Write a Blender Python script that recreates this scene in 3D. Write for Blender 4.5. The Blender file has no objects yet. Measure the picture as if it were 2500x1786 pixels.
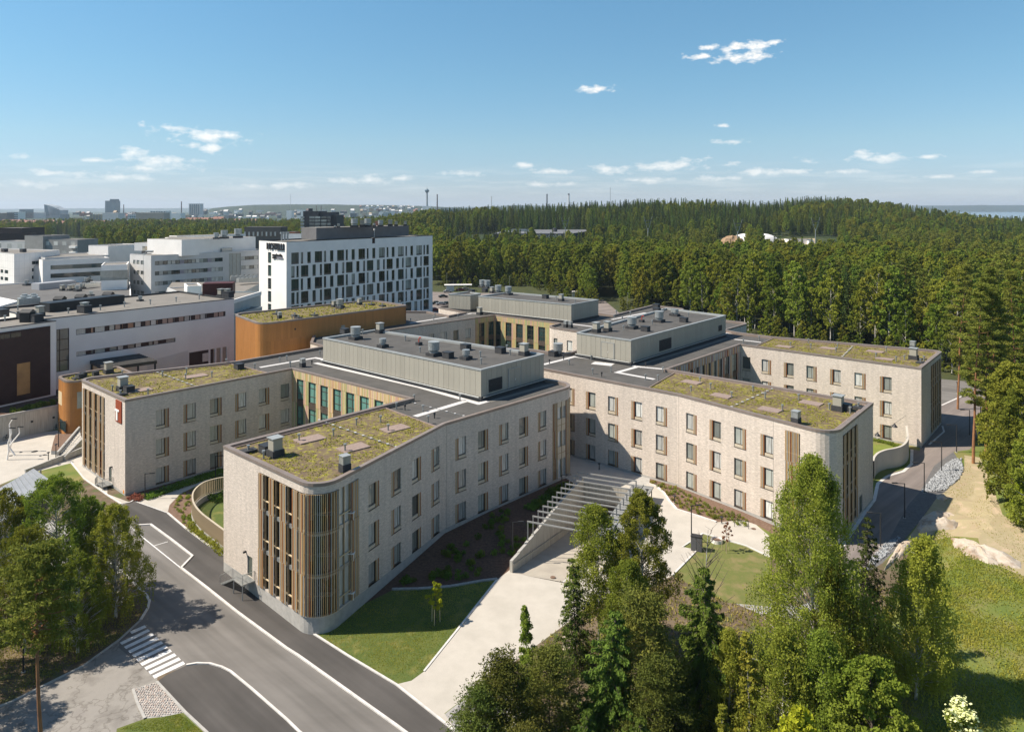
import bpy, bmesh, math, random
import numpy as np
from mathutils import Vector, Matrix, noise
from mathutils.geometry import delaunay_2d_cdt, tessellate_polygon
sc = bpy.context.scene
col = sc.collection
random.seed(7)
rng = np.random.default_rng(7)
PI = math.pi
# ------------------------------------------------------------ camera (level, looking along +Y, lens shifted down)
FX, CX, HY, CH = 1758.0, 1250.0, 510.0, 42.0
cam = bpy.data.cameras.new('camera'); cam_o = bpy.data.objects.new('camera', cam); col.objects.link(cam_o)
cam_o.location = (0, 0, CH); cam_o.rotation_euler = (PI/2, 0, 0)
cam.sensor_width = 36; cam.lens = 36*FX/2500; cam.shift_y = -(893-HY)/2500
cam.clip_start = 1; cam.clip_end = 60000
sc.camera = cam_o
# ------------------------------------------------------------ light
SUN_EL = math.radians(49.5)
sun = bpy.data.lights.new('sun', 'SUN'); sun.energy = 4.1; sun.angle = math.radians(0.55); sun.color = (1.0, 0.915, 0.79)
sun_o = bpy.data.objects.new('sun', sun); col.objects.link(sun_o)
sdir = Vector((math.cos(SUN_EL)*0.998, math.cos(SUN_EL)*0.06, -math.sin(SUN_EL)))
sun_o.rotation_euler = sdir.to_track_quat('-Z', 'Y').to_euler(); sun_o.location = (-60, 0, 120)
sc.view_settings.view_transform = 'Standard'; sc.view_settings.look = 'None'
sc.view_settings.gamma = 1; sc.view_settings.use_curve_mapping = False
sc.view_settings.exposure = 0.95
sc.render.engine = 'CYCLES'
sc.cycles.max_bounces = 5; sc.cycles.diffuse_bounces = 3; sc.cycles.glossy_bounces = 2; sc.cycles.transmission_bounces = 3
sc.cycles.transparent_max_bounces = 6; sc.cycles.volume_bounces = 0; sc.cycles.use_denoising = True
sc.cycles.caustics_reflective = False; sc.cycles.caustics_refractive = False
world = bpy.data.worlds.new('World'); sc.world = world; world.use_nodes = True
def build_world():
    nt = world.node_tree; N = nt.nodes; L = nt.links; N.clear()
    def nd(t, **k):
        n = N.new(t)
        for a, b in k.items(): setattr(n, a, b)
        return n
    def M(op, a, b=None, c=None, clamp=False):
        n = nd('ShaderNodeMath', operation=op, use_clamp=clamp)
        for i, v in enumerate((a, b, c)):
            if v is None: continue
            if isinstance(v, (int, float)): n.inputs[i].default_value = v
            else: L.new(v, n.inputs[i])
        return n.outputs[0]
    out = nd('ShaderNodeOutputWorld'); bg = nd('ShaderNodeBackground')
    sky = nd('ShaderNodeTexSky', sky_type='NISHITA'); sky.sun_disc = False
    sky.sun_elevation = SUN_EL; sky.sun_rotation = math.radians(270); sky.altitude = 120
    sky.air_density = 1.0; sky.dust_density = 0.0; sky.ozone_density = 1.0
    tc = nd('ShaderNodeTexCoord'); sep = nd('ShaderNodeSeparateXYZ'); L.new(tc.outputs['Generated'], sep.inputs[0])
    x, y, z = sep.outputs
    az = M('ARCTAN2', x, y); el = M('ARCSINE', z)
    comb = nd('ShaderNodeCombineXYZ'); L.new(az, comb.inputs[0]); L.new(M('MULTIPLY', el, 2.1), comb.inputs[1])
    def nz(scale, detail, rough, off=0.0):
        m = nd('ShaderNodeMapping'); m.inputs['Location'].default_value = (off, off*.7, 0); L.new(comb.outputs[0], m.inputs[0])
        n = nd('ShaderNodeTexNoise'); n.inputs['Scale'].default_value = scale; n.inputs['Detail'].default_value = detail
        n.inputs['Roughness'].default_value = rough; L.new(m.outputs[0], n.inputs['Vector']); return n.outputs['Fac']
    fb = nz(44, 9, 0.6); fb2 = nz(90, 4, 0.6, 3.1)
    clouds = [(500,330,92,15),(468,354,24,8),(515,364,32,10),(328,374,38,12),(345,304,18,7),(395,396,84,16),(340,412,40,8),(292,432,68,9),(52,382,24,7),
      (140,422,60,7),(236,391,30,5),(60,449,62,9),(1805,139,66,13),(1815,112,48,10),(1703,140,46,6),(1896,103,22,6),(1735,115,22,6),(1452,217,42,7),(1782,345,42,6),(1763,307,14,4),(2108,382,26,15),(2160,384,34,13),
      (2135,389,60,6),(1600,408,90,10),(1660,402,56,12),(1492,415,40,10),(1272,404,32,7),(1336,418,50,6),(1132,424,52,7),(900,441,70,9),(975,436,34,6),(1850,421,44,9),
      (1972,394,20,7),(1935,418,32,6),(1780,402,24,6),(2060,420,40,5),(1340,450,60,6),(1560,440,70,6),(1760,436,60,6),(700,452,70,6),(2290,432,50,4),(2400,420,40,4),(2270,382,24,5),(620,455,50,6)]
    best = None
    for (px, py, hw, hh) in clouds:
        r = math.hypot(FX, px-CX); a = math.atan((px-CX)/FX); e = math.atan((HY-py)/r)
        wa = hw/r*math.cos(a); we = hh/r
        dx = M('MULTIPLY', M('SUBTRACT', az, a), 0.78/wa); dy = M('MULTIPLY', M('SUBTRACT', el, e), 0.80/we)
        d = M('SQRT', M('ADD', M('MULTIPLY', dx, dx), M('MULTIPLY', dy, dy)))
        v = M('SUBTRACT', 1.0, d)
        best = v if best is None else M('MAXIMUM', best, v)
    dens = M('ADD', best, M('MULTIPLY', M('SUBTRACT', fb, 0.5), 4.2))
    dens = M('MULTIPLY', M('ADD', dens, 0.0), 0.85, clamp=True)
    # low streaky cloud bank just over the horizon, all round
    c2 = nd('ShaderNodeCombineXYZ'); L.new(M('MULTIPLY', az, 7.0), c2.inputs[0]); L.new(M('MULTIPLY', el, 75.0), c2.inputs[1])
    n2 = nd('ShaderNodeTexNoise'); n2.inputs['Scale'].default_value = 1.7; n2.inputs['Detail'].default_value = 6; n2.inputs['Roughness'].default_value = .55
    L.new(c2.outputs[0], n2.inputs['Vector'])
    band = M('SUBTRACT', 1.0, M('ABSOLUTE', M('DIVIDE', M('SUBTRACT', el, 0.034), 0.030)), clamp=True)
    b2 = M('MULTIPLY', M('MULTIPLY', M('SUBTRACT', n2.outputs['Fac'], 0.47), 3.0, clamp=True), band)
    b2 = M('MULTIPLY', b2, 0.38)
    fade = M('ADD', 0.5, M('MULTIPLY', 0.5, M('DIVIDE', el, 0.09), clamp=True))
    tot = M('MAXIMUM', M('MULTIPLY', M('MULTIPLY', dens, 0.86), fade), b2)
    # small self shading of the clouds from the noise
    shade = M('ADD', 0.80, M('MULTIPLY', fb2, 0.34))
    cc = nd('ShaderNodeCombineXYZ')
    for i, k in enumerate((8.0, 7.9, 7.6)): L.new(M('MULTIPLY', shade, k), cc.inputs[i])
    # paler, greyer air towards the horizon, the same all the way round
    cr = nd('ShaderNodeValToRGB'); L.new(M('MULTIPLY', el, 1/1.20, clamp=True), cr.inputs[0]); e = cr.color_ramp.elements
    e[0].position = 0.0; e[0].color = (.44,.52,.86,1); e[1].position = 1.0; e[1].color = (.98,1.0,.98,1)
    for q, c_ in ((.0175,(.47,.55,.80)),(.075,(.56,.69,.785)),(.145,(.57,.79,.845)),(.25,(.60,.90,.94))): k_ = e.new(q); k_.color = (*c_, 1)
    tn = nd('ShaderNodeMix', data_type='RGBA', blend_type='MULTIPLY'); tn.inputs[0].default_value = 1; L.new(sky.outputs[0], tn.inputs[6]); L.new(cr.outputs[0], tn.inputs[7])
    mx = nd('ShaderNodeMix', data_type='RGBA'); L.new(tot, mx.inputs[0]); L.new(tn.outputs[2], mx.inputs[6]); L.new(cc.outputs[0], mx.inputs[7])
    L.new(mx.outputs[2], bg.inputs[0]); bg.inputs[1].default_value = 0.076
    L.new(bg.outputs[0], out.inputs[0])
build_world()

# ------------------------------------------------------------ helpers
def P(px, py, z):
    Y = FX*(CH-z)/(py-HY); return Vector(((px-CX)*Y/FX, Y, z))
def sstep(a, b, x):
    t = min(1, max(0, (x-a)/(b-a))); return t*t*(3-2*t)
RID = [(-0.9,0),(-0.33,3),(-0.2,8),(-.11,19),(-0.03,23),(0.05,25),(0.11,28),(.18,31),(0.25,32),(0.34,28),(0.40,34),(0.44,35),(0.48,33),(0.54,26),(0.6,18),(0.65,11),(.71,8),(0.9,6)]
def ridge(a):
    for (a0, h0), (a1, h1) in zip(RID, RID[1:]):
        if a < a1: return h0+(h1-h0)*max(0, (a-a0)/(a1-a0))
    return RID[-1][1]
def zg(X, Y):
    s = max(-1.9, min(0.35, -0.95+0.05*(Y-73)))
    xe = 45+0.91*(Y-81)
    s += 1.7*sstep(0, 6, X-xe)*(1-sstep(100, 124, Y))*sstep(52, 66, Y)
    if Y > 230:
        a = X/Y
        s += ridge(a)*sstep(480, 950, Y)*(1-sstep(950, 1500, Y))
    return s
def G(px, py, off=0.0):
    z = 0.0
    for _ in range(30):
        p = P(px, py, z); z = z*.4+.6*(zg(p.x, p.y)+off)
    p = P(px, py, z); p.z = zg(p.x, p.y)+off
    return p
def onwall(A, B, px, py=None):
    """distance along A->B where the sight line of column px meets the wall, and the height of row py there"""
    k = (px-CX)/FX; dx, dy = B[0]-A[0], B[1]-A[1]; L = math.hypot(dx, dy); dx /= L; dy /= L
    t = (k*A[1]-A[0])/(dx-k*dy); Y = A[1]+dy*t
    return t if py is None else (t, CH-(py-HY)*Y/FX)

class MB:
    def __init__(s): s.v = []; s.f = []; s.m = []; s.uv = []
    def quad(s, p, m=0, uv=None):
        n = len(s.v); s.v += [tuple(q) for q in p]; s.f.append(tuple(range(n, n+len(p)))); s.m.append(m)
        s.uv += uv if uv else [(0, 0)]*len(p)
    def box(s, x0, x1, y0, y1, z0, z1, m=0, T=None, skip=''):
        c = [Vector((x, y, z)) for z in (z0, z1) for y in (y0, y1) for x in (x0, x1)]
        if T is not None: c = [T @ q for q in c]
        for k, fc in (('b', (0,2,3,1)), ('t', (4,5,7,6)), ('s', (0,1,5,4)), ('n', (2,6,7,3)), ('w', (0,4,6,2)), ('e', (1,3,7,5))):
            if k in skip: continue
            s.quad([c[i] for i in fc], m)
        return s
    def prism(s, poly, z0, z1, m=0, mt=None, bottom=False):
        n = len(poly); d = 0.0
        for i in range(n):
            a, b = poly[i], poly[(i+1) % n]; l = math.hypot(b[0]-a[0], b[1]-a[1])
            s.quad([(a[0],a[1],z0),(b[0],b[1],z0),(b[0],b[1],z1),(a[0],a[1],z1)], m, [(d,z0),(d+l,z0),(d+l,z1),(d,z1)]); d += l
        s.cap(poly, z1, m if mt is None else mt)
        if bottom: s.cap(poly, z0, m, flip=True)
        return s
    def cap(s, poly, z, m=0, holes=(), flip=False):
        loops = [[Vector((p[0], p[1], 0)) for p in poly]]+[[Vector((p[0], p[1], 0)) for p in h] for h in holes]
        flat = [p for l in loops for p in l]
        for t in tessellate_polygon(loops):
            q = [flat[i] for i in t]
            nz = (q[1]-q[0]).cross(q[2]-q[0]).z
            if (nz < 0) != flip: q = q[::-1]
            s.quad([(p.x, p.y, z) for p in q], m, [(p.x, p.y) for p in q])
        return s
    def tube(s, pts, rad, n=6, m=0, cap=True):
        pts = [Vector(p) for p in pts]
        if isinstance(rad, (int, float)): rad = [rad]*len(pts)
        rings = []
        for i, p in enumerate(pts):
            d = (pts[min(i+1, len(pts)-1)]-pts[max(i-1, 0)]).normalized()
            a = d.orthogonal().normalized() if abs(d.z) < .95 else Vector((1,0,0))
            a = (a-d*a.dot(d)).normalized(); b = d.cross(a)
            rings.append([p+(a*math.cos(2*PI*k/n)+b*math.sin(2*PI*k/n))*rad[i] for k in range(n)])
        for r0, r1 in zip(rings, rings[1:]):
            for k in range(n): s.quad([r0[k], r0[(k+1)%n], r1[(k+1)%n], r1[k]], m)
        if cap: s.quad(rings[-1], m); s.quad(rings[0][::-1], m)
        return s
    def bar(s, a, b, w, h, m=0):
        a, b = Vector(a), Vector(b); d = (b-a); L = d.length; d.normalize()
        up = Vector((0,0,1)) if abs(d.z) < .95 else Vector((0,1,0))
        sx = d.cross(up).normalized(); u = sx.cross(d).normalized()
        T = Matrix((( d.x, sx.x, u.x, a.x), (d.y, sx.y, u.y, a.y), (d.z, sx.z, u.z, a.z), (0,0,0,1)))
        return s.box(0, L, -w/2, w/2, -h/2, h/2, m, T)
    def mesh(s, name, mats, smooth=False):
        me = bpy.data.meshes.new(name); me.from_pydata(s.v, [], s.f)
        for m in (mats if isinstance(mats, (list, tuple)) else [mats]): me.materials.append(m)
        me.polygons.foreach_set('material_index', s.m)
        if smooth: me.polygons.foreach_set('use_smooth', [True]*len(s.f))
        uvl = me.uv_layers.new(name='UVMap'); uvl.data.foreach_set('uv', [c for q in s.uv for c in q])
        me.update(); return me
    def build(s, name, mats, parent=None, smooth=False, kind=None):
        return link(name, s.mesh(name, mats, smooth), parent, kind)
def link(name, me, parent=None, kind=None, T=None):
    o = bpy.data.objects.new(name, me); col.objects.link(o)
    if parent: o.parent = parent
    if T is not None: o.matrix_local = T
    if kind: o['kind'] = kind
    return o
def tag(o, label, cat, group=None, kind=None):
    o['label'] = label; o['category'] = cat
    if group: o['group'] = group
    if kind: o['kind'] = kind
    return o
def thing(name, label, cat, loc=(0,0,0), rz=0.0, group=None):
    o = bpy.data.objects.new(name, None); col.objects.link(o); o.location = loc; o.rotation_euler = (0,0,rz)
    return tag(o, label, cat, group)
def struct(o): o['kind'] = 'structure'; return o
def kids(o): return [c for c in KIDS.get(o.name, [])] if False else list(o.children)
def copytree(o, parent=None, loc=None, rz=None, sc_=None, label=None):
    c = o.copy(); col.objects.link(c); c.parent = parent
    if loc is not None: c.location = loc
    if rz is not None: c.rotation_euler = (0,0,rz)
    if sc_ is not None: c.scale = sc_ if hasattr(sc_, '__len__') else (sc_,)*3
    if label: c['label'] = label
    for ch in o.children: copytree(ch, c)
    return c
def frameT(A, B, t, z=0.0, y=0.0):
    """local x along the wall A->B, local -y outward (right of the walking direction)"""
    d = Vector((B[0]-A[0], B[1]-A[1], 0)).normalized(); n = Vector((d.y, -d.x, 0))
    p = Vector((A[0], A[1], 0))+d*t-n*y; p.z = z
    return Matrix(((d.x, -n.x, 0, p.x), (d.y, -n.y, 0, p.y), (0, 0, 1, p.z), (0,0,0,1)))
def fillet(pts):
    """pts: (x,y) or (x,y,tangent length); returns smooth closed outline and the index range of each corner"""
    out = []; n = len(pts); span = []
    for i, p in enumerate(pts):
        if len(p) == 2: span.append((len(out), len(out))); out.append((p[0], p[1])); continue
        a = Vector(pts[i-1][:2]); c = Vector(p[:2]); b = Vector(pts[(i+1) % n][:2]); t = p[2]
        s0 = c+(a-c).normalized()*t; s1 = c+(b-c).normalized()*t; st = len(out); K = 8
        th = (a-c).angle(b-c); R = t*math.tan(th/2)
        cen = c+((s0+s1)/2-c).normalized()*(R/math.sin(th/2))
        v0 = s0-cen; v1 = s1-cen; a0 = math.atan2(v0.y, v0.x); a1 = math.atan2(v1.y, v1.x)
        da = (a1-a0+PI) % (2*PI)-PI
        for k in range(K+1):
            w = a0+da*k/K; out.append((cen.x+R*math.cos(w), cen.y+R*math.sin(w)))
        span.append((st, len(out)-1))
    return out, span
def offset(poly, d):
    """move a closed outline to the left of its walking direction by d"""
    n = len(poly); out = []
    for i in range(n):
        a, b, c = Vector(poly[i-1]), Vector(poly[i]), Vector(poly[(i+1) % n])
        u = (b-a).normalized(); v = (c-b).normalized(); n1 = Vector((-u.y, u.x)); n2 = Vector((-v.y, v.x))
        m = n1+n2; k = d/max(.35, m.dot(n1)/m.length)/m.length
        out.append((b.x+m.x*k, b.y+m.y*k))
    return out
def sweep(mb, poly, prof, m=0):
    loops = [(offset(poly, d), z) for d, z in prof]; n = len(poly); d0 = 0
    for (l0, z0), (l1, z1) in zip(loops, loops[1:]):
        for i in range(n):
            j = (i+1) % n
            mb.quad([(*l0[i], z0), (*l0[j], z0), (*l1[j], z1), (*l1[i], z1)], m)
def facade(mb, A, B, z0, z1, ops=(), m=0, depth=.3, mrev=None, u0=0.0):
    L = math.hypot(B[0]-A[0], B[1]-A[1]); T = frameT(A, B, 0)
    us = sorted({0.0, L, *[o[0] for o in ops], *[o[1] for o in ops]}); us = [u for u in us if 0 <= u <= L]
    zs = sorted({z0, z1, *[o[2] for o in ops], *[o[3] for o in ops]}); zs = [z for z in zs if z0 <= z <= z1]
    def inside(u, z): return any(o[0] < u < o[1] and o[2] < z < o[3] for o in ops)
    for ua, ub in zip(us, us[1:]):
        run = None
        cells = [(za, zb) for za, zb in zip(zs, zs[1:]) if not inside((ua+ub)/2, (za+zb)/2)]
        merged = []
        for c in cells:
            if merged and abs(merged[-1][1]-c[0]) < 1e-6: merged[-1][1] = c[1]
            else: merged.append(list(c))
        for za, zb in merged:
            mb.quad([T@Vector((ua,0,za)), T@Vector((ub,0,za)), T@Vector((ub,0,zb)), T@Vector((ua,0,zb))], m,
                    [(u0+ua,za),(u0+ub,za),(u0+ub,zb),(u0+ua,zb)])
    mr = m if mrev is None else mrev
    for o in ops:
        a, b, c, d = o[:4]; D = depth
        q = lambda *pp: mb.quad([T@Vector(p) for p in pp], mr, [(p[0]+p[1], p[2]) for p in pp])
        q((a,0,c),(a,0,d),(a,D,d),(a,D,c)); q((b,0,c),(b,D,c),(b,D,d),(b,0,d))
        q((a,0,d),(b,0,d),(b,D,d),(a,D,d)); q((a,0,c),(a,D,c),(b,D,c),(b,0,c))
# ------------------------------------------------------------ materials
def lin(r, g, b):
    f = lambda c: (c/255/12.92) if c/255 <= .04045 else ((c/255+.055)/1.055)**2.4
    return (f(r), f(g), f(b))
MATS = {}
def mat(name, c1, c2=None, scale=1.0, rough=.75, metal=0.0, spec=.3, detail=4.0, bump=0.0, bscale=None, stretch=None, coord='Object', c3=None, rnd=0.0, lo=.35, hi=.65, emis=None):
    if name in MATS: return MATS[name]
    m = bpy.data.materials.new(name); MATS[name] = m; m.use_nodes = True; nt = m.node_tree; N = nt.nodes; L = nt.links
    bs = N['Principled BSDF']; bs.inputs['Roughness'].default_value = rough; bs.inputs['Metallic'].default_value = metal
    bs.inputs['Specular IOR Level'].default_value = spec
    c2 = c2 or tuple(x*.82 for x in c1)
    tc = N.new('ShaderNodeTexCoord'); mp = N.new('ShaderNodeMapping'); L.new(tc.outputs[coord], mp.inputs[0])
    if stretch: mp.inputs['Scale'].default_value = stretch
    nz = N.new('ShaderNodeTexNoise'); nz.inputs['Scale'].default_value = scale; nz.inputs['Detail'].default_value = detail; nz.inputs['Roughness'].default_value = .6
    L.new(mp.outputs[0], nz.inputs['Vector'])
    cr = N.new('ShaderNodeValToRGB'); cr.color_ramp.elements[0].position = lo; cr.color_ramp.elements[1].position = hi
    cr.color_ramp.elements[0].color = (*c1, 1); cr.color_ramp.elements[1].color = (*c2, 1)
    if c3: e = cr.color_ramp.elements.new((lo+hi)/2); e.color = (*c3, 1)
    L.new(nz.outputs['Fac'], cr.inputs[0]); colr = cr.outputs[0]
    if rnd:
        oi = N.new('ShaderNodeObjectInfo'); mr = N.new('ShaderNodeMapRange'); mr.inputs[3].default_value = 1-rnd; mr.inputs[4].default_value = 1+rnd
        L.new(oi.outputs['Random'], mr.inputs[0]); hs = N.new('ShaderNodeHueSaturation'); L.new(mr.outputs[0], hs.inputs['Value']); L.new(colr, hs.inputs['Color']); colr = hs.outputs[0]
    L.new(colr, bs.inputs['Base Color'])
    if bump:
        n2 = N.new('ShaderNodeTexNoise'); n2.inputs['Scale'].default_value = bscale or scale*6; n2.inputs['Detail'].default_value = 3
        L.new(mp.outputs[0], n2.inputs['Vector']); bp = N.new('ShaderNodeBump'); bp.inputs['Strength'].default_value = bump; bp.inputs['Distance'].default_value = .05
        L.new(n2.outputs['Fac'], bp.inputs['Height']); L.new(bp.outputs[0], bs.inputs['Normal'])
    return m
def brick_mat(name, a, b, mortar, bw=.30, bh=.085, dark=None):
    m = bpy.data.materials.new(name); MATS[name] = m; m.use_nodes = True; nt = m.node_tree; N = nt.nodes; L = nt.links
    bs = N['Principled BSDF']; bs.inputs['Roughness'].default_value = .85; bs.inputs['Specular IOR Level'].default_value = .2
    uv = N.new('ShaderNodeUVMap'); uv.uv_map = 'UVMap'
    br = N.new('ShaderNodeTexBrick'); br.inputs['Color1'].default_value = (*a, 1); br.inputs['Color2'].default_value = (*b, 1); br.inputs['Mortar'].default_value = (*mortar, 1)
    br.inputs['Scale'].default_value = 1; br.inputs['Brick Width'].default_value = bw; br.inputs['Row Height'].default_value = bh; br.inputs['Mortar Size'].default_value = .007
    br.inputs['Bias'].default_value = -.1; L.new(uv.outputs[0], br.inputs['Vector'])
    mp = N.new('ShaderNodeMapping'); mp.inputs['Scale'].default_value = (1.4, 5.0, 1); L.new(uv.outputs[0], mp.inputs[0])
    nz = N.new('ShaderNodeTexNoise'); nz.inputs['Scale'].default_value = 1.5; nz.inputs['Detail'].default_value = 8; nz.inputs['Roughness'].default_value = .75
    L.new(mp.outputs[0], nz.inputs['Vector'])
    mr = N.new('ShaderNodeMapRange'); mr.inputs[1].default_value = .3; mr.inputs[2].default_value = .7; mr.inputs[3].default_value = .70; mr.inputs[4].default_value = 1.22
    L.new(nz.outputs['Fac'], mr.inputs[0])
    n3 = N.new('ShaderNodeTexNoise'); n3.inputs['Scale'].default_value = .12; n3.inputs['Detail'].default_value = 3; L.new(uv.outputs[0], n3.inputs['Vector'])
    m3 = N.new('ShaderNodeMapRange'); m3.inputs[3].default_value = .9; m3.inputs[4].default_value = 1.1; L.new(n3.outputs['Fac'], m3.inputs[0])
    m5 = N.new('ShaderNodeMapping'); m5.inputs['Scale'].default_value = (1.6, .10, 1); L.new(uv.outputs[0], m5.inputs[0]); n5 = N.new('ShaderNodeTexNoise'); n5.inputs['Scale'].default_value = .9; n5.inputs['Detail'].default_value = 4; L.new(m5.outputs[0], n5.inputs['Vector'])
    r5 = N.new('ShaderNodeMapRange'); r5.inputs[1].default_value = .35; r5.inputs[2].default_value = .65; r5.inputs[3].default_value = .93; r5.inputs[4].default_value = 1.05; L.new(n5.outputs['Fac'], r5.inputs[0])
    q5 = N.new('ShaderNodeMath'); q5.operation = 'MULTIPLY'; L.new(m3.outputs[0], q5.inputs[0]); L.new(r5.outputs[0], q5.inputs[1])
    mu = N.new('ShaderNodeMath'); mu.operation = 'MULTIPLY'; L.new(mr.outputs[0], mu.inputs[0]); L.new(q5.outputs[0], mu.inputs[1])
    hs = N.new('ShaderNodeHueSaturation'); L.new(br.outputs['Color'], hs.inputs['Color']); L.new(mu.outputs[0], hs.inputs['Value'])
    L.new(hs.outputs[0], bs.inputs['Base Color'])
    bp = N.new('ShaderNodeBump'); bp.inputs['Strength'].default_value = .8; bp.inputs['Distance'].default_value = .02
    ad = N.new('ShaderNodeMath'); ad.operation = 'SUBTRACT'; L.new(nz.outputs['Fac'], ad.inputs[0]); L.new(br.outputs['Fac'], ad.inputs[1])
    L.new(ad.outputs[0], bp.inputs['Height']); L.new(bp.outputs[0], bs.inputs['Normal'])
    return m
M_brick = brick_mat('pale_brick', (.70,.605,.52), (.57,.49,.415), (.47,.425,.375))
M_conc = mat('concrete', (.42,.40,.37), (.34,.325,.30), 1.5, .85, bump=.1)
M_concw = mat('board_marked_concrete', (.50,.47,.41), (.36,.33,.28), 1.0, .85, stretch=(5,5,.35), bump=.3)
M_plaza = mat('pale_concrete_paving', (.47,.43,.375), (.41,.375,.325), .45, .85, detail=8, bump=.05)
M_deck = mat('roof_felt', (.072,.068,.063), (.098,.092,.085), .35, .9, detail=10, bump=.2, bscale=8)
M_deckg = mat('grey_brown_roof_felt', (.215,.195,.170), (.175,.16,.14), .3, .9, detail=8)
M_gravel_w = mat('white_roof_gravel', (.62,.60,.58), (.45,.43,.42), 5, .9, detail=6, bump=.3)
M_cop = mat('brown_coping_metal', (.235,.185,.155), (.275,.225,.195), .6, .5, .3, bump=0)
M_copg = mat('light_grey_coping', (.33,.34,.33), (.40,.41,.40), .6, .45, .3)
M_panel = mat('grey_green_metal_panel', (.37,.345,.285), (.345,.32,.265), .3, .5, .15, rnd=.05)
M_black = mat('dark_upstand', (.035,.035,.037), (.05,.05,.052), 2, .8)
M_galv = mat('galvanised_steel', (.30,.31,.30), (.40,.41,.40), 3, .42, .55)
M_steel = mat('painted_grey_steel', (.30,.30,.29), (.33,.33,.32), 3, .5, .3)
M_dark = mat('dark_grey_metal', (.03,.03,.032), (.04,.04,.042), 2, .5, .2)
M_white = mat('white_render', (.86,.82,.775), (.79,.755,.715), .25, .7, detail=6)
M_white2 = mat('warm_white_render', (.80,.76,.715), (.74,.70,.66), .2, .8, detail=6)
M_whitegrey = mat('grey_white_cladding', (.58,.565,.55), (.51,.50,.485), .2, .7, detail=6)
M_brown = mat('dark_brown_cladding', (.034,.016,.014), (.044,.022,.019), .6, .6)
M_blackb = mat('black_sheet_metal', (.012,.012,.013), (.02,.02,.021), .6, .5)
M_redb = mat('rust_red_louvre', (.09,.018,.012), (.05,.012,.01), .6, .6, stretch=(1,1,8))
M_wood1 = mat('larch_batten', (.56,.34,.15), (.48,.29,.125), 2, .6, stretch=(3,3,.4), rnd=.0)
M_wood2 = mat('pale_batten', (.62,.49,.31), (.55,.43,.27), 2, .6, stretch=(3,3,.4))
M_wood3 = mat('grey_batten', (.38,.36,.33), (.44,.42,.385), 2, .6, stretch=(3,3,.4))
M_wood4 = mat('rust_batten', (.30,.10,.045), (.25,.085,.04), 2, .6)
M_ora1 = mat('orange_batten_cladding', (.50,.225,.07), (.42,.185,.055), .8, .6, stretch=(2,2,.3), rnd=.10)
M_beige = mat('beige_spandrel', (.52,.45,.345), (.47,.405,.31), 1, .5)
M_sp = mat('taupe_spandrel', (.24,.205,.18), (.20,.17,.15), 1, .5)
M_frame = mat('bronze_window_frame', (.10,.08,.065), (.13,.105,.085), 2, .45, .3)
M_frameg = mat('golden_mullion', (.33,.25,.15), (.28,.21,.13), 2, .45, .2)
M_green = mat('green_panel', (.38,.38,.19), (.33,.34,.16), 1, .5)
M_pink = mat('pink_panel', (.52,.33,.25), (.46,.29,.22), 1, .5)
M_yel = mat('ochre_panel', (.52,.39,.18), (.46,.34,.16), 1, .5)
M_gry = mat('violet_grey_panel', (.30,.27,.30), (.26,.23,.26), 1, .5)
def glass_mat(name, c, rnd=.5, rough=.06, refl=1.0, c2=None):
    m = mat(name, c, c2 or tuple(x*.7 for x in c), .5, rough, 0, .5*refl, rnd=rnd, stretch=(1,1,.5)); return m
M_pane = glass_mat('window_glass', (.27,.285,.26), .6, .05, 1.2)
M_paneg = glass_mat('green_blind_glass', (.12,.26,.22), .3, .08)
M_paned = glass_mat('dark_glass', (.025,.045,.042), .7, .04, 1.3)
M_curt = mat('curtained_glass', (.56,.555,.52), (.36,.365,.345), 2.5, .15, 0, .6, stretch=(4,4,.3), rnd=.35)
def clear_glass():
    m = bpy.data.materials.new('clear_glass'); m.use_nodes = True; nt = m.node_tree; N = nt.nodes; L = nt.links; N.clear()
    o = N.new('ShaderNodeOutputMaterial'); mx = N.new('ShaderNodeMixShader'); t = N.new('ShaderNodeBsdfTransparent'); g = N.new('ShaderNodeBsdfGlossy')
    t.inputs[0].default_value = (.62,.66,.62,1); g.inputs['Roughness'].default_value = .03; lw = N.new('ShaderNodeFresnel'); lw.inputs[0].default_value = 1.6
    L.new(lw.outputs[0], mx.inputs[0]); L.new(t.outputs[0], mx.inputs[1]); L.new(g.outputs[0], mx.inputs[2]); L.new(mx.outputs[0], o.inputs[0]); return m
M_glass = clear_glass()
M_inter = mat('interior_floor', (.40,.34,.26), (.34,.29,.22), .5, .7)
M_interw = mat('interior_wall', (.40,.35,.29), (.34,.30,.25), .4, .8)
# grounds
M_asph = mat('worn_asphalt', (.140,.128,.116), (.190,.175,.160), .09, .9, detail=9, bump=.1, bscale=12, stretch=(.5,1.4,1))
M_asphd = mat('dark_asphalt', (.066,.060,.055), (.088,.080,.074), .12, .9, detail=9, bump=.1, bscale=12)
M_asphb = mat('brownish_asphalt', (.22,.185,.165), (.185,.155,.14), .15, .9, detail=8)
M_oldc = mat('cracked_old_concrete', (.235,.215,.195), (.185,.168,.15), .35, .9, detail=10, c3=(.26,.24,.215))
M_paint = mat('road_paint', (.70,.68,.66), (.48,.47,.45), 2.5, .7, detail=6, lo=.45, hi=.75)
M_kerb = mat('pale_kerb_stone', (.66,.62,.58), (.52,.49,.46), 1.2, .8)
M_lawn = mat('mown_lawn', (.11,.125,.028), (.16,.155,.042), .5, .9, detail=8, c3=(.075,.105,.022), bump=.6, bscale=8)
M_meadow = mat('meadow_grass', (.10,.14,.026), (.20,.175,.06), .2, .9, detail=10, c3=(.14,.16,.035), bump=.8, bscale=5)
M_mulch = mat('bark_mulch', (.075,.043,.030), (.13,.075,.05), 3, .95, detail=8, bump=.8, bscale=10)
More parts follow.
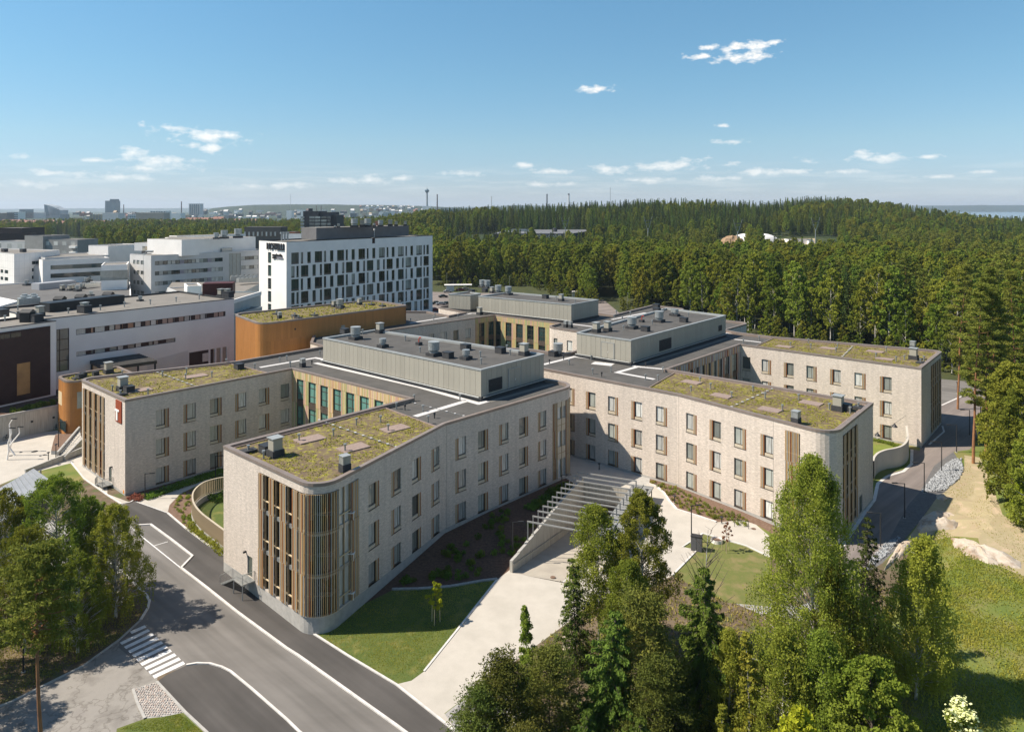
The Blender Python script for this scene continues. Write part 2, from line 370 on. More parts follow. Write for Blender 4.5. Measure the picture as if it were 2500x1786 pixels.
M_mulchr = mat('reddish_bark_mulch', (.13,.078,.052), (.20,.13,.092), 3, .95, detail=8, bump=.8, bscale=10)
M_dirt = mat('dry_forest_floor', (.17,.13,.085), (.085,.10,.035), .5, .95, detail=9, c3=(.12,.085,.055), bump=.6)
M_sand = mat('sandy_ground', (.42,.32,.215), (.34,.265,.165), .5, .95, detail=10, c3=(.33,.275,.16), bump=.4)
M_riprap = mat('crushed_stone', (.40,.41,.42), (.16,.165,.17), 2.2, .9, detail=6, bump=1, bscale=4)
M_grav = mat('dark_gravel', (.105,.10,.10), (.15,.145,.14), 2.5, .95, detail=6, bump=.6)
M_gravl = mat('pale_gravel', (.38,.36,.34), (.26,.25,.235), 3, .95, detail=6, bump=.6)
M_floor = mat('forest_floor', (.035,.045,.014), (.06,.065,.02), .3, .95)
M_rock = mat('weathered_rock', (.42,.325,.235), (.28,.20,.14), .55, .85, detail=10, c3=(.46,.40,.33), bump=.5, bscale=2.5)
M_cobble = mat('cobble', (.54,.46,.40), (.42,.36,.31), 2, .85, rnd=.3)
M_sedum = mat('sedum', (.135,.095,.062), (.29,.265,.035), 1.7, .95, detail=12, c3=(.175,.14,.055), bump=1.0, bscale=7, lo=.43, hi=.66)
M_patch = mat('pink_gravel', (.30,.225,.19), (.22,.165,.14), 4, .95, detail=6)
M_water = mat('lake_water', (.05,.10,.16), (.06,.115,.18), .01, .12, 0, .5)
def leaf_mat(name, a, b, tr=.35, rnd=.25, sc_=.35, trc=None):
    a = (a[0]*2.45, a[1]*2.2, a[2]*1.45); b = (b[0]*2.45, b[1]*2.2, b[2]*1.45)
    m = bpy.data.materials.new(name); m.use_nodes = True; nt = m.node_tree; N = nt.nodes; L = nt.links; N.clear()
    o = N.new('ShaderNodeOutputMaterial'); mx = N.new('ShaderNodeMixShader'); d = N.new('ShaderNodeBsdfDiffuse'); t = N.new('ShaderNodeBsdfTranslucent')
    tc = N.new('ShaderNodeTexCoord'); nz = N.new('ShaderNodeTexNoise'); nz.inputs['Scale'].default_value = sc_; nz.inputs['Detail'].default_value = 5; L.new(tc.outputs['Object'], nz.inputs['Vector'])
    cr = N.new('ShaderNodeValToRGB'); cr.color_ramp.elements[0].position = .35; cr.color_ramp.elements[1].position = .65
    cr.color_ramp.elements[0].color = (*a, 1); cr.color_ramp.elements[1].color = (*b, 1); L.new(nz.outputs['Fac'], cr.inputs[0])
    oi = N.new('ShaderNodeObjectInfo'); mr = N.new('ShaderNodeMapRange'); mr.inputs[3].default_value = 1-rnd; mr.inputs[4].default_value = 1+rnd; L.new(oi.outputs['Random'], mr.inputs[0])
    m2 = N.new('ShaderNodeMapRange'); m2.inputs[3].default_value = .5-.03*rnd/.25; m2.inputs[4].default_value = .5+.025*rnd/.25
    ml = N.new('ShaderNodeMath'); ml.operation = 'FRACT'; mm = N.new('ShaderNodeMath'); mm.operation = 'MULTIPLY'; mm.inputs[1].default_value = 7.31
    L.new(oi.outputs['Random'], mm.inputs[0]); L.new(mm.outputs[0], ml.inputs[0]); L.new(ml.outputs[0], m2.inputs[0])
    hs = N.new('ShaderNodeHueSaturation'); L.new(mr.outputs[0], hs.inputs['Value']); L.new(m2.outputs[0], hs.inputs['Hue']); L.new(cr.outputs[0], hs.inputs['Color'])
    L.new(hs.outputs[0], d.inputs[0]); L.new(hs.outputs[0], t.inputs[0]); mx.inputs[0].default_value = tr
    L.new(d.outputs[0], mx.inputs[1]); L.new(t.outputs[0], mx.inputs[2]); L.new(mx.outputs[0], o.inputs[0]); return m
L_birch = leaf_mat('birch_leaves', (.080,.108,.024), (.118,.145,.034), .45)
L_birchd = leaf_mat('deep_birch_leaves', (.072,.100,.020), (.105,.132,.028), .45)
L_spruce = leaf_mat('spruce_needles', (.032,.055,.016), (.060,.085,.022), .2)
L_spruced = leaf_mat('dark_spruce_needles', (.018,.030,.014), (.032,.045,.018), .15)
L_pine = leaf_mat('pine_needles', (.068,.085,.024), (.092,.108,.032), .35, rnd=.12)
L_pined = leaf_mat('dark_pine_needles', (.035,.048,.016), (.06,.07,.022), .2)
L_bright = leaf_mat('bright_maple_leaves', (.13,.165,.018), (.17,.20,.026), .4)
L_bush = leaf_mat('shrub_leaves', (.070,.092,.018), (.108,.125,.028))
L_flower = leaf_mat('cream_blossom', (.34,.37,.28), (.40,.44,.36), .3, .1)
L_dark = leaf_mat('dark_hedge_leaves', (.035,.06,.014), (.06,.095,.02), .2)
L_red = leaf_mat('purple_leaves', (.08,.03,.035), (.12,.05,.05), .2)
M_barkw = mat('birch_bark', (.60,.57,.52), (.10,.085,.07), 1.6, .8, stretch=(1,1,.6), lo=.45, hi=.62)
M_barkp = mat('pine_bark', (.33,.155,.065), (.20,.10,.055), 1.2, .9, bump=.4)
M_barkg = mat('grey_brown_bark', (.12,.095,.075), (.075,.06,.05), 1.5, .9, bump=.4)

def overlay_lines(m, kind, strength, **k):
    """cracks (voronoi edges) or felt seams (long brick pattern) multiplied into the colour"""
    nt = m.node_tree; N = nt.nodes; L = nt.links; bs = N['Principled BSDF']; src = bs.inputs['Base Color'].links[0].from_socket
    tc = N.new('ShaderNodeTexCoord'); mx = N.new('ShaderNodeMix'); mx.data_type = 'RGBA'; mx.blend_type = 'MULTIPLY'; mx.inputs[7].default_value = (*(k.get('c', (.45,.43,.4))), 1)
    if kind == 'crack':
        nz = N.new('ShaderNodeTexNoise'); nz.inputs['Scale'].default_value = .8; nz.inputs['Detail'].default_value = 5; L.new(tc.outputs['Object'], nz.inputs['Vector'])
        ad = N.new('ShaderNodeMix'); ad.data_type = 'VECTOR'; ad.inputs[0].default_value = .35; L.new(tc.outputs['Object'], ad.inputs[4]); sc3 = N.new('ShaderNodeVectorMath'); sc3.operation = 'SCALE'; sc3.inputs[3].default_value = 6; L.new(nz.outputs['Color'], sc3.inputs[0]); 
        av = N.new('ShaderNodeVectorMath'); av.operation = 'ADD'; L.new(tc.outputs['Object'], av.inputs[0]); L.new(sc3.outputs[0], av.inputs[1])
        vo = N.new('ShaderNodeTexVoronoi'); vo.feature = 'DISTANCE_TO_EDGE'; vo.inputs['Scale'].default_value = k.get('scale', .12); L.new(av.outputs[0], vo.inputs['Vector'])
        mr = N.new('ShaderNodeMapRange'); mr.inputs[1].default_value = 0; mr.inputs[2].default_value = k.get('w', .012); mr.inputs[3].default_value = strength; mr.inputs[4].default_value = 0; L.new(vo.outputs['Distance'], mr.inputs[0]); L.new(mr.outputs[0], mx.inputs[0])
    else:
        mp = N.new('ShaderNodeMapping'); mp.inputs['Rotation'].default_value = (0,0,.73); L.new(tc.outputs['Object'], mp.inputs[0])
        br = N.new('ShaderNodeTexBrick'); br.inputs['Scale'].default_value = 1; br.inputs['Brick Width'].default_value = 8; br.inputs['Row Height'].default_value = 1.0; br.inputs['Mortar Size'].default_value = .03; L.new(mp.outputs[0], br.inputs['Vector'])
        ml = N.new('ShaderNodeMath'); ml.operation = 'MULTIPLY'; ml.inputs[1].default_value = strength; L.new(br.outputs['Fac'], ml.inputs[0]); L.new(ml.outputs[0], mx.inputs[0])
    L.new(src, mx.inputs[6]); L.new(mx.outputs[2], bs.inputs['Base Color'])
overlay_lines(M_deck, 'seam', .55); overlay_lines(M_deckg, 'seam', .35)
overlay_lines(M_oldc, 'crack', .6, scale=.16, w=.03)
M_lawn2 = mat('thin_olive_lawn', (.15,.145,.045), (.20,.165,.07), .5, .9, detail=9, c3=(.12,.135,.035), bump=.5)

def streaks(m, ang):
    nt = m.node_tree; N = nt.nodes; L = nt.links; bs = N['Principled BSDF']; src = bs.inputs['Base Color'].links[0].from_socket
    tc = N.new('ShaderNodeTexCoord'); r = N.new('ShaderNodeMapping'); r.inputs['Rotation'].default_value = (0,0,ang); L.new(tc.outputs['Object'], r.inputs[0]); mp = N.new('ShaderNodeMapping'); mp.inputs['Scale'].default_value = (.035,.9,1); L.new(r.outputs[0], mp.inputs[0])
    nz = N.new('ShaderNodeTexNoise'); nz.inputs['Scale'].default_value = 1; nz.inputs['Detail'].default_value = 5; L.new(mp.outputs[0], nz.inputs['Vector'])
    mr = N.new('ShaderNodeMapRange'); mr.inputs[1].default_value = .35; mr.inputs[2].default_value = .65; mr.inputs[3].default_value = .80; mr.inputs[4].default_value = 1.10; L.new(nz.outputs['Fac'], mr.inputs[0])
    hs = N.new('ShaderNodeHueSaturation'); L.new(src, hs.inputs['Color']); L.new(mr.outputs[0], hs.inputs['Value']); L.new(hs.outputs[0], bs.inputs['Base Color'])
streaks(M_asph, .71); streaks(M_asphd, .71); streaks(M_asphb, -.75)
def pip(q, poly):
    x, y = q; c = False; n_ = len(poly); j = n_-1
    for i in range(n_):
        xi, yi = poly[i]; xj, yj = poly[j]
        if (yi > y) != (yj > y) and x < (xj-xi)*(y-yi)/(yj-yi)+xi: c = not c
        j = i
    return c
def leafcloud(C, su, sv, flat=0.0, up=None, rg=None, droop=None):
    g = rg or rng; n_ = len(C)
    u = g.normal(size=(n_,3)); u[:,2] *= (1-flat)
    if droop is not None: u = droop+u*.35
    u /= np.linalg.norm(u, axis=1)[:,None]+1e-9
    w = g.normal(size=(n_,3)); w[:,2] *= (1-flat); v = np.cross(u, w)
    if flat: v = np.cross(u, np.array([0,0,1.])+.5*g.normal(size=(n_,3)))
    v /= np.linalg.norm(v, axis=1)[:,None]+1e-9
    k = g.uniform(.6, 1.35, size=(n_,1))
    V = np.stack([C-u*su*k, C-v*sv*k, C+u*su*k, C+v*sv*k], 1).reshape(-1, 3)
    return V, np.arange(n_*4).reshape(-1, 4)
def npmesh(name, V, F, m, mi=None):
    me = bpy.data.meshes.new(name); nv = len(V); nf = len(F); k = F.shape[1]
    me.vertices.add(nv); me.vertices.foreach_set('co', np.asarray(V, dtype=np.float32).ravel())
    me.loops.add(nf*k); me.loops.foreach_set('vertex_index', F.ravel().astype(np.int32))
    me.polygons.add(nf); me.polygons.foreach_set('loop_start', (np.arange(nf)*k).astype(np.int32))
    for q in (m if isinstance(m, (list, tuple)) else [m]): me.materials.append(q)
    if mi is not None: me.polygons.foreach_set('material_index', mi.astype(np.int32))
    me.update(calc_edges=True); me.validate(); return me
# ------------------------------------------------------------ terrain and the ground around the buildings
# ramp rectangle (down to the basement)
RA, RB = Vector((0.05,84.0)), Vector((6.8,81.6)); RD = Vector((.405,.914)).normalized(); RL = 26.5
RC, RE = RB+RD*RL, RA+RD*RL
RAMP = [RA[:], RB[:], RC[:], RE[:]]
def pip0(q, poly):
    x, y = q; c = False; n_ = len(poly); j = n_-1
    for i in range(n_):
        xi, yi = poly[i][0], poly[i][1]; xj, yj = poly[j][0], poly[j][1]
        if (yi > y) != (yj > y) and x < (xj-xi)*(y-yi)/(yj-yi)+xi: c = not c
        j = i
    return c
def gp(lst): return [tuple(G(px, py)[:2]) for px, py in lst]
zA = lambda x, y: (x/2.7714, 1200+y/2.7714)
zB = lambda x, y: (500+x/3.2471, 1120+y/3.2471)
zH = lambda x, y: (1250+x/4.546, 1120+y/4.546)
zK = lambda x, y: (1600+x/2.5256, 780+y/2.5256)
zM = lambda x, y: (1100+x/2.4386, 1120+y/2.4386)
zR = lambda x, y: (1750+x/2.4387, 1120+y/2.4387)
K1 = [(442,1386)]+[zA(*q) for q in ((1400,650),(1600,810),(1940,1060))]+[(728,1600),(968,1771),(1060,1840)]
K2 = [(330,1222),(409.5,1252),(452,1288),(500,1324),(549,1356),(600,1393)]
LK = [zA(*q) for q in ((700,440),(820,540),(990,700),(1012,740),(1000,790),(950,870),(810,1000),(560,1180),(300,1310),(80,1420),(-300,1560))]
K3 = [zA(*q) for q in ((1260,1172),(1330,1160),(1420,1162),(1500,1185),(1560,1215),(1700,1330),(1940,1540))]+[(731,1786),(800,1840)]
LAWNK = [(763,1544),(851,1600),(968,1669)]
REG = []   # (name, material, polygon in plan, label) first match wins
def reg(name, m, pts, world=False): REG.append((name, m, pts if world else gp(pts)))
reg('cobble_bed', M_gravl, [zA(900,1330),zA(1060,1285),zA(1250,1490),zA(1100,1520),zA(980,1532)])
reg('lawn', M_lawn, [zA(790,1600),zA(980,1532),zA(1100,1520),zA(1250,1488),zA(1400,1640),(520,1830),(280,1830)])
reg('path_asphalt', M_asphd, [K3[0],*K3[1:],(505,1840),zA(1400,1624),zA(1250,1490),zA(1060,1285),zA(1120,1240)])
reg('road', M_asph, [(442,1386),(377,1331),(330,1285),(300,1262),(250,1300),zA(700,440),*LK[1:7],(290,1580),zA(1040,1250),*K3,*K1[::-1]])
reg('road', M_asph, [(300,1240),(335,1282),(368,1280),(420,1318),(470,1357),(442,1386),(377,1331),(300,1275)])
reg('side_road', M_asph, [(292,1561),(380,1650),(460,1625),(455,1600),(400,1500)])
reg('old_concrete_driveway', M_oldc, [*LK[6:],(-300,1850),(290,1850),zA(790,1600),zA(980,1532),zA(900,1330),zA(1060,1285),(385,1650)])
reg('lawn', M_lawn, [(763,1545),(851,1602),(968,1669),(1005,1660),(1035,1638),(1212,1415),(1180,1418),(1100,1432),(955,1441),(835,1500),(797,1530)])
reg('mulch_bed', M_mulch, [(955,1441),(1100,1432),(1180,1418),(1212,1415),(1249,1387),(1340,1290),(1419,1190),(1355,1150),(1240,1170),(1100,1250),(957,1350),(850,1430),(835,1500)])
reg('footway_asphalt', M_asphd, [*K2,(763,1400),(763,1544),(851,1600),(968,1669),(1116,1786),(1180,1840),(1060,1840),*K1[::-1],(470,1357),(368,1280),(335,1282),(300,1262),(290,1240)])
reg('planting_bed', M_mulchr, [(409.5,1250),(414,1232),(440,1205),(470,1190),(480,1270),(560,1330),(560,1362),(500,1324),(452,1288)])
reg('inner_lawn', M_lawn, [(470,1190),(530,1160),(620,1140),(720,1090),(640,1300),(560,1330),(480,1270)])
reg('concrete_path', M_plaza, [(330,1222),(345,1208),(470,1165),(560,1150),(575,1165),(470,1192),(440,1205),(414,1232),(409.5,1250)])
reg('flower_bed', M_mulch, [(308,1214),(318,1225),(345,1208),(560,1150),(700,1080),(720,1060),(560,1100),(308,1180)])
# right hand side
reg('bark_bed', M_mulchr, [zH(1520,275),zH(1600,300),zH(1690,380),zH(1750,470),zH(1830,560),zH(1990,610),(1749,1274),zK(540,1235),zK(620,1262),(1900,1310),(1990,1380),(1990,1280),(1700,1120),(1590,1150)])
reg('lawn', M_lawn2, [(1665,1336),(1716,1302),zK(560,1395),(1880,1360),(1880,1480),(1770,1470),(1641,1404),(1701,1344)])
reg('paved_apron', M_conc, [(1540,1195),(1584,1180),(1700,1150),(1600,1100),(1480,1060)])
reg('brown_road', M_asphb, [(2060,1330),zK(1190,1320),zK(1340,1100),zK(1370,1000),zK(1420,960),zK(1450,945),zK(1540,920),zK(1580,880),zK(1575,800),(2246,1099),(2240,1000),(2299,930),(2299,986),(2360,960),(2420,925),(2560,900),(2560,1010),(2412,1017),(2368,1097),(2328,1102),(2281,1136),zK(1630,1062),zK(1560,1140),zK(1440,1360),(2105,1400),(2060,1420)])
reg('road', M_asph, [(2230,930),(2299,925),(2380,932),(2480,960),(2600,1000),(2600,1030),(2440,1000),(2360,962),(2299,986),(2240,1000)])
reg('gravel_verge', M_grav, [(2115,1400),zK(1440,1360),zK(1560,1140),zK(1630,1062),(2281,1136),(2328,1102),zK(1860,850),zK(1905,905),zK(1800,1050),zK(1740,1090),zK(1640,1230),zK(1500,1400),zK(1400,1500),zK(1300,1560),(2080,1440)])
reg('sandy_bank', M_sand, [zK(1905,835),zK(2000,850),zK(2040,940),zK(2090,1060),zK(2140,1200),(2560,1330),(2560,1430),(2400,1365),zK(1990,1345),zK(1860,1335),zK(1800,1340),zK(1560,1400),zK(1480,1440),zK(1600,1290),zK(1740,1090),zK(1800,1050),zK(1905,905)])
reg('concrete_plaza', M_plaza, [(968,1669),(1005,1660),(1035,1638),(1212,1415),(1249,1387),(1419,1184),(1366,1182),(1330,1150),(1390,1100),(1500,1100),(1700,1150),(1900,1250),(1900,1300),zK(620,1262),zK(700,1330),(1880,1370),zK(560,1395),(1716,1302),(1665,1336),(1701,1344),(1641,1405),(1560,1440),(1450,1465),(1387,1518),(1165,1680),(1085,1740),(1116,1786)])
reg('gravel_path', M_gravl, [(1116,1786),(1085,1742),(1165,1681),(1250,1700),(1330,1790),(1330,1950),(1200,1900)])
reg('gravel_path', M_gravl, [(1770,1445),(1880,1470),(1950,1480),(2080,1420),(2110,1420),(2060,1470),(1950,1520),(1850,1495),(1770,1462)])
reg('old_concrete_driveway', M_gravl, [(280,1240),(300,1262),(250,1300),(200,1290),(100,1260),(-60,1250),(-60,1330),(120,1480),(250,1420),(296,1395),(252,1359),(250,1300)])
# left plaza
reg('concrete_plaza', M_plaza, [(-80,1080),(0,1068),(138,1050),(172,1065),(200,1055),(206,1090),(172,1130),(60,1158),(-80,1215)])
reg('concrete_path', M_plaza, [(172,1130),(200,1100),(212,1140),(262,1182),(262,1205),(318,1226),(296,1232),(262,1210),(205,1170)])
# far car park by the forest edge
reg('parking_lot', M_asphb, [(1050,712),(1150,715),(1280,715),(1290,760),(1050,860),(1000,800)])
reg('access_road', M_asphb, [(1430,745),(1462,728),(1478,735),(1520,770),(1570,800),(1500,830),(1440,800)])
def build_site():
    x0, x1, y0, y1 = -200, 200, 36, 420
    verts = []; edges = []
    for nm, m, pl in REG:
        st = len(verts)
        q = []
        for i in range(len(pl)):
            a, b = Vector(pl[i]), Vector(pl[(i+1) % len(pl)]); k = max(1, int((b-a).length/6))
            q += [a.lerp(b, j/k) for j in range(k)]
        verts += q; edges += [(st+i, st+(i+1) % len(q)) for i in range(len(q))]
    st = len(verts); verts += [Vector(p) for p in RAMP]; edges += [(st+i, st+(i+1) % 4) for i in range(4)]
    st = len(verts); verts += [Vector(p) for p in ((x0,y0),(x1,y0),(x1,y1),(x0,y1))]; edges += [(st+i, st+(i+1) % 4) for i in range(4)]
    y = y0+1.5
    while y < y1-1:
        s = 2.2 if y < 150 else 5.5; x = x0+1+random.random()
        while x < x1-1: verts.append(Vector((x+random.uniform(-.4,.4), y+random.uniform(-.4,.4)))); x += s
        y += s
    r = delaunay_2d_cdt(verts, edges, [], 0, 1e-4)
    V, F = r[0], r[2]
    bb = [(min(p[0] for p in pl), max(p[0] for p in pl), min(p[1] for p in pl), max(p[1] for p in pl)) for _, _, pl in REG]
    bins = {}
    for f in F:
        c = ((V[f[0]].x+V[f[1]].x+V[f[2]].x)/3, (V[f[0]].y+V[f[1]].y+V[f[2]].y)/3)
        if pip0(c, RAMP): continue
        k = -1
        for i, (nm, m, pl) in enumerate(REG):
            b = bb[i]
            if b[0] <= c[0] <= b[1] and b[2] <= c[1] <= b[3] and pip0(c, pl): k = i; break
        bins.setdefault(k, []).append(f)
    for k, fs in bins.items():
        nm, m = (REG[k][0], REG[k][1]) if k >= 0 else ('ground', M_meadow)
        ids = {}; vv = []; ff = []; mi = []
        for f in fs:
            t = []
            for i in f:
                if i not in ids:
                    ids[i] = len(vv); p = V[i]; h = 0
                    vv.append((p.x, p.y, zg(p.x, p.y)+h))
                t.append(ids[i])
            if (vv[t[1]][0]-vv[t[0]][0])*(vv[t[2]][1]-vv[t[0]][1])-(vv[t[1]][1]-vv[t[0]][1])*(vv[t[2]][0]-vv[t[0]][0]) < 0: t = t[::-1]
            ff.append(t)
            if k < 0:
                cx = sum(vv[i][0] for i in t)/3; cy = sum(vv[i][1] for i in t)/3
                xe = 45+.91*(cy-81)
                if cy > 150 or (cx > 85 and cy > 110): q = 1
                elif cx < -30 and cy < 110: q = 2
                elif cx > -3 and cx < xe-1 and cy < 88: q = 2
                else: q = 0
                mi.append(q)
        me = bpy.data.meshes.new(nm); me.from_pydata(vv, [], ff); me.materials.append(m)
        if k < 0:
            me.materials.append(M_floor); me.materials.append(M_dirt); me.polygons.foreach_set('material_index', mi)
        me.update(); struct(link(nm, me))
build_site()
# big terrain sheet out to the horizon
def far_ground():
    V = []; F = []; na = 90; R = [20]
    while R[-1] < 16000: R.append(R[-1]*1.075+2)
    for r in R:
        for i in range(na+1):
            a = -1.25+2.5*i/na; X, Y = r*math.sin(a), r*math.cos(a)
            V.append((X, Y, zg(X, Y)-(7 if abs(X) < 185 and Y < 400 else .6)))
    for j in range(len(R)-1):
        for i in range(na):
            k = j*(na+1)+i; F.append((k, k+1, k+na+2, k+na+1))
    me = bpy.data.meshes.new('terrain'); me.from_pydata(V, [], F); me.materials.append(mat('distant_fields_and_woods', (.028,.042,.012), (.05,.062,.02), .02, .95, detail=9, c3=(.02,.034,.01))); me.update()
    struct(link('terrain', me))
far_ground()
# ---- kerbs and painted lines
def ribbon(name, pts, w, h, m, off=0.0, kind='structure', parent=None, closed=False):
    p = [G(*q) if len(q) == 2 else Vector(q) for q in pts]
    fine = []
    for a, b in zip(p, p[1:]):
        k = max(1, int((b-a).length/2.0)); fine += [a.lerp(b, i/k) for i in range(k)]
    fine.append(p[-1]); mb = MB(); L = []
    for i, q in enumerate(fine):
        d = (fine[min(i+1, len(fine)-1)]-fine[max(i-1, 0)]); d.z = 0; d.normalize(); nn = Vector((-d.y, d.x, 0))*w/2; z = zg(q.x, q.y)
        L.append((q-nn, q+nn, z))
    for (a0, b0, za), (a1, b1, zb) in zip(L, L[1:]):
        A0_, B0_, A1_, B1_ = [Vector((v.x, v.y, z+h)) for v, z in ((a0,za),(b0,za),(a1,zb),(b1,zb))]
        mb.quad([A0_, A1_, B1_, B0_])
        if h > .02:
            dn = Vector((0,0,-h-.1)); mb.quad([A0_+dn, A1_+dn, A1_, A0_]); mb.quad([B0_, B1_, B1_+dn, B0_+dn])
    o = mb.build(name, m, parent)
    if kind: o['kind'] = kind
    return o
ribbon('kerb', K1, .24, .12, M_kerb); ribbon('kerb', LK[:6], .24, .12, M_kerb); ribbon('kerb', LK[5:], .20, .10, M_conc)
ribbon('kerb', K3, .2, .10, M_kerb); ribbon('kerb', K2[1:], .22, .1, M_kerb); ribbon('kerb', [(763,1545),(851,1601),(968,1671),(1116,1788),(1180,1840)], .2, .1, M_kerb)
ribbon('kerb', [(442,1386),(470,1357),(420,1318),(368,1280),(335,1282)], .25, .12, M_kerb)
ribbon('road_line', [(300,1270),(351.8,1313.7),(442,1386)], .14, .008, M_paint); ribbon('road_line', [(377,1331),(409.5,1321.6)], .12, .008, M_paint)
ribbon('kerb', [zA(1060,1285),zA(1250,1490),zA(1400,1630),(540,1830)], .22, .1, M_conc); ribbon('kerb', [zA(900,1335),zA(930,1430),zA(980,1535)], .22, .1, M_conc)
ribbon('stone_edging', [(957,1438),(1020,1437),(1100,1431),(1180,1417),(1214,1413)], .35, .12, M_gravl)
ribbon('stone_edging', [(1035,1638),(1120,1532),(1214,1413)], .2, .06, M_kerb)
ribbon('kerb', [zH(1520,275),zH(1600,300),zH(1690,380),zH(1750,470),zH(1830,560),zH(1990,610),(1749,1274)], .3, .12, M_kerb)
ribbon('kerb', [(1716,1302),(1665,1336),(1701,1344),(1641,1405)], .2, .1, M_kerb); ribbon('kerb', [(1716,1302),zK(560,1395),(1880,1360)], .2, .1, M_kerb)
ribbon('kerb', [(318,1226),(345,1209),(400,1194),(560,1150)], .2, .1, M_kerb); ribbon('road_line', [(330,1223),(409,1251)], .12, .006, M_paint)
ribbon('kerb', [zK(1100,1480),zK(1190,1340),zK(1350,1110),zK(1372,1010),zK(1430,965),zK(1530,935),zK(1580,890),zK(1582,800)], .45, .03, M_kerb)
ribbon('kerb', [(2268,1085),zK(1780,690),zK(1770,655)], .3, .03, M_kerb); ribbon('road_line', [zK(1765,528),zK(1922,457)], .35, .03, M_kerb)
ribbon('kerb', [(172,1126),(205,1168),(262,1208),(296,1230),(318,1226)], .2, .1, M_kerb)
# zebra crossing: every bar a piece of the road
zc = bpy.data.objects.new('zebra_crossing', None); col.objects.link(zc); struct(zc)
def bar_quad(e0, e1, w):
    a, b = G(*e0), G(*e1); d = (b-a).normalized(); nn = Vector((-d.y, d.x, 0))*w/2; mb = MB()
    mb.quad([Vector((v.x, v.y, zg(v.x, v.y)+.008)) for v in (a-nn, b-nn, b+nn, a+nn)]); mb.build('crossing_stripe', M_paint, zc)
bar_quad(zA(885,952), zA(985,908), .52)
for i in range(9):
    t = i/8; bar_quad(zA(818+t*220, 1026+t*226), zA(1008+t*238, 934+t*220), .52)
# cobbles
def cobbles():
    poly = gp([zA(905,1335),zA(1055,1292),zA(1240,1488),zA(1100,1516),zA(985,1526)])
    xs = [p[0] for p in poly]; ys = [p[1] for p in poly]; mb = MB(); n_ = 0
    y = min(ys)
    while y < max(ys):
        x = min(xs)+random.random()*.1
        while x < max(xs):
            q = (x+random.uniform(-.03,.03), y+random.uniform(-.03,.03))
            if pip0(q, poly):
                r = random.uniform(.07,.11); z = zg(*q); a = random.random()*PI
                ring = [(q[0]+r*math.cos(a+k*PI/3)*random.uniform(.8,1.15), q[1]+r*math.sin(a+k*PI/3)*random.uniform(.8,1.15)) for k in range(6)]
                h = random.uniform(.05,.10); top = [(q[0]+(u-q[0])*.6, q[1]+(v-q[1])*.6, z+h) for u, v in ring]; b = len(mb.v)
                for k in range(6): mb.quad([(*ring[k], z-.02), (*ring[(k+1)%6], z-.02), top[(k+1)%6], top[k]], random.choice((0,0,1,2)))
                mb.quad(top, mb.m[-1])
            x += .21
        y += .2
    o = mb.build('cobblestones', [M_cobble, mat('cobble_pink', (.56,.43,.36)), mat('cobble_grey', (.42,.40,.37))]); tag(o, 'rounded pinkish cobblestones set in the traffic island', 'cobbles', kind='stuff')
cobbles()
def scatter_stones(name, poly, n_, r0, r1, m, label, world=False, z0=0.0):
    pl = poly if world else gp(poly); xs = [p[0] for p in pl]; ys = [p[1] for p in pl]; V = []; F = []; k = 0
    base = np.array([(1,0,0),(0,1,0),(-1,0,0),(0,-1,0),(0,0,1),(0,0,-1)], float); fc = np.array([(0,1,4),(1,2,4),(2,3,4),(3,0,4),(1,0,5),(2,1,5),(3,2,5),(0,3,5)])
    while k < n_:
        q = (random.uniform(min(xs), max(xs)), random.uniform(min(ys), max(ys)))
        if not pip0(q, pl): n_ -= .2; k += .0; 
        else:
            s = random.uniform(r0, r1); A = np.array(Matrix.Rotation(random.random()*6, 3, Vector((random.gauss(0,1), random.gauss(0,1), random.gauss(0,1))).normalized()))
            b = (base*rng.uniform(.55,1.3,size=(6,3))*s)@A+np.array([q[0], q[1], zg(*q)+z0+s*.25]); F.append(fc+len(V)*6); V.append(b); k += 1
        if n_ <= k: break
    o = link(name, npmesh(name, np.concatenate(V), np.concatenate(F), m)); tag(o, label, name.split('_')[-1], kind='stuff'); return o
scatter_stones('riprap_stones', [zK(1840,860),zK(1885,860),zK(1900,920),zK(1880,975),zK(1790,1050),zK(1640,1066),zK(1700,990),zK(1780,900)], 3600, .07, .24, M_riprap, 'pale crushed stone spread between the road lamps and the sandy bank')
scatter_stones('riprap_stones', [zK(1410,1380),zK(1520,1330),zK(1440,1440),zK(1290,1560),zK(1330,1470)], 1100, .07, .2, M_riprap, 'grey crushed stone strip along the rock cut below the birch')
scatter_stones('gravel_stones', [(1105,1735),(1165,1682),(1225,1740),(1235,1800),(1130,1800)], 900, .05, .14, M_gravl, 'pale gravel at the lower corner of the concrete drive')
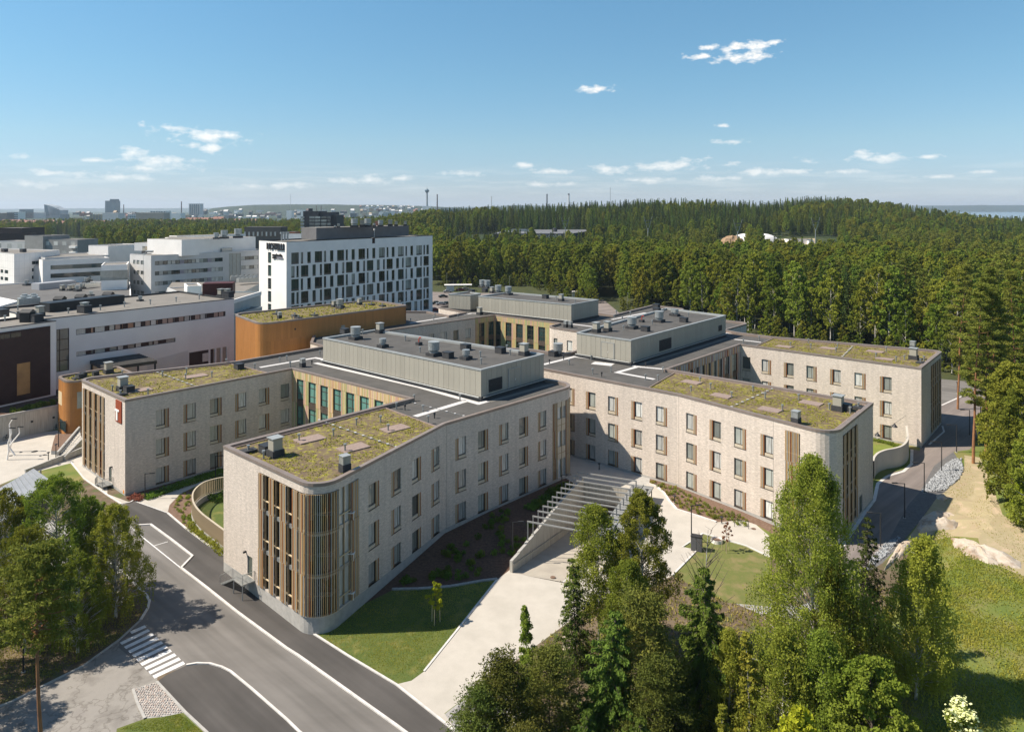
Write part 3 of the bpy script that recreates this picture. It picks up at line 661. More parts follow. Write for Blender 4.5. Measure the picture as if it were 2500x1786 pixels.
# ---- rock outcrops
def rock(poly, h, seed, label):
    pl = gp(poly); c = Vector((sum(p[0] for p in pl)/len(pl), sum(p[1] for p in pl)/len(pl))); V = []; F = []; K = 9; ol = []
    for i in range(len(pl)):
        a, b = Vector(pl[i]), Vector(pl[(i+1)%len(pl)]); k = max(1, int((b-a).length/.6)); ol += [a.lerp(b, j/k) for j in range(k)]
    n_ = len(ol)
    for r in range(K):
        s = 1-r/K
        for p in ol:
            q = c+(p-c)*(s**.9); e = 1-s**4
            ns = noise.noise(Vector((q.x*.5, q.y*.5, seed)))*.6+noise.noise(Vector((q.x*1.6, q.y*1.6, seed)))*.3
            cell = noise.cell(Vector((q.x*.45+seed, q.y*.45, 0)))*.35
            V.append((q.x, q.y, zg(q.x, q.y)-.15+max(0, e)*(h*(.75+ns)+cell*h)))
    V.append((c.x, c.y, zg(*c)+h*.8))
    for r in range(K-1):
        for i in range(n_): F.append((r*n_+i, r*n_+(i+1)%n_, (r+1)*n_+(i+1)%n_, (r+1)*n_+i))
    for i in range(n_): F.append(((K-1)*n_+i, (K-1)*n_+(i+1)%n_, len(V)-1))
    me = bpy.data.meshes.new('rock_outcrop'); me.from_pydata(V, [], F); me.materials.append(M_rock); me.update(); tag(link('rock_outcrop', me), label, 'rock')
rock([zK(1725,1080),zK(1780,1078),zK(1812,1100),zK(1780,1118),zK(1735,1105)], .5, 2, 'small flat pale rock at the edge of the sandy bank')
rock([zK(1640,1210),zK(1740,1165),zK(1830,1190),zK(1900,1230),zK(1860,1290),zK(1740,1300),zK(1620,1320),zK(1600,1270)], .9, 4, 'broad weathered rock outcrop between gravel verge and meadow')
rock([zK(1500,1380),zK(1560,1340),zK(1620,1350),zK(1560,1430),zK(1470,1500),zK(1400,1560),zK(1440,1470)], .6, 6, 'blasted pale orange rock edge beside the crushed stone strip')
rock([zR(1380,470),zR(1480,480),zR(1600,520),zR(1680,560),zR(1640,600),zR(1829,620),zR(1829,660),zR(1620,630),zR(1500,580),zR(1400,530)], .9, 9, 'long bare rock outcrop at the top of the green meadow')
rock([(1480,1400),(1530,1385),(1600,1400),(1600,1420),(1520,1435)], .8, 12, 'orange rock beside the lower edge of the concrete plaza')
rock([(1370,1550),(1400,1535),(1420,1570),(1400,1600),(1372,1590)], 1.0, 14, 'low rock half hidden under the spruces beside the drive')
# ------------------------------------------------------------ the basement ramp
ramp = thing('basement_ramp', 'sunken concrete ramp with board-marked walls leading down to the basement door', 'ramp')
RW = (RB-RA).length
def rz(s): return zg(*(RA+RD*s)) if s < 0 else (lambda g0: g0-3.4*min(1, s/20)-.02)(zg(*RA))
mb = MB(); K = 20
for i in range(K):
    s0, s1 = RL*i/K, RL*(i+1)/K
    mb.quad([(*(RA+RD*s0), rz(s0)), (*(RB+RD*s0), rz(s0)), (*(RB+RD*s1), rz(s1)), (*(RA+RD*s1), rz(s1))])
mb.build('ramp_floor', mat('ramp_concrete', (.42,.375,.31), (.35,.31,.26), .5, .85, detail=8), ramp)
def wtop(s): return 0.62+zg(*(RA+RD*s))+.75-.0*s
def side_wall(P0, name, sgn, s0=0, s1=RL, top=None):
    nn = Vector((-RD.y, RD.x))*(.35*sgn); mb = MB(); k = 12
    for i in range(k):
        a = s0+(s1-s0)*i/k; b = s0+(s1-s0)*(i+1)/k; zt = (top or wtop)(a); p0 = P0+RD*a; p1 = P0+RD*b
        T = [(p0.x,p0.y),(p1.x,p1.y),((p1+nn).x,(p1+nn).y),((p0+nn).x,(p0+nn).y)]
        if sgn > 0: T = T[::-1]
        T2 = T; mb.prism(T2, -5, zt-.12, 0); q = MB()
        mb.prism([(Vector(t)).to_tuple() for t in T2], zt-.12, zt, 1)
    mb.build(name, [M_concw, M_conc], ramp)
side_wall(RA, 'retaining_wall', 1)
side_wall(RB, 'retaining_wall', -1, 1.5, RL, top=lambda s: zg(*(RB+RD*s))+.45)
eA, eB = RE, RC; Te = frameT((eA.x,eA.y), (eB.x,eB.y), 0); W_ = RW
mb = MB(); facade(mb, (eA.x,eA.y), (eB.x,eB.y), -5, zg(*RE)+.6, [(2.0,6.0,-5,-1.8)], 0, .5); mb.build('end_wall', M_concw, ramp)
mb = MB(); mb.box(2.0, 6.0, .45, .5, -5, -1.8, 0, Te); [mb.box(2.0, 6.0, .42, .45, -5+k*.5, -4.96+k*.5, 1, Te) for k in range(7)]; mb.build('garage_door', [M_frame, M_dark], ramp)
mb = MB()
for i in range(13):
    a = RA+RD*(1.5*i)+Vector((RD.y,-RD.x))*.12
    b = RA+RD*(1.5*(i+1))+Vector((RD.y,-RD.x))*.12; mb.bar((*a, rz(1.5*i)+1.0), (*b, rz(1.5*(i+1))+1.0), .06, .06)
mb.build('handrail', M_galv, ramp)
for off in (1.1, RW-1.1):
    rr = MB()
    for i in range(K):
        s0, s1 = RL*i/K, RL*(i+1)/K; u = (RB-RA).normalized(); a = RA+u*off; p = [a+RD*s0, a+RD*s0+u*.14, a+RD*s1+u*.14, a+RD*s1]
        rr.quad([(*p[0], rz(s0)+.008), (*p[1], rz(s0)+.008), (*p[2], rz(s1)+.008), (*p[3], rz(s1)+.008)])
rr.build('ramp_line', M_paint, ramp)
u = (RB-RA).normalized(); wL = RA-u*.18
for i in range(12):      # steel portal frames spanning the ramp
    s = 5.1+i*1.72; a = wL+RD*s; b = a+u*(RW+1.5); zt0 = 3.55-.02*i+zg(*a)*0; za = wtop(s)-.15; zb = zt0-1.35
    f = MB(); f.bar((*a, za), (*a, zt0), .15, .15); f.bar((*(a-u*.075), zt0-.02), (*(b+u*.075), zt0-.25), .15, .16); f.bar((*b, zt0-.3), (*b, 1.5), .15, .15)
    f.build('portal_frame', M_steel, ramp)
# roofed shelter along the ramp
sh = thing('bicycle_shelter', 'long low shelter with grey standing seam roof beside the basement ramp', 'shelter')
a0 = RB+u*.55+RD*3.0; a1 = RB+u*.55+RD*25.2; wS = 3.0
mb = MB(); pts = [a0, a0+u*wS, a1+u*wS, a1]; mb.prism([p[:] for p in pts], 1.95, 2.15, 0, bottom=True)
mb.build('roof', M_steel, sh)
for i in range(27):
    c = a0+(a1-a0)*(i+.5)/27; f = MB(); f.bar((*(c), 2.18), (*(c+u*wS), 2.18), .05, .06); f.build('roof_seam', M_galv, sh)
mb = MB()
mb.bar((*(a0+u*1.5), 2.22), (*(a1+u*1.5), 2.22), .14, .08); mb.build('ridge_cap', M_galv, sh)
for i in range(8):
    c = a0+u*(wS-.2)+(a1-a0)*(i+.05)/7.2; f = MB(); f.bar((*c, zg(*c)-.2), (*c, 1.95), .12, .12); f.build('post', M_dark, sh)
# ------------------------------------------------------------ the hospital
ZP, ZD, ZPH = 14.3, 13.75, 18.4
OUT = [(-56.2,104.6),(-38.3,125.4),(-15.0,105.7),(-33.8,84.4),(-19.2,71.2,3.2),(-8.7,93.2),(10.6,114.05,3.4),(-1.5,123.3),(0.9,129.5),(24.8,108.2),
       (39.7,88.7,3.0),(51.7,103.1),(27.0,125.0),(46.9,147.9),(71.5,125.8),(84.4,141.0,1.8),(56.5,156.8),(50.8,162.3),(49,165.5),(58,175.5,2.5),(47,186),(41,190),
       (48.5,200.5,2.5),(40.6,208.3),(26.4,189),(23.6,192),(3,214),(-10,216),(-21.6,204.5,2),(-12.8,193.7),(-16.5,188),(-23,195.6),(-30,196),(-35,185),(-44,160),(-42,150),(-38.1,145.8),(-50.2,131.6),(-71.2,118.0,2.4)]
HOLE = [(-29.0,164.6,2.5),(-9.4,183.8),(-4.4,188.7),(11.3,175.3),(8.2,170.2,2.2),(14.9,163.4),(20,158),(12.7,141.6),(10,138.1,2),(3.5,143,2),(-24,150),(-31,157)]
outl, osp = fillet(OUT); holl, hsp = fillet(HOLE)
hosp = thing('hospital_building', 'large pale brick hospital with sedum green roofs, grey rooftop plant rooms and curved corners', 'building', (0,0,0))
WZ = [(9.0,11.8),(4.65,7.45),(0.75,3.15)]            # sill and head heights of the three storeys
# ---- window prototypes (local x along the wall, -y outward)
def window_proto(w, h, side, low=True, glassm=None, nosl=False):
    f = MB(); sp = h-(.42 if low else .06)
    gx0, gx1 = (0, w) if nosl else ((.62, w) if side == 'L' else (0, w-.62))
    for a, b, c, d in ((gx0, gx0+.06, h-sp, h), (gx1-.06, gx1, h-sp, h), (gx0+.06, gx1-.06, h-.06, h), (gx0+.06, gx1-.06, h-sp, h-sp+.06)):
        f.box(a, b, .19, .25, c, d)
    mx = gx0+(gx1-gx0)*.68
    f.box(mx-.025, mx+.025, .20, .25, h-sp+.06, h-.06)
    f.box(-.03, w+.03, -.05, .2, -.05, 0)
    fm = f.mesh('window_frame', M_frame)
    pn = MB(); pn.quad([(gx0+.06,.225,h-sp+.06),(gx1-.06,.225,h-sp+.06),(gx1-.06,.225,h-.06),(gx0+.06,.225,h-.06)])
    res = {'frame': fm, 'pane': pn.mesh('pane', M_pane), 'curt': pn.mesh('pane', M_curt)}
    if low:
        b = MB().box(gx0, gx1, .06, .25, 0, .36); res['sill_panel'] = b.mesh('sill_panel', M_beige)
    if not nosl:
        s = MB(); x0 = 0 if side == 'L' else w-.60
        for k, mi in enumerate((0, 1, 2, 0, 3)):
            s.box(x0+.02+k*.118, x0+.075+k*.118, .0, .07, .0, h, mi)
        s.box(x0, x0+.60, .16, .25, 0, h, 4)
        res['slat_screen'] = s.mesh('slat_screen', [M_wood1, M_wood2, M_wood3, M_wood4, M_frame])
    return res
WW = 1.95
PROT = {(s, k): window_proto(WW, [2.8, 2.8, 2.4][k], s, low=(k < 2)) for s in 'LR' for k in range(3)}
for k in range(3): PROT['N', k] = window_proto(1.7, [2.8, 2.8, 2.4][k], 'L', low=(k < 2), nosl=True)
def put_window(A, B, t, side, k):
    pr = PROT[side, k]; T = frameT(A, B, t, WZ[k][0])
    o = link('window', pr['frame'], hosp, T=T)
    for nm in ('pane', 'sill_panel', 'slat_screen'):
        if nm in pr:
            me = pr[nm]
            if nm == 'pane' and rng.random() < .58: me = pr['curt']
            link(nm, me, o)
# windows: for each outline corner index (edge starts there): list of (px0, px1, side)
WIN = {0: [(382.4,411,'R'),(449.7,476.7,'L'),(514.4,539.8,'R'),(576,599.7,'L'),(633.7,655.7,'R'),(688.6,703.3,'N')],
       4: [(901.3,924.4,'R'),(957.3,978,'L'),(1007.5,1027,'R'),(1055,1071.6,'L')],
       5: [(1113.8,1136.5,'L'),(1168.5,1190.6,'R'),(1220,1240,'L'),(1269,1288,'R'),(1315,1332,'L')],
       8: [(1335,1352,'L'),(1383,1399.7,'R'),(1431.7,1452.7,'L'),(1485.6,1507.5,'R'),(1543,1566,'L'),(1603,1626.7,'R')],
       9: [(1677,1699,'R'),(1734.6,1757.6,'L'),(1794.8,1819,'R'),(1859,1886,'L')],
       13: [(1815.8,1829,'N'),(1860.5,1881.5,'R'),(1914.8,1936.6,'L'),(1970,1992.8,'R'),(2027.6,2051.4,'L'),(2087.8,2111.6,'R'),(2150,2175,'L')]}
HWIN = {0: [(1045,1061,'N'),(1076,1092,'N'),(1105.6,1121,'N'),(1135,1150.7,'N')], 4: [(1346,1363,'N'),(1381,1400,'N')]}
wall = MB(); plinth = MB()
def xyq(p): return (p[0], p[1])
def edge_ops(A, B, lst):
    ops = []
    for a, b, s in lst:
        t = (onwall(A, B, a)+onwall(A, B, b))/2; w = 1.7 if s == 'N' else WW
        for k, (z0, z1) in enumerate(WZ):
            ops.append((t-w/2, t+w/2, z0, z1)); put_window(A, B, t-w/2, s, k)
    return ops
n = len(OUT)
ZPL = .70
E_out = {}
for i in range(n):
    a = outl[osp[i][1]]; b = outl[osp[(i+1) % n][0]]; E_out[i] = (a, b)
# ---- special glazed stretches: (list of [t0,t1,z0,z1]) per straight edge
def screen_mesh(w, h, seed, y=-.12):
    r = random.Random(seed); s = MB(); nb = max(3, int(w/.145)); st = w/nb
    for k in range(nb):
        mi = (0,2,1,0,2,0,1,2,0,1,3)[(k+seed) % 11]; s.box(k*st+.02, k*st+.086, y-.05, y, 0.03, h-.03, mi)
    for z in (.02, h*.5, h-.07): s.box(0, w, y, y+.05, z, z+.05, 4)
    return s.mesh('slat_screen', [M_wood1, M_wood2, M_wood3, M_wood4, M_frameg])
def glazing(A, B, t0, t1, z0, z1, bays, floors, name='glazed_bay', clear=True, shut=None):
    """bays: list of (ta, tb, kind) kind 's' slats, 'g' glass"""
    T = frameT(A, B, 0)
    fr = MB(); 
    for ta, tb, kd in bays:
        for x in (ta, tb-.06): fr.box(x, x+.06, .05, .25, z0, z1, 0, T)
    for zf in floors: fr.box(t0+.01, t1-.01, .10, .27, zf-.42, zf, 1, T)
    for zf in floors+[z0]: fr.box(t0+.01, t1-.01, .04, .16, zf+1.0, zf+1.1, 2, T)
    fr.build('glazing_frame', [M_frameg, M_galv, M_wood2], hosp)
    for ta, tb, kd in bays:
        if kd == 'g' or clear or True:
            g = MB(); g.quad([T@Vector(p) for p in ((ta+.06,.22,z0),(tb-.06,.22,z0),(tb-.06,.22,z1),(ta+.06,.22,z1))])
            g.build('glass_pane', M_glass if clear else M_curt, hosp)
        if kd == 's':
            zz = [z0]+floors+[z1]
            for q, (za, zb) in enumerate(zip(zz, zz[1:])):
                link('slat_screen', screen_mesh(tb-ta, zb-za, int(ta*10)+q), hosp, T=frameT(A, B, ta, za))
def bays_px(A, B, lst): return [(onwall(A, B, a), onwall(A, B, b), k) for a, b, k in lst]
FL = [5.0, 9.3]; GZ = (0.85, 13.2)
# F front (edge 3)
A, B = E_out[3]; fb = bays_px(A, B, [(633,646,'s'),(646,659,'g'),(659,672,'s'),(672,685.7,'g'),(685.7,701.7,'s'),(701.7,715.6,'g'),(715.6,729.4,'s'),(729.4,743.5,'g')])
Lf = math.hypot(B[0]-A[0], B[1]-A[1])
opF = [(fb[0][0], Lf, *GZ)]
fb.append((fb[-1][1], Lf, 's')); glazing(A, B, fb[0][0], Lf, *GZ, fb, FL)
doorT = onwall(A, B, 604)
opF.append((doorT, doorT+1.1, 1.05, 3.3))
# F right wall start (edge 4): glass then slats
A4, B4 = E_out[4]; t_g0 = 0.05; 
fb4 = bays_px(A4, B4, [(826,855.7,'g'),(855.7,874.8,'s')]); fb4[0] = (0.0, fb4[0][1], 'g')
glazing(A4, B4, 0, fb4[1][1], *GZ, [(0, fb4[0][1]/2, 'g'), (fb4[0][1]/2, fb4[0][1], 'g'), fb4[1]], FL, clear=False)
# L front (edge n-1)
AL, BL = E_out[n-1]
lb = bays_px(AL, BL, [(204.5,209.5,'s'),(209.5,214.5,'g'),(214.5,221,'s'),(221,226.5,'g'),(226.5,234,'s'),(234,240,'g'),(240,247,'s'),(247,250,'g'),(250,255.5,'s')])
glazing(AL, BL, lb[0][0], lb[-1][1], *GZ, lb, FL)
ldoor = onwall(AL, BL, 266)
# core end of the front wing (edge 5): tall slatted corner bay
A5, B5 = E_out[5]; cb = bays_px(A5, B5, [(1349,1360.5,'s'),(1360.5,1371,'g'),(1371,1380.5,'g')]); L5 = math.hypot(B5[0]-A5[0], B5[1]-A5[1])
cb = [(cb[0][0], cb[0][1], 's'), (cb[1][0], (cb[1][0]+L5)/2, 'g'), ((cb[1][0]+L5)/2, L5, 'g')]
T5 = frameT(A5, B5, 0); fr = MB()
for ta, tb, k in cb: fr.box(ta, ta+.08, -.03, .2, .75, 12.4, 0, T5)
for k, (za, zb) in enumerate(((.75,3.2),(5.6,8.4),(9.9,11.9))):
    pass
for za in (4.9, 9.2): fr.box(cb[1][0], L5, .02, .2, za-1.3, za+.6, 1, T5); fr.box(cb[1][0], L5, .0, .2, za-.4, za-.32, 0, T5)
fr.box(cb[1][0], L5, .02, .2, 11.6, 12.4, 1, T5)
fr.build('glazing_frame', [M_frameg, M_beige], hosp)
for ta, tb, k in cb:
    if k == 'g': g = MB(); g.quad([T5@Vector(p) for p in ((ta,.21,.75),(tb,.21,.75),(tb,.21,12.4),(ta,.21,12.4))]); g.build('glass_pane', M_curt, hosp)
    else:
        for q, (za, zb) in enumerate(((.75,4.0),(4.0,8.2),(8.2,12.4))): link('slat_screen', screen_mesh(tb-ta, zb-za, 40+q, .0), hosp, T=frameT(A5, B5, ta, za))
# R1: slats after the last window (edge 9), curved; and its shaded end (edge 10); R2 end (edge 14)
A9, B9 = E_out[9]; s9 = onwall(A9, B9, 1918); L9 = math.hypot(B9[0]-A9[0], B9[1]-A9[1])
L9 = s9+2.0
glazing(A9, B9, s9, L9, *GZ, [(s9, L9, 's')], FL)
A10, B10 = E_out[10]; t10 = onwall(A10, B10, 2092); 
t9 = onwall(A10, B10, 2058)
glazing(A10, B10, t9, t10, *GZ, [(t9+k*(t10-t9)/7, t9+(k+1)*(t10-t9)/7, 'sg'[k % 2]) for k in range(7)], FL)
A14, B14 = E_out[14]; 
ta, tb = onwall(A14, B14, 2273), onwall(A14, B14, 2296)
glazing(A14, B14, ta, tb, *GZ, [(ta+k*(tb-ta)/9, ta+(k+1)*(tb-ta)/9, 'sg'[k % 2]) for k in range(9)], FL)
EXTRA = {3: opF, 4: [(0, fb4[1][1], *GZ)], n-1: [(lb[0][0], lb[-1][1], *GZ), (ldoor, ldoor+1.1, .9, 3.1)], 5: [(cb[0][0], L5, .75, 12.4)],
         9: [(s9, L9, *GZ)], 10: [(t9, t10, *GZ), (onwall(A10, B10, 2098), onwall(A10, B10, 2098)+1.6, 0.6, 3.0)], 14: [(ta, tb, *GZ)]}
# ---- batten-clad inner facades with tall windows
PAN = [M_yel, M_green, M_pink, M_gry, M_wood1, M_wood3, M_wood2]
def clad_facade(A, B, wins, pal, h0=.55, h1=14.0, glass=M_paneg, seed=1):
    """coloured vertical boards with two-storey columns of windows"""
    L = math.hypot(B[0]-A[0], B[1]-A[1]); T = frameT(A, B, 0); r = random.Random(seed)
    bk = MB(); facade(bk, A, B, h0-2, h1, [(a, b, z0, z1) for a, b in wins for z0, z1 in ((.9,3.6),(4.9,8.1),(9.2,12.6))], 0, .35)
    bk.build('cladding_backing', M_frame, hosp)
    cuts = sorted([0.0, L]+[w for ab in wins for w in ab])
    for q, (za, zb) in enumerate(((h0, 4.3), (4.3, 8.6), (8.6, 12.7), (12.7, h1))):
        s = MB()
        for ca, cb_ in zip(cuts, cuts[1:]):
            isw = any(abs(ca-w[0]) < 1e-6 for w in wins)
            if isw and q < 3: continue
            nb = max(1, int(round((cb_-ca)/.2))); st = (cb_-ca)/nb
            for k in range(nb): s.box(ca+k*st+.012, ca+(k+1)*st-.012, -.07, -.005, za+.02, zb-.02, r.randrange(len(pal)), T, skip='n')
        s.build('batten_panel', pal, hosp, kind='stuff')
    for a, b in wins:
        for q, (z0, z1) in enumerate(((.9,3.6),(4.9,8.1),(9.2,12.6))):
            f = MB(); w = b-a
            for x in (a, b-.06, a+w*.62): f.box(x, x+.06, .1, .2, z0, z1, 0, T)
            for z in (z0, z1-.06, z0+(z1-z0)*.72, z0+(z1-z0)*.3): f.box(a+.06, b-.06, .11, .2, z, z+.06, 0, T)
            o = f.build('window', [M_frame], hosp)
            g = MB(); g.quad([T@Vector(p) for p in ((a,.17,z0),(b,.17,z0),(b,.17,z1),(a,.17,z1))]); g.build('pane', glass, o)
            sp = MB(); zz = z1; zt = (4.9, 9.2, 12.7)[q]; sp.box(a, b, .02, .14, z1, zt, 0, T); sp.box(a+w*.5-.01, a+w*.5+.01, .0, .02, z1, zt, 1, T); sp.build('spandrel_panel', [M_sp, M_frame], o)
Ac, Bc = E_out[1]
cw = [(onwall(Ac, Bc, 500+a/3.5516), onwall(Ac, Bc, 500+b/3.5516)) for a, b in ((800,858),(902,965),(1005,1070),(1115,1183),(1228,1300),(1348,1425),(1475,1550),(1600,1670))]
clad_facade(Ac, Bc, cw, [M_wood2, M_yel, M_wood2, M_wood1, M_pink, M_green], glass=M_paneg, seed=3)
Ad, Bd = E_out[12]
dw = [(onwall(Ad, Bd, 1300+a/3.788), onwall(Ad, Bd, 1300+b/3.788)) for a, b in ((1395,1420),(1455,1478),(1512,1535),(1568,1590),(1625,1645),(1672,1700),(1722,1750),(1775,1817),(1848,1888))]
clad_facade(Ad, Bd, dw, [M_wood3, M_wood1, M_wood3, M_wood4, M_gry], glass=M_pane, seed=5)
nh = len(HOLE); E_h = {i: (holl[hsp[i][1]], holl[hsp[(i+1) % nh][0]]) for i in range(nh)}
Ae, Be = E_h[2]; ew = [(onwall(Ae, Be, 960+a/4.546), onwall(Ae, Be, 960+b/4.546)) for a, b in ((1140,1195),(1250,1315),(1365,1440),(1487,1560),(1612,1688))]
clad_facade(Ae, Be, ew, [M_yel, M_green, M_pink, M_green, M_yel, M_pink], glass=M_paned, seed=9)
Af, Bf = E_h[1]; fw = [(onwall(Af, Bf, 960+a/4.546), onwall(Af, Bf, 960+b/4.546)) for a, b in ((948,1010),(1055,1115))]
clad_facade(Af, Bf, fw, [M_yel, M_green, M_yel, M_pink], glass=M_paned, seed=11)
CLAD_O, CLAD_H = {1, 12}, {1, 2}
for i in range(n):
    a, b = E_out[i]
    if i not in CLAD_O:
        ops = edge_ops(a, b, WIN.get(i, []))+EXTRA.get(i, [])
        facade(wall, a, b, ZPL, ZP-.05, ops, 0, .3)
    facade(plinth, a, b, -3, ZPL if i not in CLAD_O else .55, [], 0)
    s, e = osp[(i+1) % n]
    for k in range(s, e):      # curved corner after this edge
        j = (i+1) % n; p, q = outl[k], outl[k+1]; l = math.hypot(q[0]-p[0], q[1]-p[1])
        if j == 4:
            facade(wall, p, q, GZ[1], ZP-.05, [], 0, u0=k*l); facade(wall, p, q, ZPL, GZ[0], [], 0, u0=k*l)
            T = frameT(p, q, 0)
            g = MB(); g.quad([T@Vector(c) for c in ((0,.22,GZ[0]),(l,.22,GZ[0]),(l,.22,GZ[1]),(0,.22,GZ[1]))]); g.build('glass_pane', M_glass, hosp)
            for zf in FL: rr = MB(); rr.box(0, l, .10, .27, zf-.4, zf, 0, T); rr.build('floor_edge', M_beige, hosp)
            zz = [GZ[0]]+FL+[GZ[1]]
            for za, zb in zip(zz, zz[1:]): link('slat_screen', screen_mesh(l, zb-za, k*7, -.14), hosp, T=frameT(p, q, 0, za))
        elif j == 6:
            facade(wall, p, q, 12.4, ZP-.05, [], 0, u0=k*l)
            if k < s+6:
                zz = [.75, 4.0, 8.2, 12.4]
                for za, zb in zip(zz, zz[1:]): link('slat_screen', screen_mesh(l, zb-za, k*7, .0), hosp, T=frameT(p, q, 0, za))
            bk = MB(); facade(bk, p, q, .55, 12.4, [], 0); [None]; bo = bk.build('cladding_backing', M_frame, hosp)
        elif j == n-1:
            facade(wall, p, q, ZPL, ZP-.05, [], 0, u0=k*l)
        else: facade(wall, p, q, ZPL, ZP-.05, [], 0, u0=k*l)
        facade(plinth, p, q, -3, ZPL, [], 0)
    if i == 5:
        facade(plinth, a, b, ZPL, .551, [], 0)
for i in range(nh):
    a, b = E_h[i]
    if i not in CLAD_H: facade(wall, a, b, ZPL, ZP-.05, edge_ops(a, b, HWIN.get(i, [])), 0, .3)
    facade(plinth, a, b, -3, ZPL, [], 0)
    s, e = hsp[(i+1) % nh]
    for k in range(s, e): facade(wall, holl[k], holl[k+1], ZPL, ZP-.05, [], 0, u0=k); facade(plinth, holl[k], holl[k+1], -3, ZPL, [], 0)
wall.build('brick_wall', M_brick, hosp); plinth.build('concrete_plinth', M_conc, hosp)
# thin movement joints on the long walls
jt = MB()
for (A, B), px in ((E_out[9], 1657), (E_out[5], 1090.5), (E_out[9], 1888)):
    t = max(.1, onwall(A, B, px)); jt.box(t-.02, t+.02, -.006, .002, .55, 13.9, 0, frameT(A, B, 0))
jt.build('movement_joint', M_sp, hosp)
# interior of the glazed ends: floors, inner wall, round column
inner = MB()
F_in = [offset([xyq(p) for p in outl], .5)]
def end_room(poly, back, zf=FL):
    m = MB()
    for z in [GZ[0]-.1]+zf+[GZ[1]+.1]: m.prism(poly, z-.35, z-.02, 0, bottom=True)
    m.build('interior_floor', M_inter, hosp)
    w = MB(); w.prism(back, GZ[0]-.1, GZ[1], 0); w.build('interior_wall', M_interw, hosp)
oi_ = offset([xyq(p) for p in outl], .42)
s4, e4 = osp[4]
A3, B3 = E_out[3]
def ins(A, B, t, y): p = frameT(A, B, t, 0, y).translation; return (p.x, p.y)
polyF = [ins(A3, B3, fb[0][0], .42)]+[oi_[k] for k in range(s4, e4+1)]+[ins(A4, B4, fb4[1][1], .42), ins(A4, B4, fb4[1][1], 4.5), ins(A3, B3, fb[0][0], 6.0)]
end_room(polyF, [ins(A3, B3, fb[0][0]-.3, 5.5), ins(A3, B3, fb[4][0], 5.5), ins(A4, B4, 5.2, 5.0), ins(A4, B4, 7, 5.0), ins(A3, B3, fb[0][0], 9)])
polyL = [ins(AL, BL, lb[0][0], .42), ins(AL, BL, lb[-1][1], .42), ins(AL, BL, lb[-1][1], 5), ins(AL, BL, lb[0][0], 5)]
end_room(polyL, [ins(AL, BL, lb[0][0], 4), ins(AL, BL, lb[-1][1], 4), ins(AL, BL, lb[-1][1], 5), ins(AL, BL, lb[0][0], 5)])
cm = MB()
for t_, y_ in ((fb[6][0], 2.2), (fb[2][0], 2.2)):
    p = ins(A3, B3, t_, y_); cm.tube([(p[0], p[1], .8), (p[0], p[1], 13.2)], .2, 10)
p = oi_[(s4+e4)//2]; cen = Vector((-19.2+1.2, 71.2+4.0)); cm.tube([(cen.x, cen.y, .8), (cen.x, cen.y, 13.2)], .22, 10)
cm.build('column', M_white, hosp)
for z in [GZ[0]]+FL:      # tables seen through the screens
    for (tx, yy) in ((cen.x+.6, cen.y+.9), (cen.x-1.6, cen.y+.4)):
        m = MB(); m.box(tx-.8, tx+.8, yy-.4, yy+.4, z+.70, z+.76); [m.box(tx+a, tx+a+.05, yy+b, yy+b+.05, z, z+.7) for a in (-.75,.7) for b in (-.35,.3)]; m.build('table', M_white, hosp)
# ---- coping + parapet inside, roof deck
cop = MB()
PROF = [(-.06, ZP-.34), (-.06, ZP), (.50, ZP-.03), (.50, ZD-.1)]
sweep(cop, outl, PROF, 0); sweep(cop, holl, PROF, 0)
cop.build('coping', M_cop, hosp)
deck = MB(); deck.cap(offset(outl, .45), ZD, 0, [offset(holl, .45)[::-1]])
roof = deck.build('roof', M_deck, hosp)
def roofquad(lst, z=ZD): return [tuple(P(px, py, z)[:2]) for px, py in lst]
def slab(name, poly, z, th, m, parent=roof):
    # make counter-clockwise
    a = sum(poly[i][0]*poly[(i+1) % len(poly)][1]-poly[(i+1) % len(poly)][0]*poly[i][1] for i in range(len(poly)))
    if a < 0: poly = poly[::-1]
    mb = MB(); mb.prism(poly, z-th, z, 0); return mb.build(name, m, parent)
def inset(pts, d): return offset(pts, d)
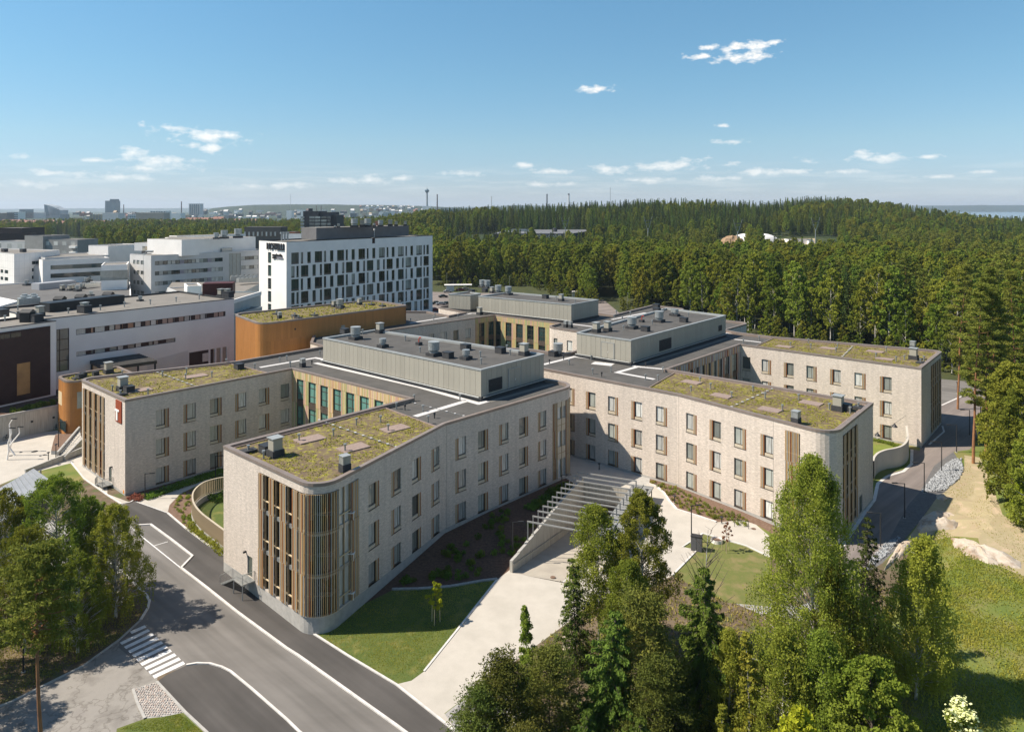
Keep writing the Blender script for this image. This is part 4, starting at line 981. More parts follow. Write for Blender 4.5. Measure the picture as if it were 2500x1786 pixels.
# green roofs
def green(poly, name='green_roof'):
    a = sum(poly[i][0]*poly[(i+1) % len(poly)][1]-poly[(i+1) % len(poly)][0]*poly[i][1] for i in range(len(poly)))
    if a < 0: poly = poly[::-1]
    mb = MB(); pol = [Vector((*p, 0)) for p in poly]
    # dense grid clipped by constrained triangulation, gently uneven
    xs = [p[0] for p in poly]; ys = [p[1] for p in poly]; vs = [Vector(p) for p in poly]; st = .55
    es = [(i, (i+1) % len(poly)) for i in range(len(poly))]
    x = min(xs)
    while x < max(xs):
        y = min(ys)
        while y < max(ys):
            q = (x+random.uniform(-.15,.15), y+random.uniform(-.15,.15))
            if pip(q, poly): vs.append(Vector(q))
            y += st
        x += st
    r = delaunay_2d_cdt(vs, es, [], 1, 1e-5)
    V = [(v.x, v.y, ZD+.16+(.07*noise.noise(Vector((v.x*1.4, v.y*1.4, 0)))+.05*noise.noise(Vector((v.x*.4, v.y*.4, 3))))) for v in r[0]]
    F = [f for f in r[2] if pip((sum(V[i][0] for i in f)/3, sum(V[i][1] for i in f)/3), poly)]
    me = bpy.data.meshes.new(name); me.from_pydata(V, [], F); me.materials.append(M_sedum); me.update()
    # loose tufts of moss and stonecrop on it
    o = link(name, me, hosp)
    pv = []
    area = abs(a)/2; N = int(area*20)
    while len(pv) < N:
        q = (random.uniform(min(xs), max(xs)), random.uniform(min(ys), max(ys)))
        if pip(q, poly) and noise.noise(Vector((q[0]*.35, q[1]*.35, 7)))+.35*noise.noise(Vector((q[0]*1.7, q[1]*1.7, 2))) > .02+random.uniform(-.22,.12): pv.append(q)
        elif pip(q, poly): N -= 1
    tv = np.array([(q[0], q[1], ZD+.24) for q in pv])
    lv, lf = leafcloud(tv, .085, .065, flat=.7)
    link('stonecrop_tufts', npmesh('stonecrop_tufts', lv, lf, L_sedum), o, 'stuff')
    sc2 = MB(); ring = offset(poly, 0); sweep(sc2, poly, [(-.02, ZD-.01), (-.02, ZD+.3), (.12, ZD+.3), (.12, ZD+.05)], 0); sc2.build('edging_strip', M_patch, o)
    return o



L_sedum = leaf_mat('stonecrop', (.098,.105,.012), (.080,.090,.016), .2, 0, .8)
gi = offset([xyq(p) for p in outl], .75)
def gpts(i): s, e = osp[i]; return [gi[k] for k in range(s, e+1)]
# left wing green: corners n-1(back-left fillet), 0, partway to the divider
divL = roofquad([(578.8,884),(664,908)])
A0, B0 = E_out[0]; tL = onwall(A0, B0, 664)
polyL2 = gpts(n-1)+[gi[osp[0][0]]]+[ins(A0, B0, tL, .75), ins(*E_out[n-2], 1.2, .75)]
green(polyL2)
# F green
A2, B2 = E_out[2]; A4e, B4e = E_out[4]
polyF2 = [ins(A2, B2, onwall(A2, B2, 934)+.0, .75), gi[osp[3][0]]]+gpts(4)+[ins(A4e, B4e, onwall(A4e, B4e, 1078), .75)]
green(polyF2)
A8, B8 = E_out[8]; A11, B11 = E_out[11]
polyR1 = [ins(A8, B8, onwall(A8, B8, 1574), .75), gi[osp[9][0]]]+gpts(10)+[gi[osp[11][0]], ins(A11, B11, onwall(A11, B11, 1652), .75)]
green(polyR1)
A13, B13 = E_out[13]; A15, B15 = E_out[15]
polyR2 = [ins(A13, B13, onwall(A13, B13, 1838), .75), gi[osp[14][0]]]+gpts(15)+[ins(A15, B15, math.hypot(B15[0]-A15[0], B15[1]-A15[1])-.5, .75)]
green(polyR2)
for q in ([(666,924),(705,917),(735,928),(695,936)],):
    pass
for cx_, cy_ in ((752,1072),(865,1096),(964,1047),(320,951),(450,917),(1061-375,905)):
    pass
def patch(px, py, w=3.4, d=2.2, ang=0):
    c = P(px, py, ZD+.2); u = Vector((math.cos(ang), math.sin(ang))); v = Vector((-u.y, u.x))
    pts = [(c.x+u.x*a*w/2+v.x*b*d/2, c.y+u.y*a*w/2+v.y*b*d/2) for a, b in ((-1,-1),(1,-1),(1,1),(-1,1))]
    slab('drain_gravel_patch', pts, ZD+.30, .2, M_patch)
aF, aR = math.atan2(.67, .73), math.atan2(-.67, .73)
for px, py in ((756,1072),(862,1093),(964,1046),(340,953),(478,918)): patch(px, py, 3.4, 2.2, aF)
for px, py in ((1688,933),(1762,966),(1880,1000),(1980,984),(1914,846),(2023,850),(2137,858),(2160,876)): patch(px, py, 3.0, 2.0, aR)
# white gravel walkways across the dark felt
def strip(pts, w=1.0, z=ZD+.02, name='gravel_walkway', m=M_gravel_w, parent=None):
    q = [P(px, py, z) for px, py in pts]; mb = MB()
    for a, b in zip(q, q[1:]):
        d = (b-a).normalized(); nn = Vector((-d.y, d.x, 0))*w/2; a2 = a-d*w*.4; b2 = b+d*w*.4
        mb.quad([a2-nn, b2-nn, b2+nn, a2+nn])
    # stack later segments a hair higher so that crossings stay clean
    mb.v = [(x, y, z+.004*(i//4)) for i, (x, y, _) in enumerate(mb.v)]
    return mb.build(name, m, parent or roof)
ZE = lambda x, y: (960+x/4.546, 680+y/4.546)
ZF = lambda x, y: (1300+x/3.788, 720+y/3.788)
ZG_ = lambda x, y: (900+x/4.06, 880+y/4.06)
Z2 = lambda x, y: (500+x/3.5516, 880+y/3.5516)
ZBp = lambda x, y: (560+x/3.5516, 500+y/3.5516)
strip([Z2(970,22), ZG_(500,260), ZG_(1090,425), ZG_(1160,405)], 1.0)
strip([ZG_(960,400), ZG_(480,545)], 1.0)
strip([ZBp(280,1405), ZBp(745,1325), ZBp(812,1338)], .9)
strip([ZF(110,640), ZF(385,570), ZF(640,600), ZF(1000,665), ZF(1270,690)], .9)
strip([ZF(600,630), ZF(700,640)], 2.2)
strip([ZF(960,665), ZF(780,715), ZF(1110,775)], .9)
strip([ZE(1010,385), ZE(870,385), ZE(200,490)], .9); strip([ZF(380,270), ZF(620,300)], .9); strip([ZF(740,225), ZF(1040,165)], .9)
strip([ZF(1790,350), ZF(1990,370)], .8); strip([ZF(1880,410), ZF(2100,435)], .8); strip([ZF(1000,640), ZF(1610,460), ZF(1790,400)], .9, m=M_deckg)
strip([ZG_(1215,400), ZG_(1700,265), ZG_(1900,215)], .9, m=M_deckg)
# ---- plant rooms on the roof
def pent(corners, zt=ZPH, name='plant_room', z0=ZD, pw=1.15, doors=(), louvres=()):
    cs = corners; a = sum(cs[i][0]*cs[(i+1) % len(cs)][1]-cs[(i+1) % len(cs)][0]*cs[i][1] for i in range(len(cs)))
    if a < 0: cs = cs[::-1]
    body = MB(); k = len(cs)
    inn = offset(cs, .06)
    for i in range(k): facade(body, inn[i], inn[(i+1) % k], z0, zt-.02, [], 0)
    root = body.build(name, M_panel, hosp)
    up = MB(); sweep(up, cs, [(-.12, z0), (-.12, z0+.55), (.03, z0+.58)], 0); up.build('upstand', M_black, root)
    ed = MB(); sweep(ed, cs, [(-.08, zt-.22), (-.08, zt), (.42, zt-.02), (.42, zt-.5)], 0); ed.build('coping', M_copg, root)
    dk = MB(); dk.cap(offset(cs, .4), zt-.4, 0); dk.build('roof_felt', M_deck, root)
    for i in range(k):
        A, B = cs[i], cs[(i+1) % k]; L = math.hypot(B[0]-A[0], B[1]-A[1]); m_ = max(1, round(L/pw)); st = L/m_
        mb = MB(); mb.box(.02, st-.02, 0, .05, z0+.6, zt-.24); me = mb.mesh('wall_panel', M_panel)
        for q in range(m_): link('wall_panel', me, root, T=frameT(A, B, q*st))
    return root, cs
pA, pB, pC, pD = [tuple(P(*q, ZPH)[:2]) for q in ((788.6,823.8),(1174.6,901.6),(1328,863),(914.8,804))]
p1, c1_ = pent([pA, pB, pC, pD])
qA, qB, qC, qD = [tuple(P(*q, ZPH)[:2]) for q in ((1408,811),(1540.5,829.5),(1772,769),(1626,751))]
p2, c2_ = pent([qA, qB, qC, qD])
rb, rc = P(1394.8,742.7,ZPH), P(1461,731,ZPH); ra = P(1168,722,ZPH); rd = ra+(rc-rb)
ua = (ra-rb).normalized(); vb = (rc-rb).normalized()
p3, c3_ = pent([tuple(ra[:2]), tuple(rb[:2]), tuple(rc[:2]), tuple(rd[:2])])
e0 = P(1148.5,719.5,ZPH); e1 = P(1095,716.8,ZPH); e2 = e1+vb*9; e3 = e0+vb*9
p3b, c3b = pent([tuple(e1[:2]), tuple(e0[:2]), tuple((e0+vb*4.2)[:2]), tuple((e1+vb*8)[:2])])
def on_face(A, B, px0, px1, py0, py1, name, m, parent, proud=.06, th=.08):
    t0, z1_ = onwall(A, B, px0, py0); t1, z0_ = onwall(A, B, px1, py1)
    mb = MB(); mb.box(t0, t1, -proud, th-proud, z0_, z1_, 0, frameT(A, B, 0)); return mb.build(name, m, parent), (t0, t1, z0_, z1_)
def louvre(A, B, px0, px1, py0, py1, parent):
    o, (t0, t1, z0_, z1_) = on_face(A, B, px0, px1, py0, py1, 'louvre', M_black, parent); mb = MB(); T = frameT(A, B, 0)
    z = z0_+.08
    while z < z1_-.1: mb.box(t0+.04, t1-.04, -.12, -.07, z, z+.05, 0, T); z += .14
    mb.build('louvre_blades', M_dark, parent)
louvre(pB, pC, 1193, 1225.6, 927, 948, p1); louvre(qB, qC, 1609.5, 1638.6, 831, 849, p2); louvre(qB, qC, 1754, 1762, 795, 806, p2)
for (A, B, a, b, c, d, pr) in ((pB, pC, 1242, 1270, 918, 950, p1), (qA, qB, 1468.5, 1498.5, 850, 878, p2)):
    t0, t1 = onwall(A, B, a), onwall(A, B, b); mb = MB(); T = frameT(A, B, 0)
    mb.box(t0, (t0+t1)/2-.02, -.07, .0, ZD+.7, ZPH-1.1, 0, T); mb.box((t0+t1)/2+.02, t1, -.07, .0, ZD+.7, ZPH-1.1, 0, T)
    mb.box(t0-.1, t0, -.10, .0, ZD+.6, ZPH-1.0, 1, T); mb.box(t1, t1+.1, -.10, .0, ZD+.6, ZPH-1.0, 1, T); mb.box(t0, t1, -.10, 0, ZPH-1.09, ZPH-1.0, 1, T)
    mb.box((t0+t1)/2+.1, (t0+t1)/2+.16, -.12, -.07, ZD+1.7, ZD+2.0, 2, T); mb.build('door', [M_panel, M_copg, M_white], pr)
# pipe rail along the foot of the big plant room
mb = MB()
for a, b, o_ in ((pA, pB, -.45), (pB, pC, -.45), (qA, qB, -.4), (qB, qC, -.4), (tuple(ra[:2]), tuple(rb[:2]), -.4)):
    T = frameT(a, b, 0, 0, -o_*-1); L = math.hypot(b[0]-a[0], b[1]-a[1]); Tm = frameT(a, b, 0)
    mb.tube([Tm@Vector((0,-.5,ZD+.62)), Tm@Vector((L,-.5,ZD+.62))], .09, 6)
mb.build('pipe_run', M_galv, roof)
# ---- rooftop equipment
def cyl_mesh(name, parts, mats):
    mb = MB()
    for p in parts:
        if p[0] == 'c': mb.tube([(0,0,p[1]),(0,0,p[2])], p[3], 18, p[4])
        else: mb.box(-p[3]/2, p[3]/2, -p[4]/2, p[4]/2, p[1], p[2], p[5])
    return mb.mesh(name, mats)
me_drum = cyl_mesh('drum_vent', [('b',0,.55,1.9,1.9,1),('c',.55,.8,.75,0),('c',.8,.9,.55,1),('c',.95,2.3,.92,0),('c',2.30,2.33,.96,2)], [M_galv, M_black, M_copg])
me_drums = cyl_mesh('small_drum_vent', [('b',0,.5,1.5,1.5,1),('c',.5,.8,.4,0),('c',.8,1.55,.62,0)], [M_galv, M_black])
me_box = cyl_mesh('box_vent', [('b',0,.7,1.35,1.35,1),('b',.7,1.9,1.05,1.05,0),('b',1.9,1.98,1.3,1.3,2)], [M_panel, M_black, M_copg])
me_curb = cyl_mesh('roof_curb', [('b',0,.95,1.5,1.2,0),('b',.95,1.02,1.58,1.28,1)], [M_black, M_dark])
me_low = cyl_mesh('low_hatch', [('b',0,.35,1.7,1.2,0),('c',.35,.75,.13,1),('c',.75,.85,.2,1)], [M_black, M_galv])
me_pipe = cyl_mesh('vent_pipe', [('c',0,.75,.10,0),('c',.75,.95,.19,0)], [M_galv])
me_pipeb = cyl_mesh('black_vent_pipe', [('c',0,.5,.08,0),('c',.5,.8,.15,0)], [M_black])
me_tall = cyl_mesh('chimney_vent', [('b',0,.9,1.0,1.0,0),('b',.9,1.75,.9,.9,1),('b',1.75,1.8,1.0,1.0,2)], [M_black, M_galv, M_copg])
me_red = MB(); me_red.tube([(0,0,.5),(0,0,1.1),(.12,0,1.3),(.35,0,1.38),(.5,0,1.25)], .1, 8, 1); me_red.box(-.45,.45,-.45,.45,0,.5,0); me_red = me_red.mesh('gooseneck_vent', [M_black, mat('red_plastic', (.45,.05,.03))])
def eq(me, pts, z, parent=roof, ang=-.73, s=1.0):
    for px, py in pts:
        p = P(px, py, z); o = link(me.name.split('.')[0], me, parent); o.location = p; o.rotation_euler = (0,0,ang); o.scale = (s, s, s)
zp = ZPH-.4
eq(me_drum, [ZBp(1095,1165), ZE(450,855), ZF(920,310), ZF(1172,250)], zp, p1)
eq(me_drums, [ZBp(1330,1235), ZE(808,895), ZF(1325,195), ZF(1305,190)], zp, p1)
eq(me_box, [ZBp(1305,1110), ZE(1452,850), ZF(590,345), ZF(695,335)], zp, p1)
eq(me_curb, [ZBp(1000,1115), ZE(610,880), ZE(805,790), ZE(1190,825), ZF(1045,335), ZF(1400,250), ZF(1150,160), ZF(1145,120)], zp, p1)
eq(me_red, [ZE(285,735), ZF(1010,250)], zp, p1)
eq(me_pipe, [ZE(133,690), ZE(297,820), ZE(965,870), ZE(975,950), ZE(1297,850), ZE(1262,795), ZF(842,325), ZF(830,240), ZF(1107,275), ZF(1215,160), ZF(1442,200), ZF(905,190), ZF(775,180), ZBp(1155,1120), ZBp(1525,1175), ZBp(2175,1320)], zp, p1)
eq(me_drum, [ZE(1045,105), ZE(990,100), ZE(1165,165), ZE(1278,180)], zp, p3); eq(me_box, [ZE(1097,160), ZE(1865,248)], zp, p3, s=.9); eq(me_curb, [ZE(870,160), ZE(1690,220), ZE(1018,150)], zp, p3)
eq(me_pipe, [ZE(1807,235), ZE(2018,270)], zp, p3)
eq(me_drum, [ZE(1830,850)], ZD); eq(me_curb, [ZE(1775,860)], ZD); eq(me_tall, [ZBp(635,1405), ZE(1915,540), ZE(1968,545)], ZD, s=.85); eq(me_box, [ZE(960,400)], ZD)
eq(me_pipe, [ZBp(785,1305), ZBp(498,1350), ZBp(437,1365), ZBp(527,1405), ZG_(450,400), ZG_(537,505), ZG_(275,480), ZG_(905,395), ZF(338,645), ZF(557,730), ZF(725,710), ZF(1045,785), ZF(1205,715), ZF(1160,790), ZF(543,600), ZF(2095,420), ZF(1950,450), ZE(718,430), ZE(463,420), ZE(450,460), ZE(195,485), ZF(755,220)], ZD)
eq(me_pipeb, [ZG_(360,490), ZG_(652,572), ZF(288,600), ZF(157,635), ZF(1047,665), ZF(640,755), ZBp(715,1385)], ZD)
# on the green roofs
Z1 = lambda x, y: (x/3.5516, 860+y/3.5516)
Z4 = lambda x, y: (1600+x/2.5256, 780+y/2.5256)
zg_ = ZD+.15
eq(me_box, [Z2(612,825), Z1(1065,330), Z4(1128,560), Z4(1592,245)], zg_, s=1.1, ang=aR); eq(me_curb, [Z2(535,800), Z1(1118,345), Z4(1172,560), Z1(2072,145)], zg_, ang=aR)
eq(me_low, [Z2(378,795), Z1(1045,375), Z4(1252,548), Z4(1635,270)], zg_, ang=aF)
eq(me_tall, [Z2(1214,962), Z4(867,645), Z4(1588,188)], zg_, ang=aF)
eq(me_pipe, [Z2(817,700), Z2(1115,655), Z2(1216,790), Z2(1315,560), Z2(1525,538), Z2(1590,615), Z2(1935,538), Z2(510,850), Z1(975,335), Z1(1283,368), Z1(1408,212), Z1(1060,203), Z1(1618,182), Z1(1610,233), Z1(1837,215), Z1(1963,100), Z2(433,72),
   Z4(275,388), Z4(220,445), Z4(470,482), Z4(602,445), Z4(340,428), Z4(677,488), Z4(783,565), Z4(884,497), Z4(1073,556), Z4(1201,578), Z4(944,145), Z4(833,167), Z4(1124,175), Z4(1114,200), Z4(958,178), Z4(1423,198), Z4(1360,235), Z4(1484,258), Z4(1656,255), Z4(1536,250)], zg_)
# lightning conductor line with little white feet
def cable(pts, z, parent=roof):
    q = [P(px, py, z) for px, py in pts]; mb = MB()
    for a, b in zip(q, q[1:]):
        mb.bar(a, b, .04, .04, 0); k = int((b-a).length/1.6)
        for i in range(k+1): c = a.lerp(b, i/max(1, k)); mb.box(c.x-.14, c.x+.14, c.y-.14, c.y+.14, z-.08, z+.03, 1)
    mb.build('lightning_conductor', [M_galv, M_gravel_w], parent)
cable([Z2(990,512), Z2(1660,745)], ZD+.34); cable([Z4(720,425), Z4(470,535)], ZD+.34); cable([Z4(1215,165), Z4(1155,225)], ZD+.34); cable([Z1(1365,170), Z1(1700,292)], ZD+.34)
cable([ZG_(385,400), ZG_(940,545)], ZD+.1)
# ---- doors, small stairs, sign
def door(A, B, t, z0, z1, m=M_dark, w=1.1):
    T = frameT(A, B, 0); mb = MB(); mb.box(t+.06, t+w-.06, .12, .18, z0, z1-.06, 0, T); mb.box(t+w-.25, t+w-.2, .06, .12, z0+.9, z0+1.2, 1, T)
    for x in (t, t+w-.06): mb.box(x, x+.06, .05, .2, z0, z1, 1, T)
    o = mb.build('door', [mat('green_grey_door', (.10,.11,.09)), M_copg], hosp); return o
A3, B3 = E_out[3]
d1 = door(A3, B3, doorT, 1.05, 3.3); door(AL, BL, ldoor, .9, 3.1, M_dark)
dA, dB = E_out[10]; tt = onwall(dA, dB, 2098); door(dA, dB, tt, .6, 3.0, w=1.6)
def text(name, s, size, T, m, ext=.03, parent=None, align='CENTER', bold=0.0):
    cu = bpy.data.curves.new('lettering', 'FONT'); cu.body = s; cu.size = size; cu.extrude = ext; cu.align_x = align; cu.offset = bold
    o = bpy.data.objects.new('tmp', cu); me = bpy.data.meshes.new_from_object(o.evaluated_get(bpy.context.evaluated_depsgraph_get())) if False else None
    col.objects.link(o); bpy.context.view_layer.update()
    me = bpy.data.meshes.new_from_object(o.evaluated_get(bpy.context.evaluated_depsgraph_get())); bpy.data.objects.remove(o)
    me.materials.clear(); me.materials.append(m); r = link(name, me, parent); r.matrix_local = T; return r
ROT = Matrix.Rotation(PI/2, 4, 'X')
text('door_number', '6', 1.3, frameT(A3, B3, doorT+.5, 1.7, .12+.0)@Matrix.Translation((0,.22,0))@ROT, M_white, .01, d1)
tS, zS = onwall(AL, BL, 284, 974); tS2, zS2 = onwall(AL, BL, 298, 1034)
sg = MB(); sg.box(tS, tS2, -.12, .0, zS2, zS, 0, frameT(AL, BL, 0)); sgo = sg.build('hospital_sign', mat('rust_red_sign', (.28,.055,.02)), hosp)
lt = MB(); w_ = tS2-tS
lt.box(tS-.1, tS+w_*.66, -.2, -.125, zS-(zS-zS2)*.5, zS-(zS-zS2)*.42, 0, frameT(AL, BL, 0)); lt.box(tS+w_*.2, tS+w_*.42, -.2, -.125, zS2+(zS-zS2)*.08, zS-(zS-zS2)*.5, 0, frameT(AL, BL, 0))
lt.build('sign_letter', M_white, sgo)
ye = MB(); te, ze = onwall(AL, BL, 300.5, 1199); ye.box(te, te+.45, -.02, 0, ze-.25, ze+.25, 0, frameT(AL, BL, 0)); ye.build('orange_notice', mat('orange_notice', (.75,.25,.03)), hosp)
def stairs_at(A, B, t, z, name, label, run=1):
    T = frameT(A, B, 0); x0 = t-.5; g = zg(*T.col[3][:2]) if False else zg((T@Vector((t,-1.5,0))).x, (T@Vector((t,-1.5,0))).y)
    st = thing(name, label, 'stairs'); mb = MB()
    mb.box(x0, x0+2.2, -1.5, -.02, z-.12, z, 0, T); mb.build('landing', M_galv, st)
    k = max(2, int(round((z-g)/.17)))
    if run > 0:
        for i in range(k):
            s = MB(); s.box(x0-.3*(i+1), x0-.3*i, -1.4, -.12, z-.17*(i+1)-.05, z-.17*(i+1), 0, T); s.build('step', M_galv, st)
    mb = MB()
    pts = [(x0-.3*k,-1.45,g+1.0),(x0,-1.45,z+1.05),(x0+2.2,-1.45,z+1.05),(x0+2.2,-.05,z+1.05)]
    for a, b in zip(pts, pts[1:]): mb.bar(T@Vector(a), T@Vector(b), .05, .05)
    for a in pts: mb.bar(T@Vector((a[0],a[1],a[2]-1.0)), T@Vector(a), .05, .05)
    for a, b in zip(pts, pts[1:]):
        for q in range(1, 9):
            c = Vector(a).lerp(Vector(b), q/9); mb.bar(T@Vector((c.x,c.y,c.z-.95)), T@c, .02, .02)
    for x in (x0+.1, x0+2.1): mb.bar(T@Vector((x,-1.4,g-.3)), T@Vector((x,-1.4,z)), .09, .09)
    mb.build('railing', M_galv, st)
    s2 = MB()
    for sy in (-1.45, -.1): s2.bar(T@Vector((x0-.3*k,sy,g)), T@Vector((x0,sy,z-.1)), .06, .2)
    s2.build('stringer', M_galv, st); return st
stairs_at(A3, B3, doorT, 1.05, 'entrance_stairs', 'galvanised steel stairs with railing below the door numbered 6')
stairs_at(AL, BL, ldoor, .9, 'entrance_stairs', 'small steel steps with railing under the rust red sign')
lamp_b = MB()
for A, B, t, z in ((A3, B3, doorT-.35, 3.5), (AL, BL, ldoor+1.3, 3.3)): lamp_b.box(t, t+.15, -.35, 0, z, z+.2, 0, frameT(A, B, 0))
lamp_b.build('wall_lamp', M_dark, hosp)
# ---- low entrance roof seen beside the orange block
# ------------------------------------------------------------ orange batten-clad blocks
def batten_block(root, poly, z0, z1, rows, pitch=.55, maxparts=300, winhole=()):
    ol, sp = fillet(poly); k = len(ol); core = MB()
    inn = offset(ol, .05); 
    for i in range(k): facade(core, inn[i], inn[(i+1) % k], z0, z1-.1, [], 0)
    core.build('wall', M_wood4, root)
    cnt = 0; rest = MB(); rh = (z1-.35-z0)/rows
    for i in range(k):
        A, B = ol[i], ol[(i+1) % k]; L = math.hypot(B[0]-A[0], B[1]-A[1])
        if L < 1e-3: continue
        m_ = max(1, round(L/pitch)); st = L/m_
        d = Vector((B[0]-A[0], B[1]-A[1])).normalized(); nrm = Vector((d.y, -d.x)); mid = Vector(((A[0]+B[0])/2, (A[1]+B[1])/2))
        vis = nrm.dot(-mid) > 0
        pn = MB(); mm = (len(ol)*0)
        for q in range(4): pn.box(.01+q*st/4, (q+1)*st/4-.01, -.04-.02*(q % 2), .0, 0.01, rh-.01)
        me = pn.mesh('batten_panel', M_ora1)
        for q in range(m_):
            off = random.uniform(-.25,.25)*0
            for r_ in range(rows):
                if vis and cnt < maxparts: link('batten_panel', me, root, T=frameT(A, B, q*st, z0+r_*rh)); cnt += 1
                elif vis: 
                    T = frameT(A, B, q*st, z0+r_*rh)
                    for v4 in range(4): rest.box(.01+v4*st/4, (v4+1)*st/4-.01, -.04-.02*(v4 % 2), 0, .01, rh-.01, 0, T, skip='n')
    if rest.v: rest.build('batten_panels', M_ora1, root, kind='stuff')
    cp = MB(); sweep(cp, ol, [(-.08, z1-.35), (-.08, z1), (.4, z1-.02), (.4, z1-.5)], 0); cp.build('coping', M_cop, root)
    rf = MB(); rf.cap(offset(ol, .35), z1-.4, 0); ro = rf.build('roof', M_sedum, root)
    pv = []; po = offset(ol, .7); xs = [p[0] for p in po]; ys = [p[1] for p in po]
    for _ in range(int((max(xs)-min(xs))*(max(ys)-min(ys))*4)):
        q = (random.uniform(min(xs), max(xs)), random.uniform(min(ys), max(ys)))
        if pip(q, po) and noise.noise(Vector((q[0]*.3, q[1]*.3, 7))) > random.uniform(-.4, .1): pv.append((q[0], q[1], z1-.33))
    lv, lf = leafcloud(np.array(pv), .2, .14, flat=.7); link('stonecrop_tufts', npmesh('stonecrop_tufts', lv, lf, L_sedum), ro, 'stuff')
    return ro
og = thing('auditorium_block', 'windowless orange batten-clad block with green roof between brick hospital and white hotel', 'building')
ro = batten_block(og, [(-52.0,148.8,3.0),(-25.9,177.8,.8),(-36.6,188.5,4.0),(-63.5,163.5,3.0)], 0, 18.3, 5)
zo = 17.9
eq(me_drum, [ZBp(958,890)], zo, ro, s=.9); eq(me_box, [ZBp(908,885), ZBp(1128,865)], zo, ro, s=.8); eq(me_tall, [ZBp(435,985)], zo, ro, s=.8)
eq(me_low, [ZBp(408,950), ZBp(567,965), ZBp(598,985), ZBp(738,962), ZBp(1232,868), ZBp(1327,880), ZBp(960,900)], zo, ro, s=.95)
eq(me_pipe, [ZBp(908,930), ZBp(1080,865), ZBp(1172,885), ZBp(1480,858), ZBp(545,990)], zo, ro, s=.9)
AO, BO = (-52.0+2.0,148.8+2.2), (-25.9,177.8)
on_face(AO, BO, 833, 841.5, 794, 808, 'door', M_panel, og, .09, .1); on_face(AO, BO, 718.5, 722, 801, 805, 'wall_vent', M_dark, og, .1, .1)
ot = thing('orange_tower_block', 'small rounded orange batten-clad entrance tower with sedum roof beside the plaza', 'building')
tp = [tuple(P(*q, 10.6)[:2]) for q in ((140,914),(172,929))]
to = batten_block(ot, [(-85.5,135.5,1.0),(-80.8,130.8,2.0),(-73.0,138.5),(-79.0,144.3,.8)], -.5, 10.6, 4, .6, 120)
zt_ = 10.2
eq(me_low, [Z1(657,232)], zt_, to, s=.8); eq(me_curb, [Z1(725,208), Z1(828,200), Z1(700,222)], zt_, to, s=.8); eq(me_box, [Z1(940,180)], zt_, to, s=1.1)
TW0, TW1 = (-80.8+1.3,130.8+1.3), (-73.0,138.5)
wv, _ = on_face(TW0, TW1, 188, 200, 957, 995, 'slatted_window', M_pane, ot, .08, .1)
TL0, TL1 = (-85.5,135.5), (-80.8,130.8)
on_face(TL0, TL1, 144, 152, 952, 990, 'slatted_window', M_wood2, ot, .08, .1)
on_face(TL0, TL1, 147, 161, 1020, 1056, 'entrance_door', M_paned, ot, .08, .1)
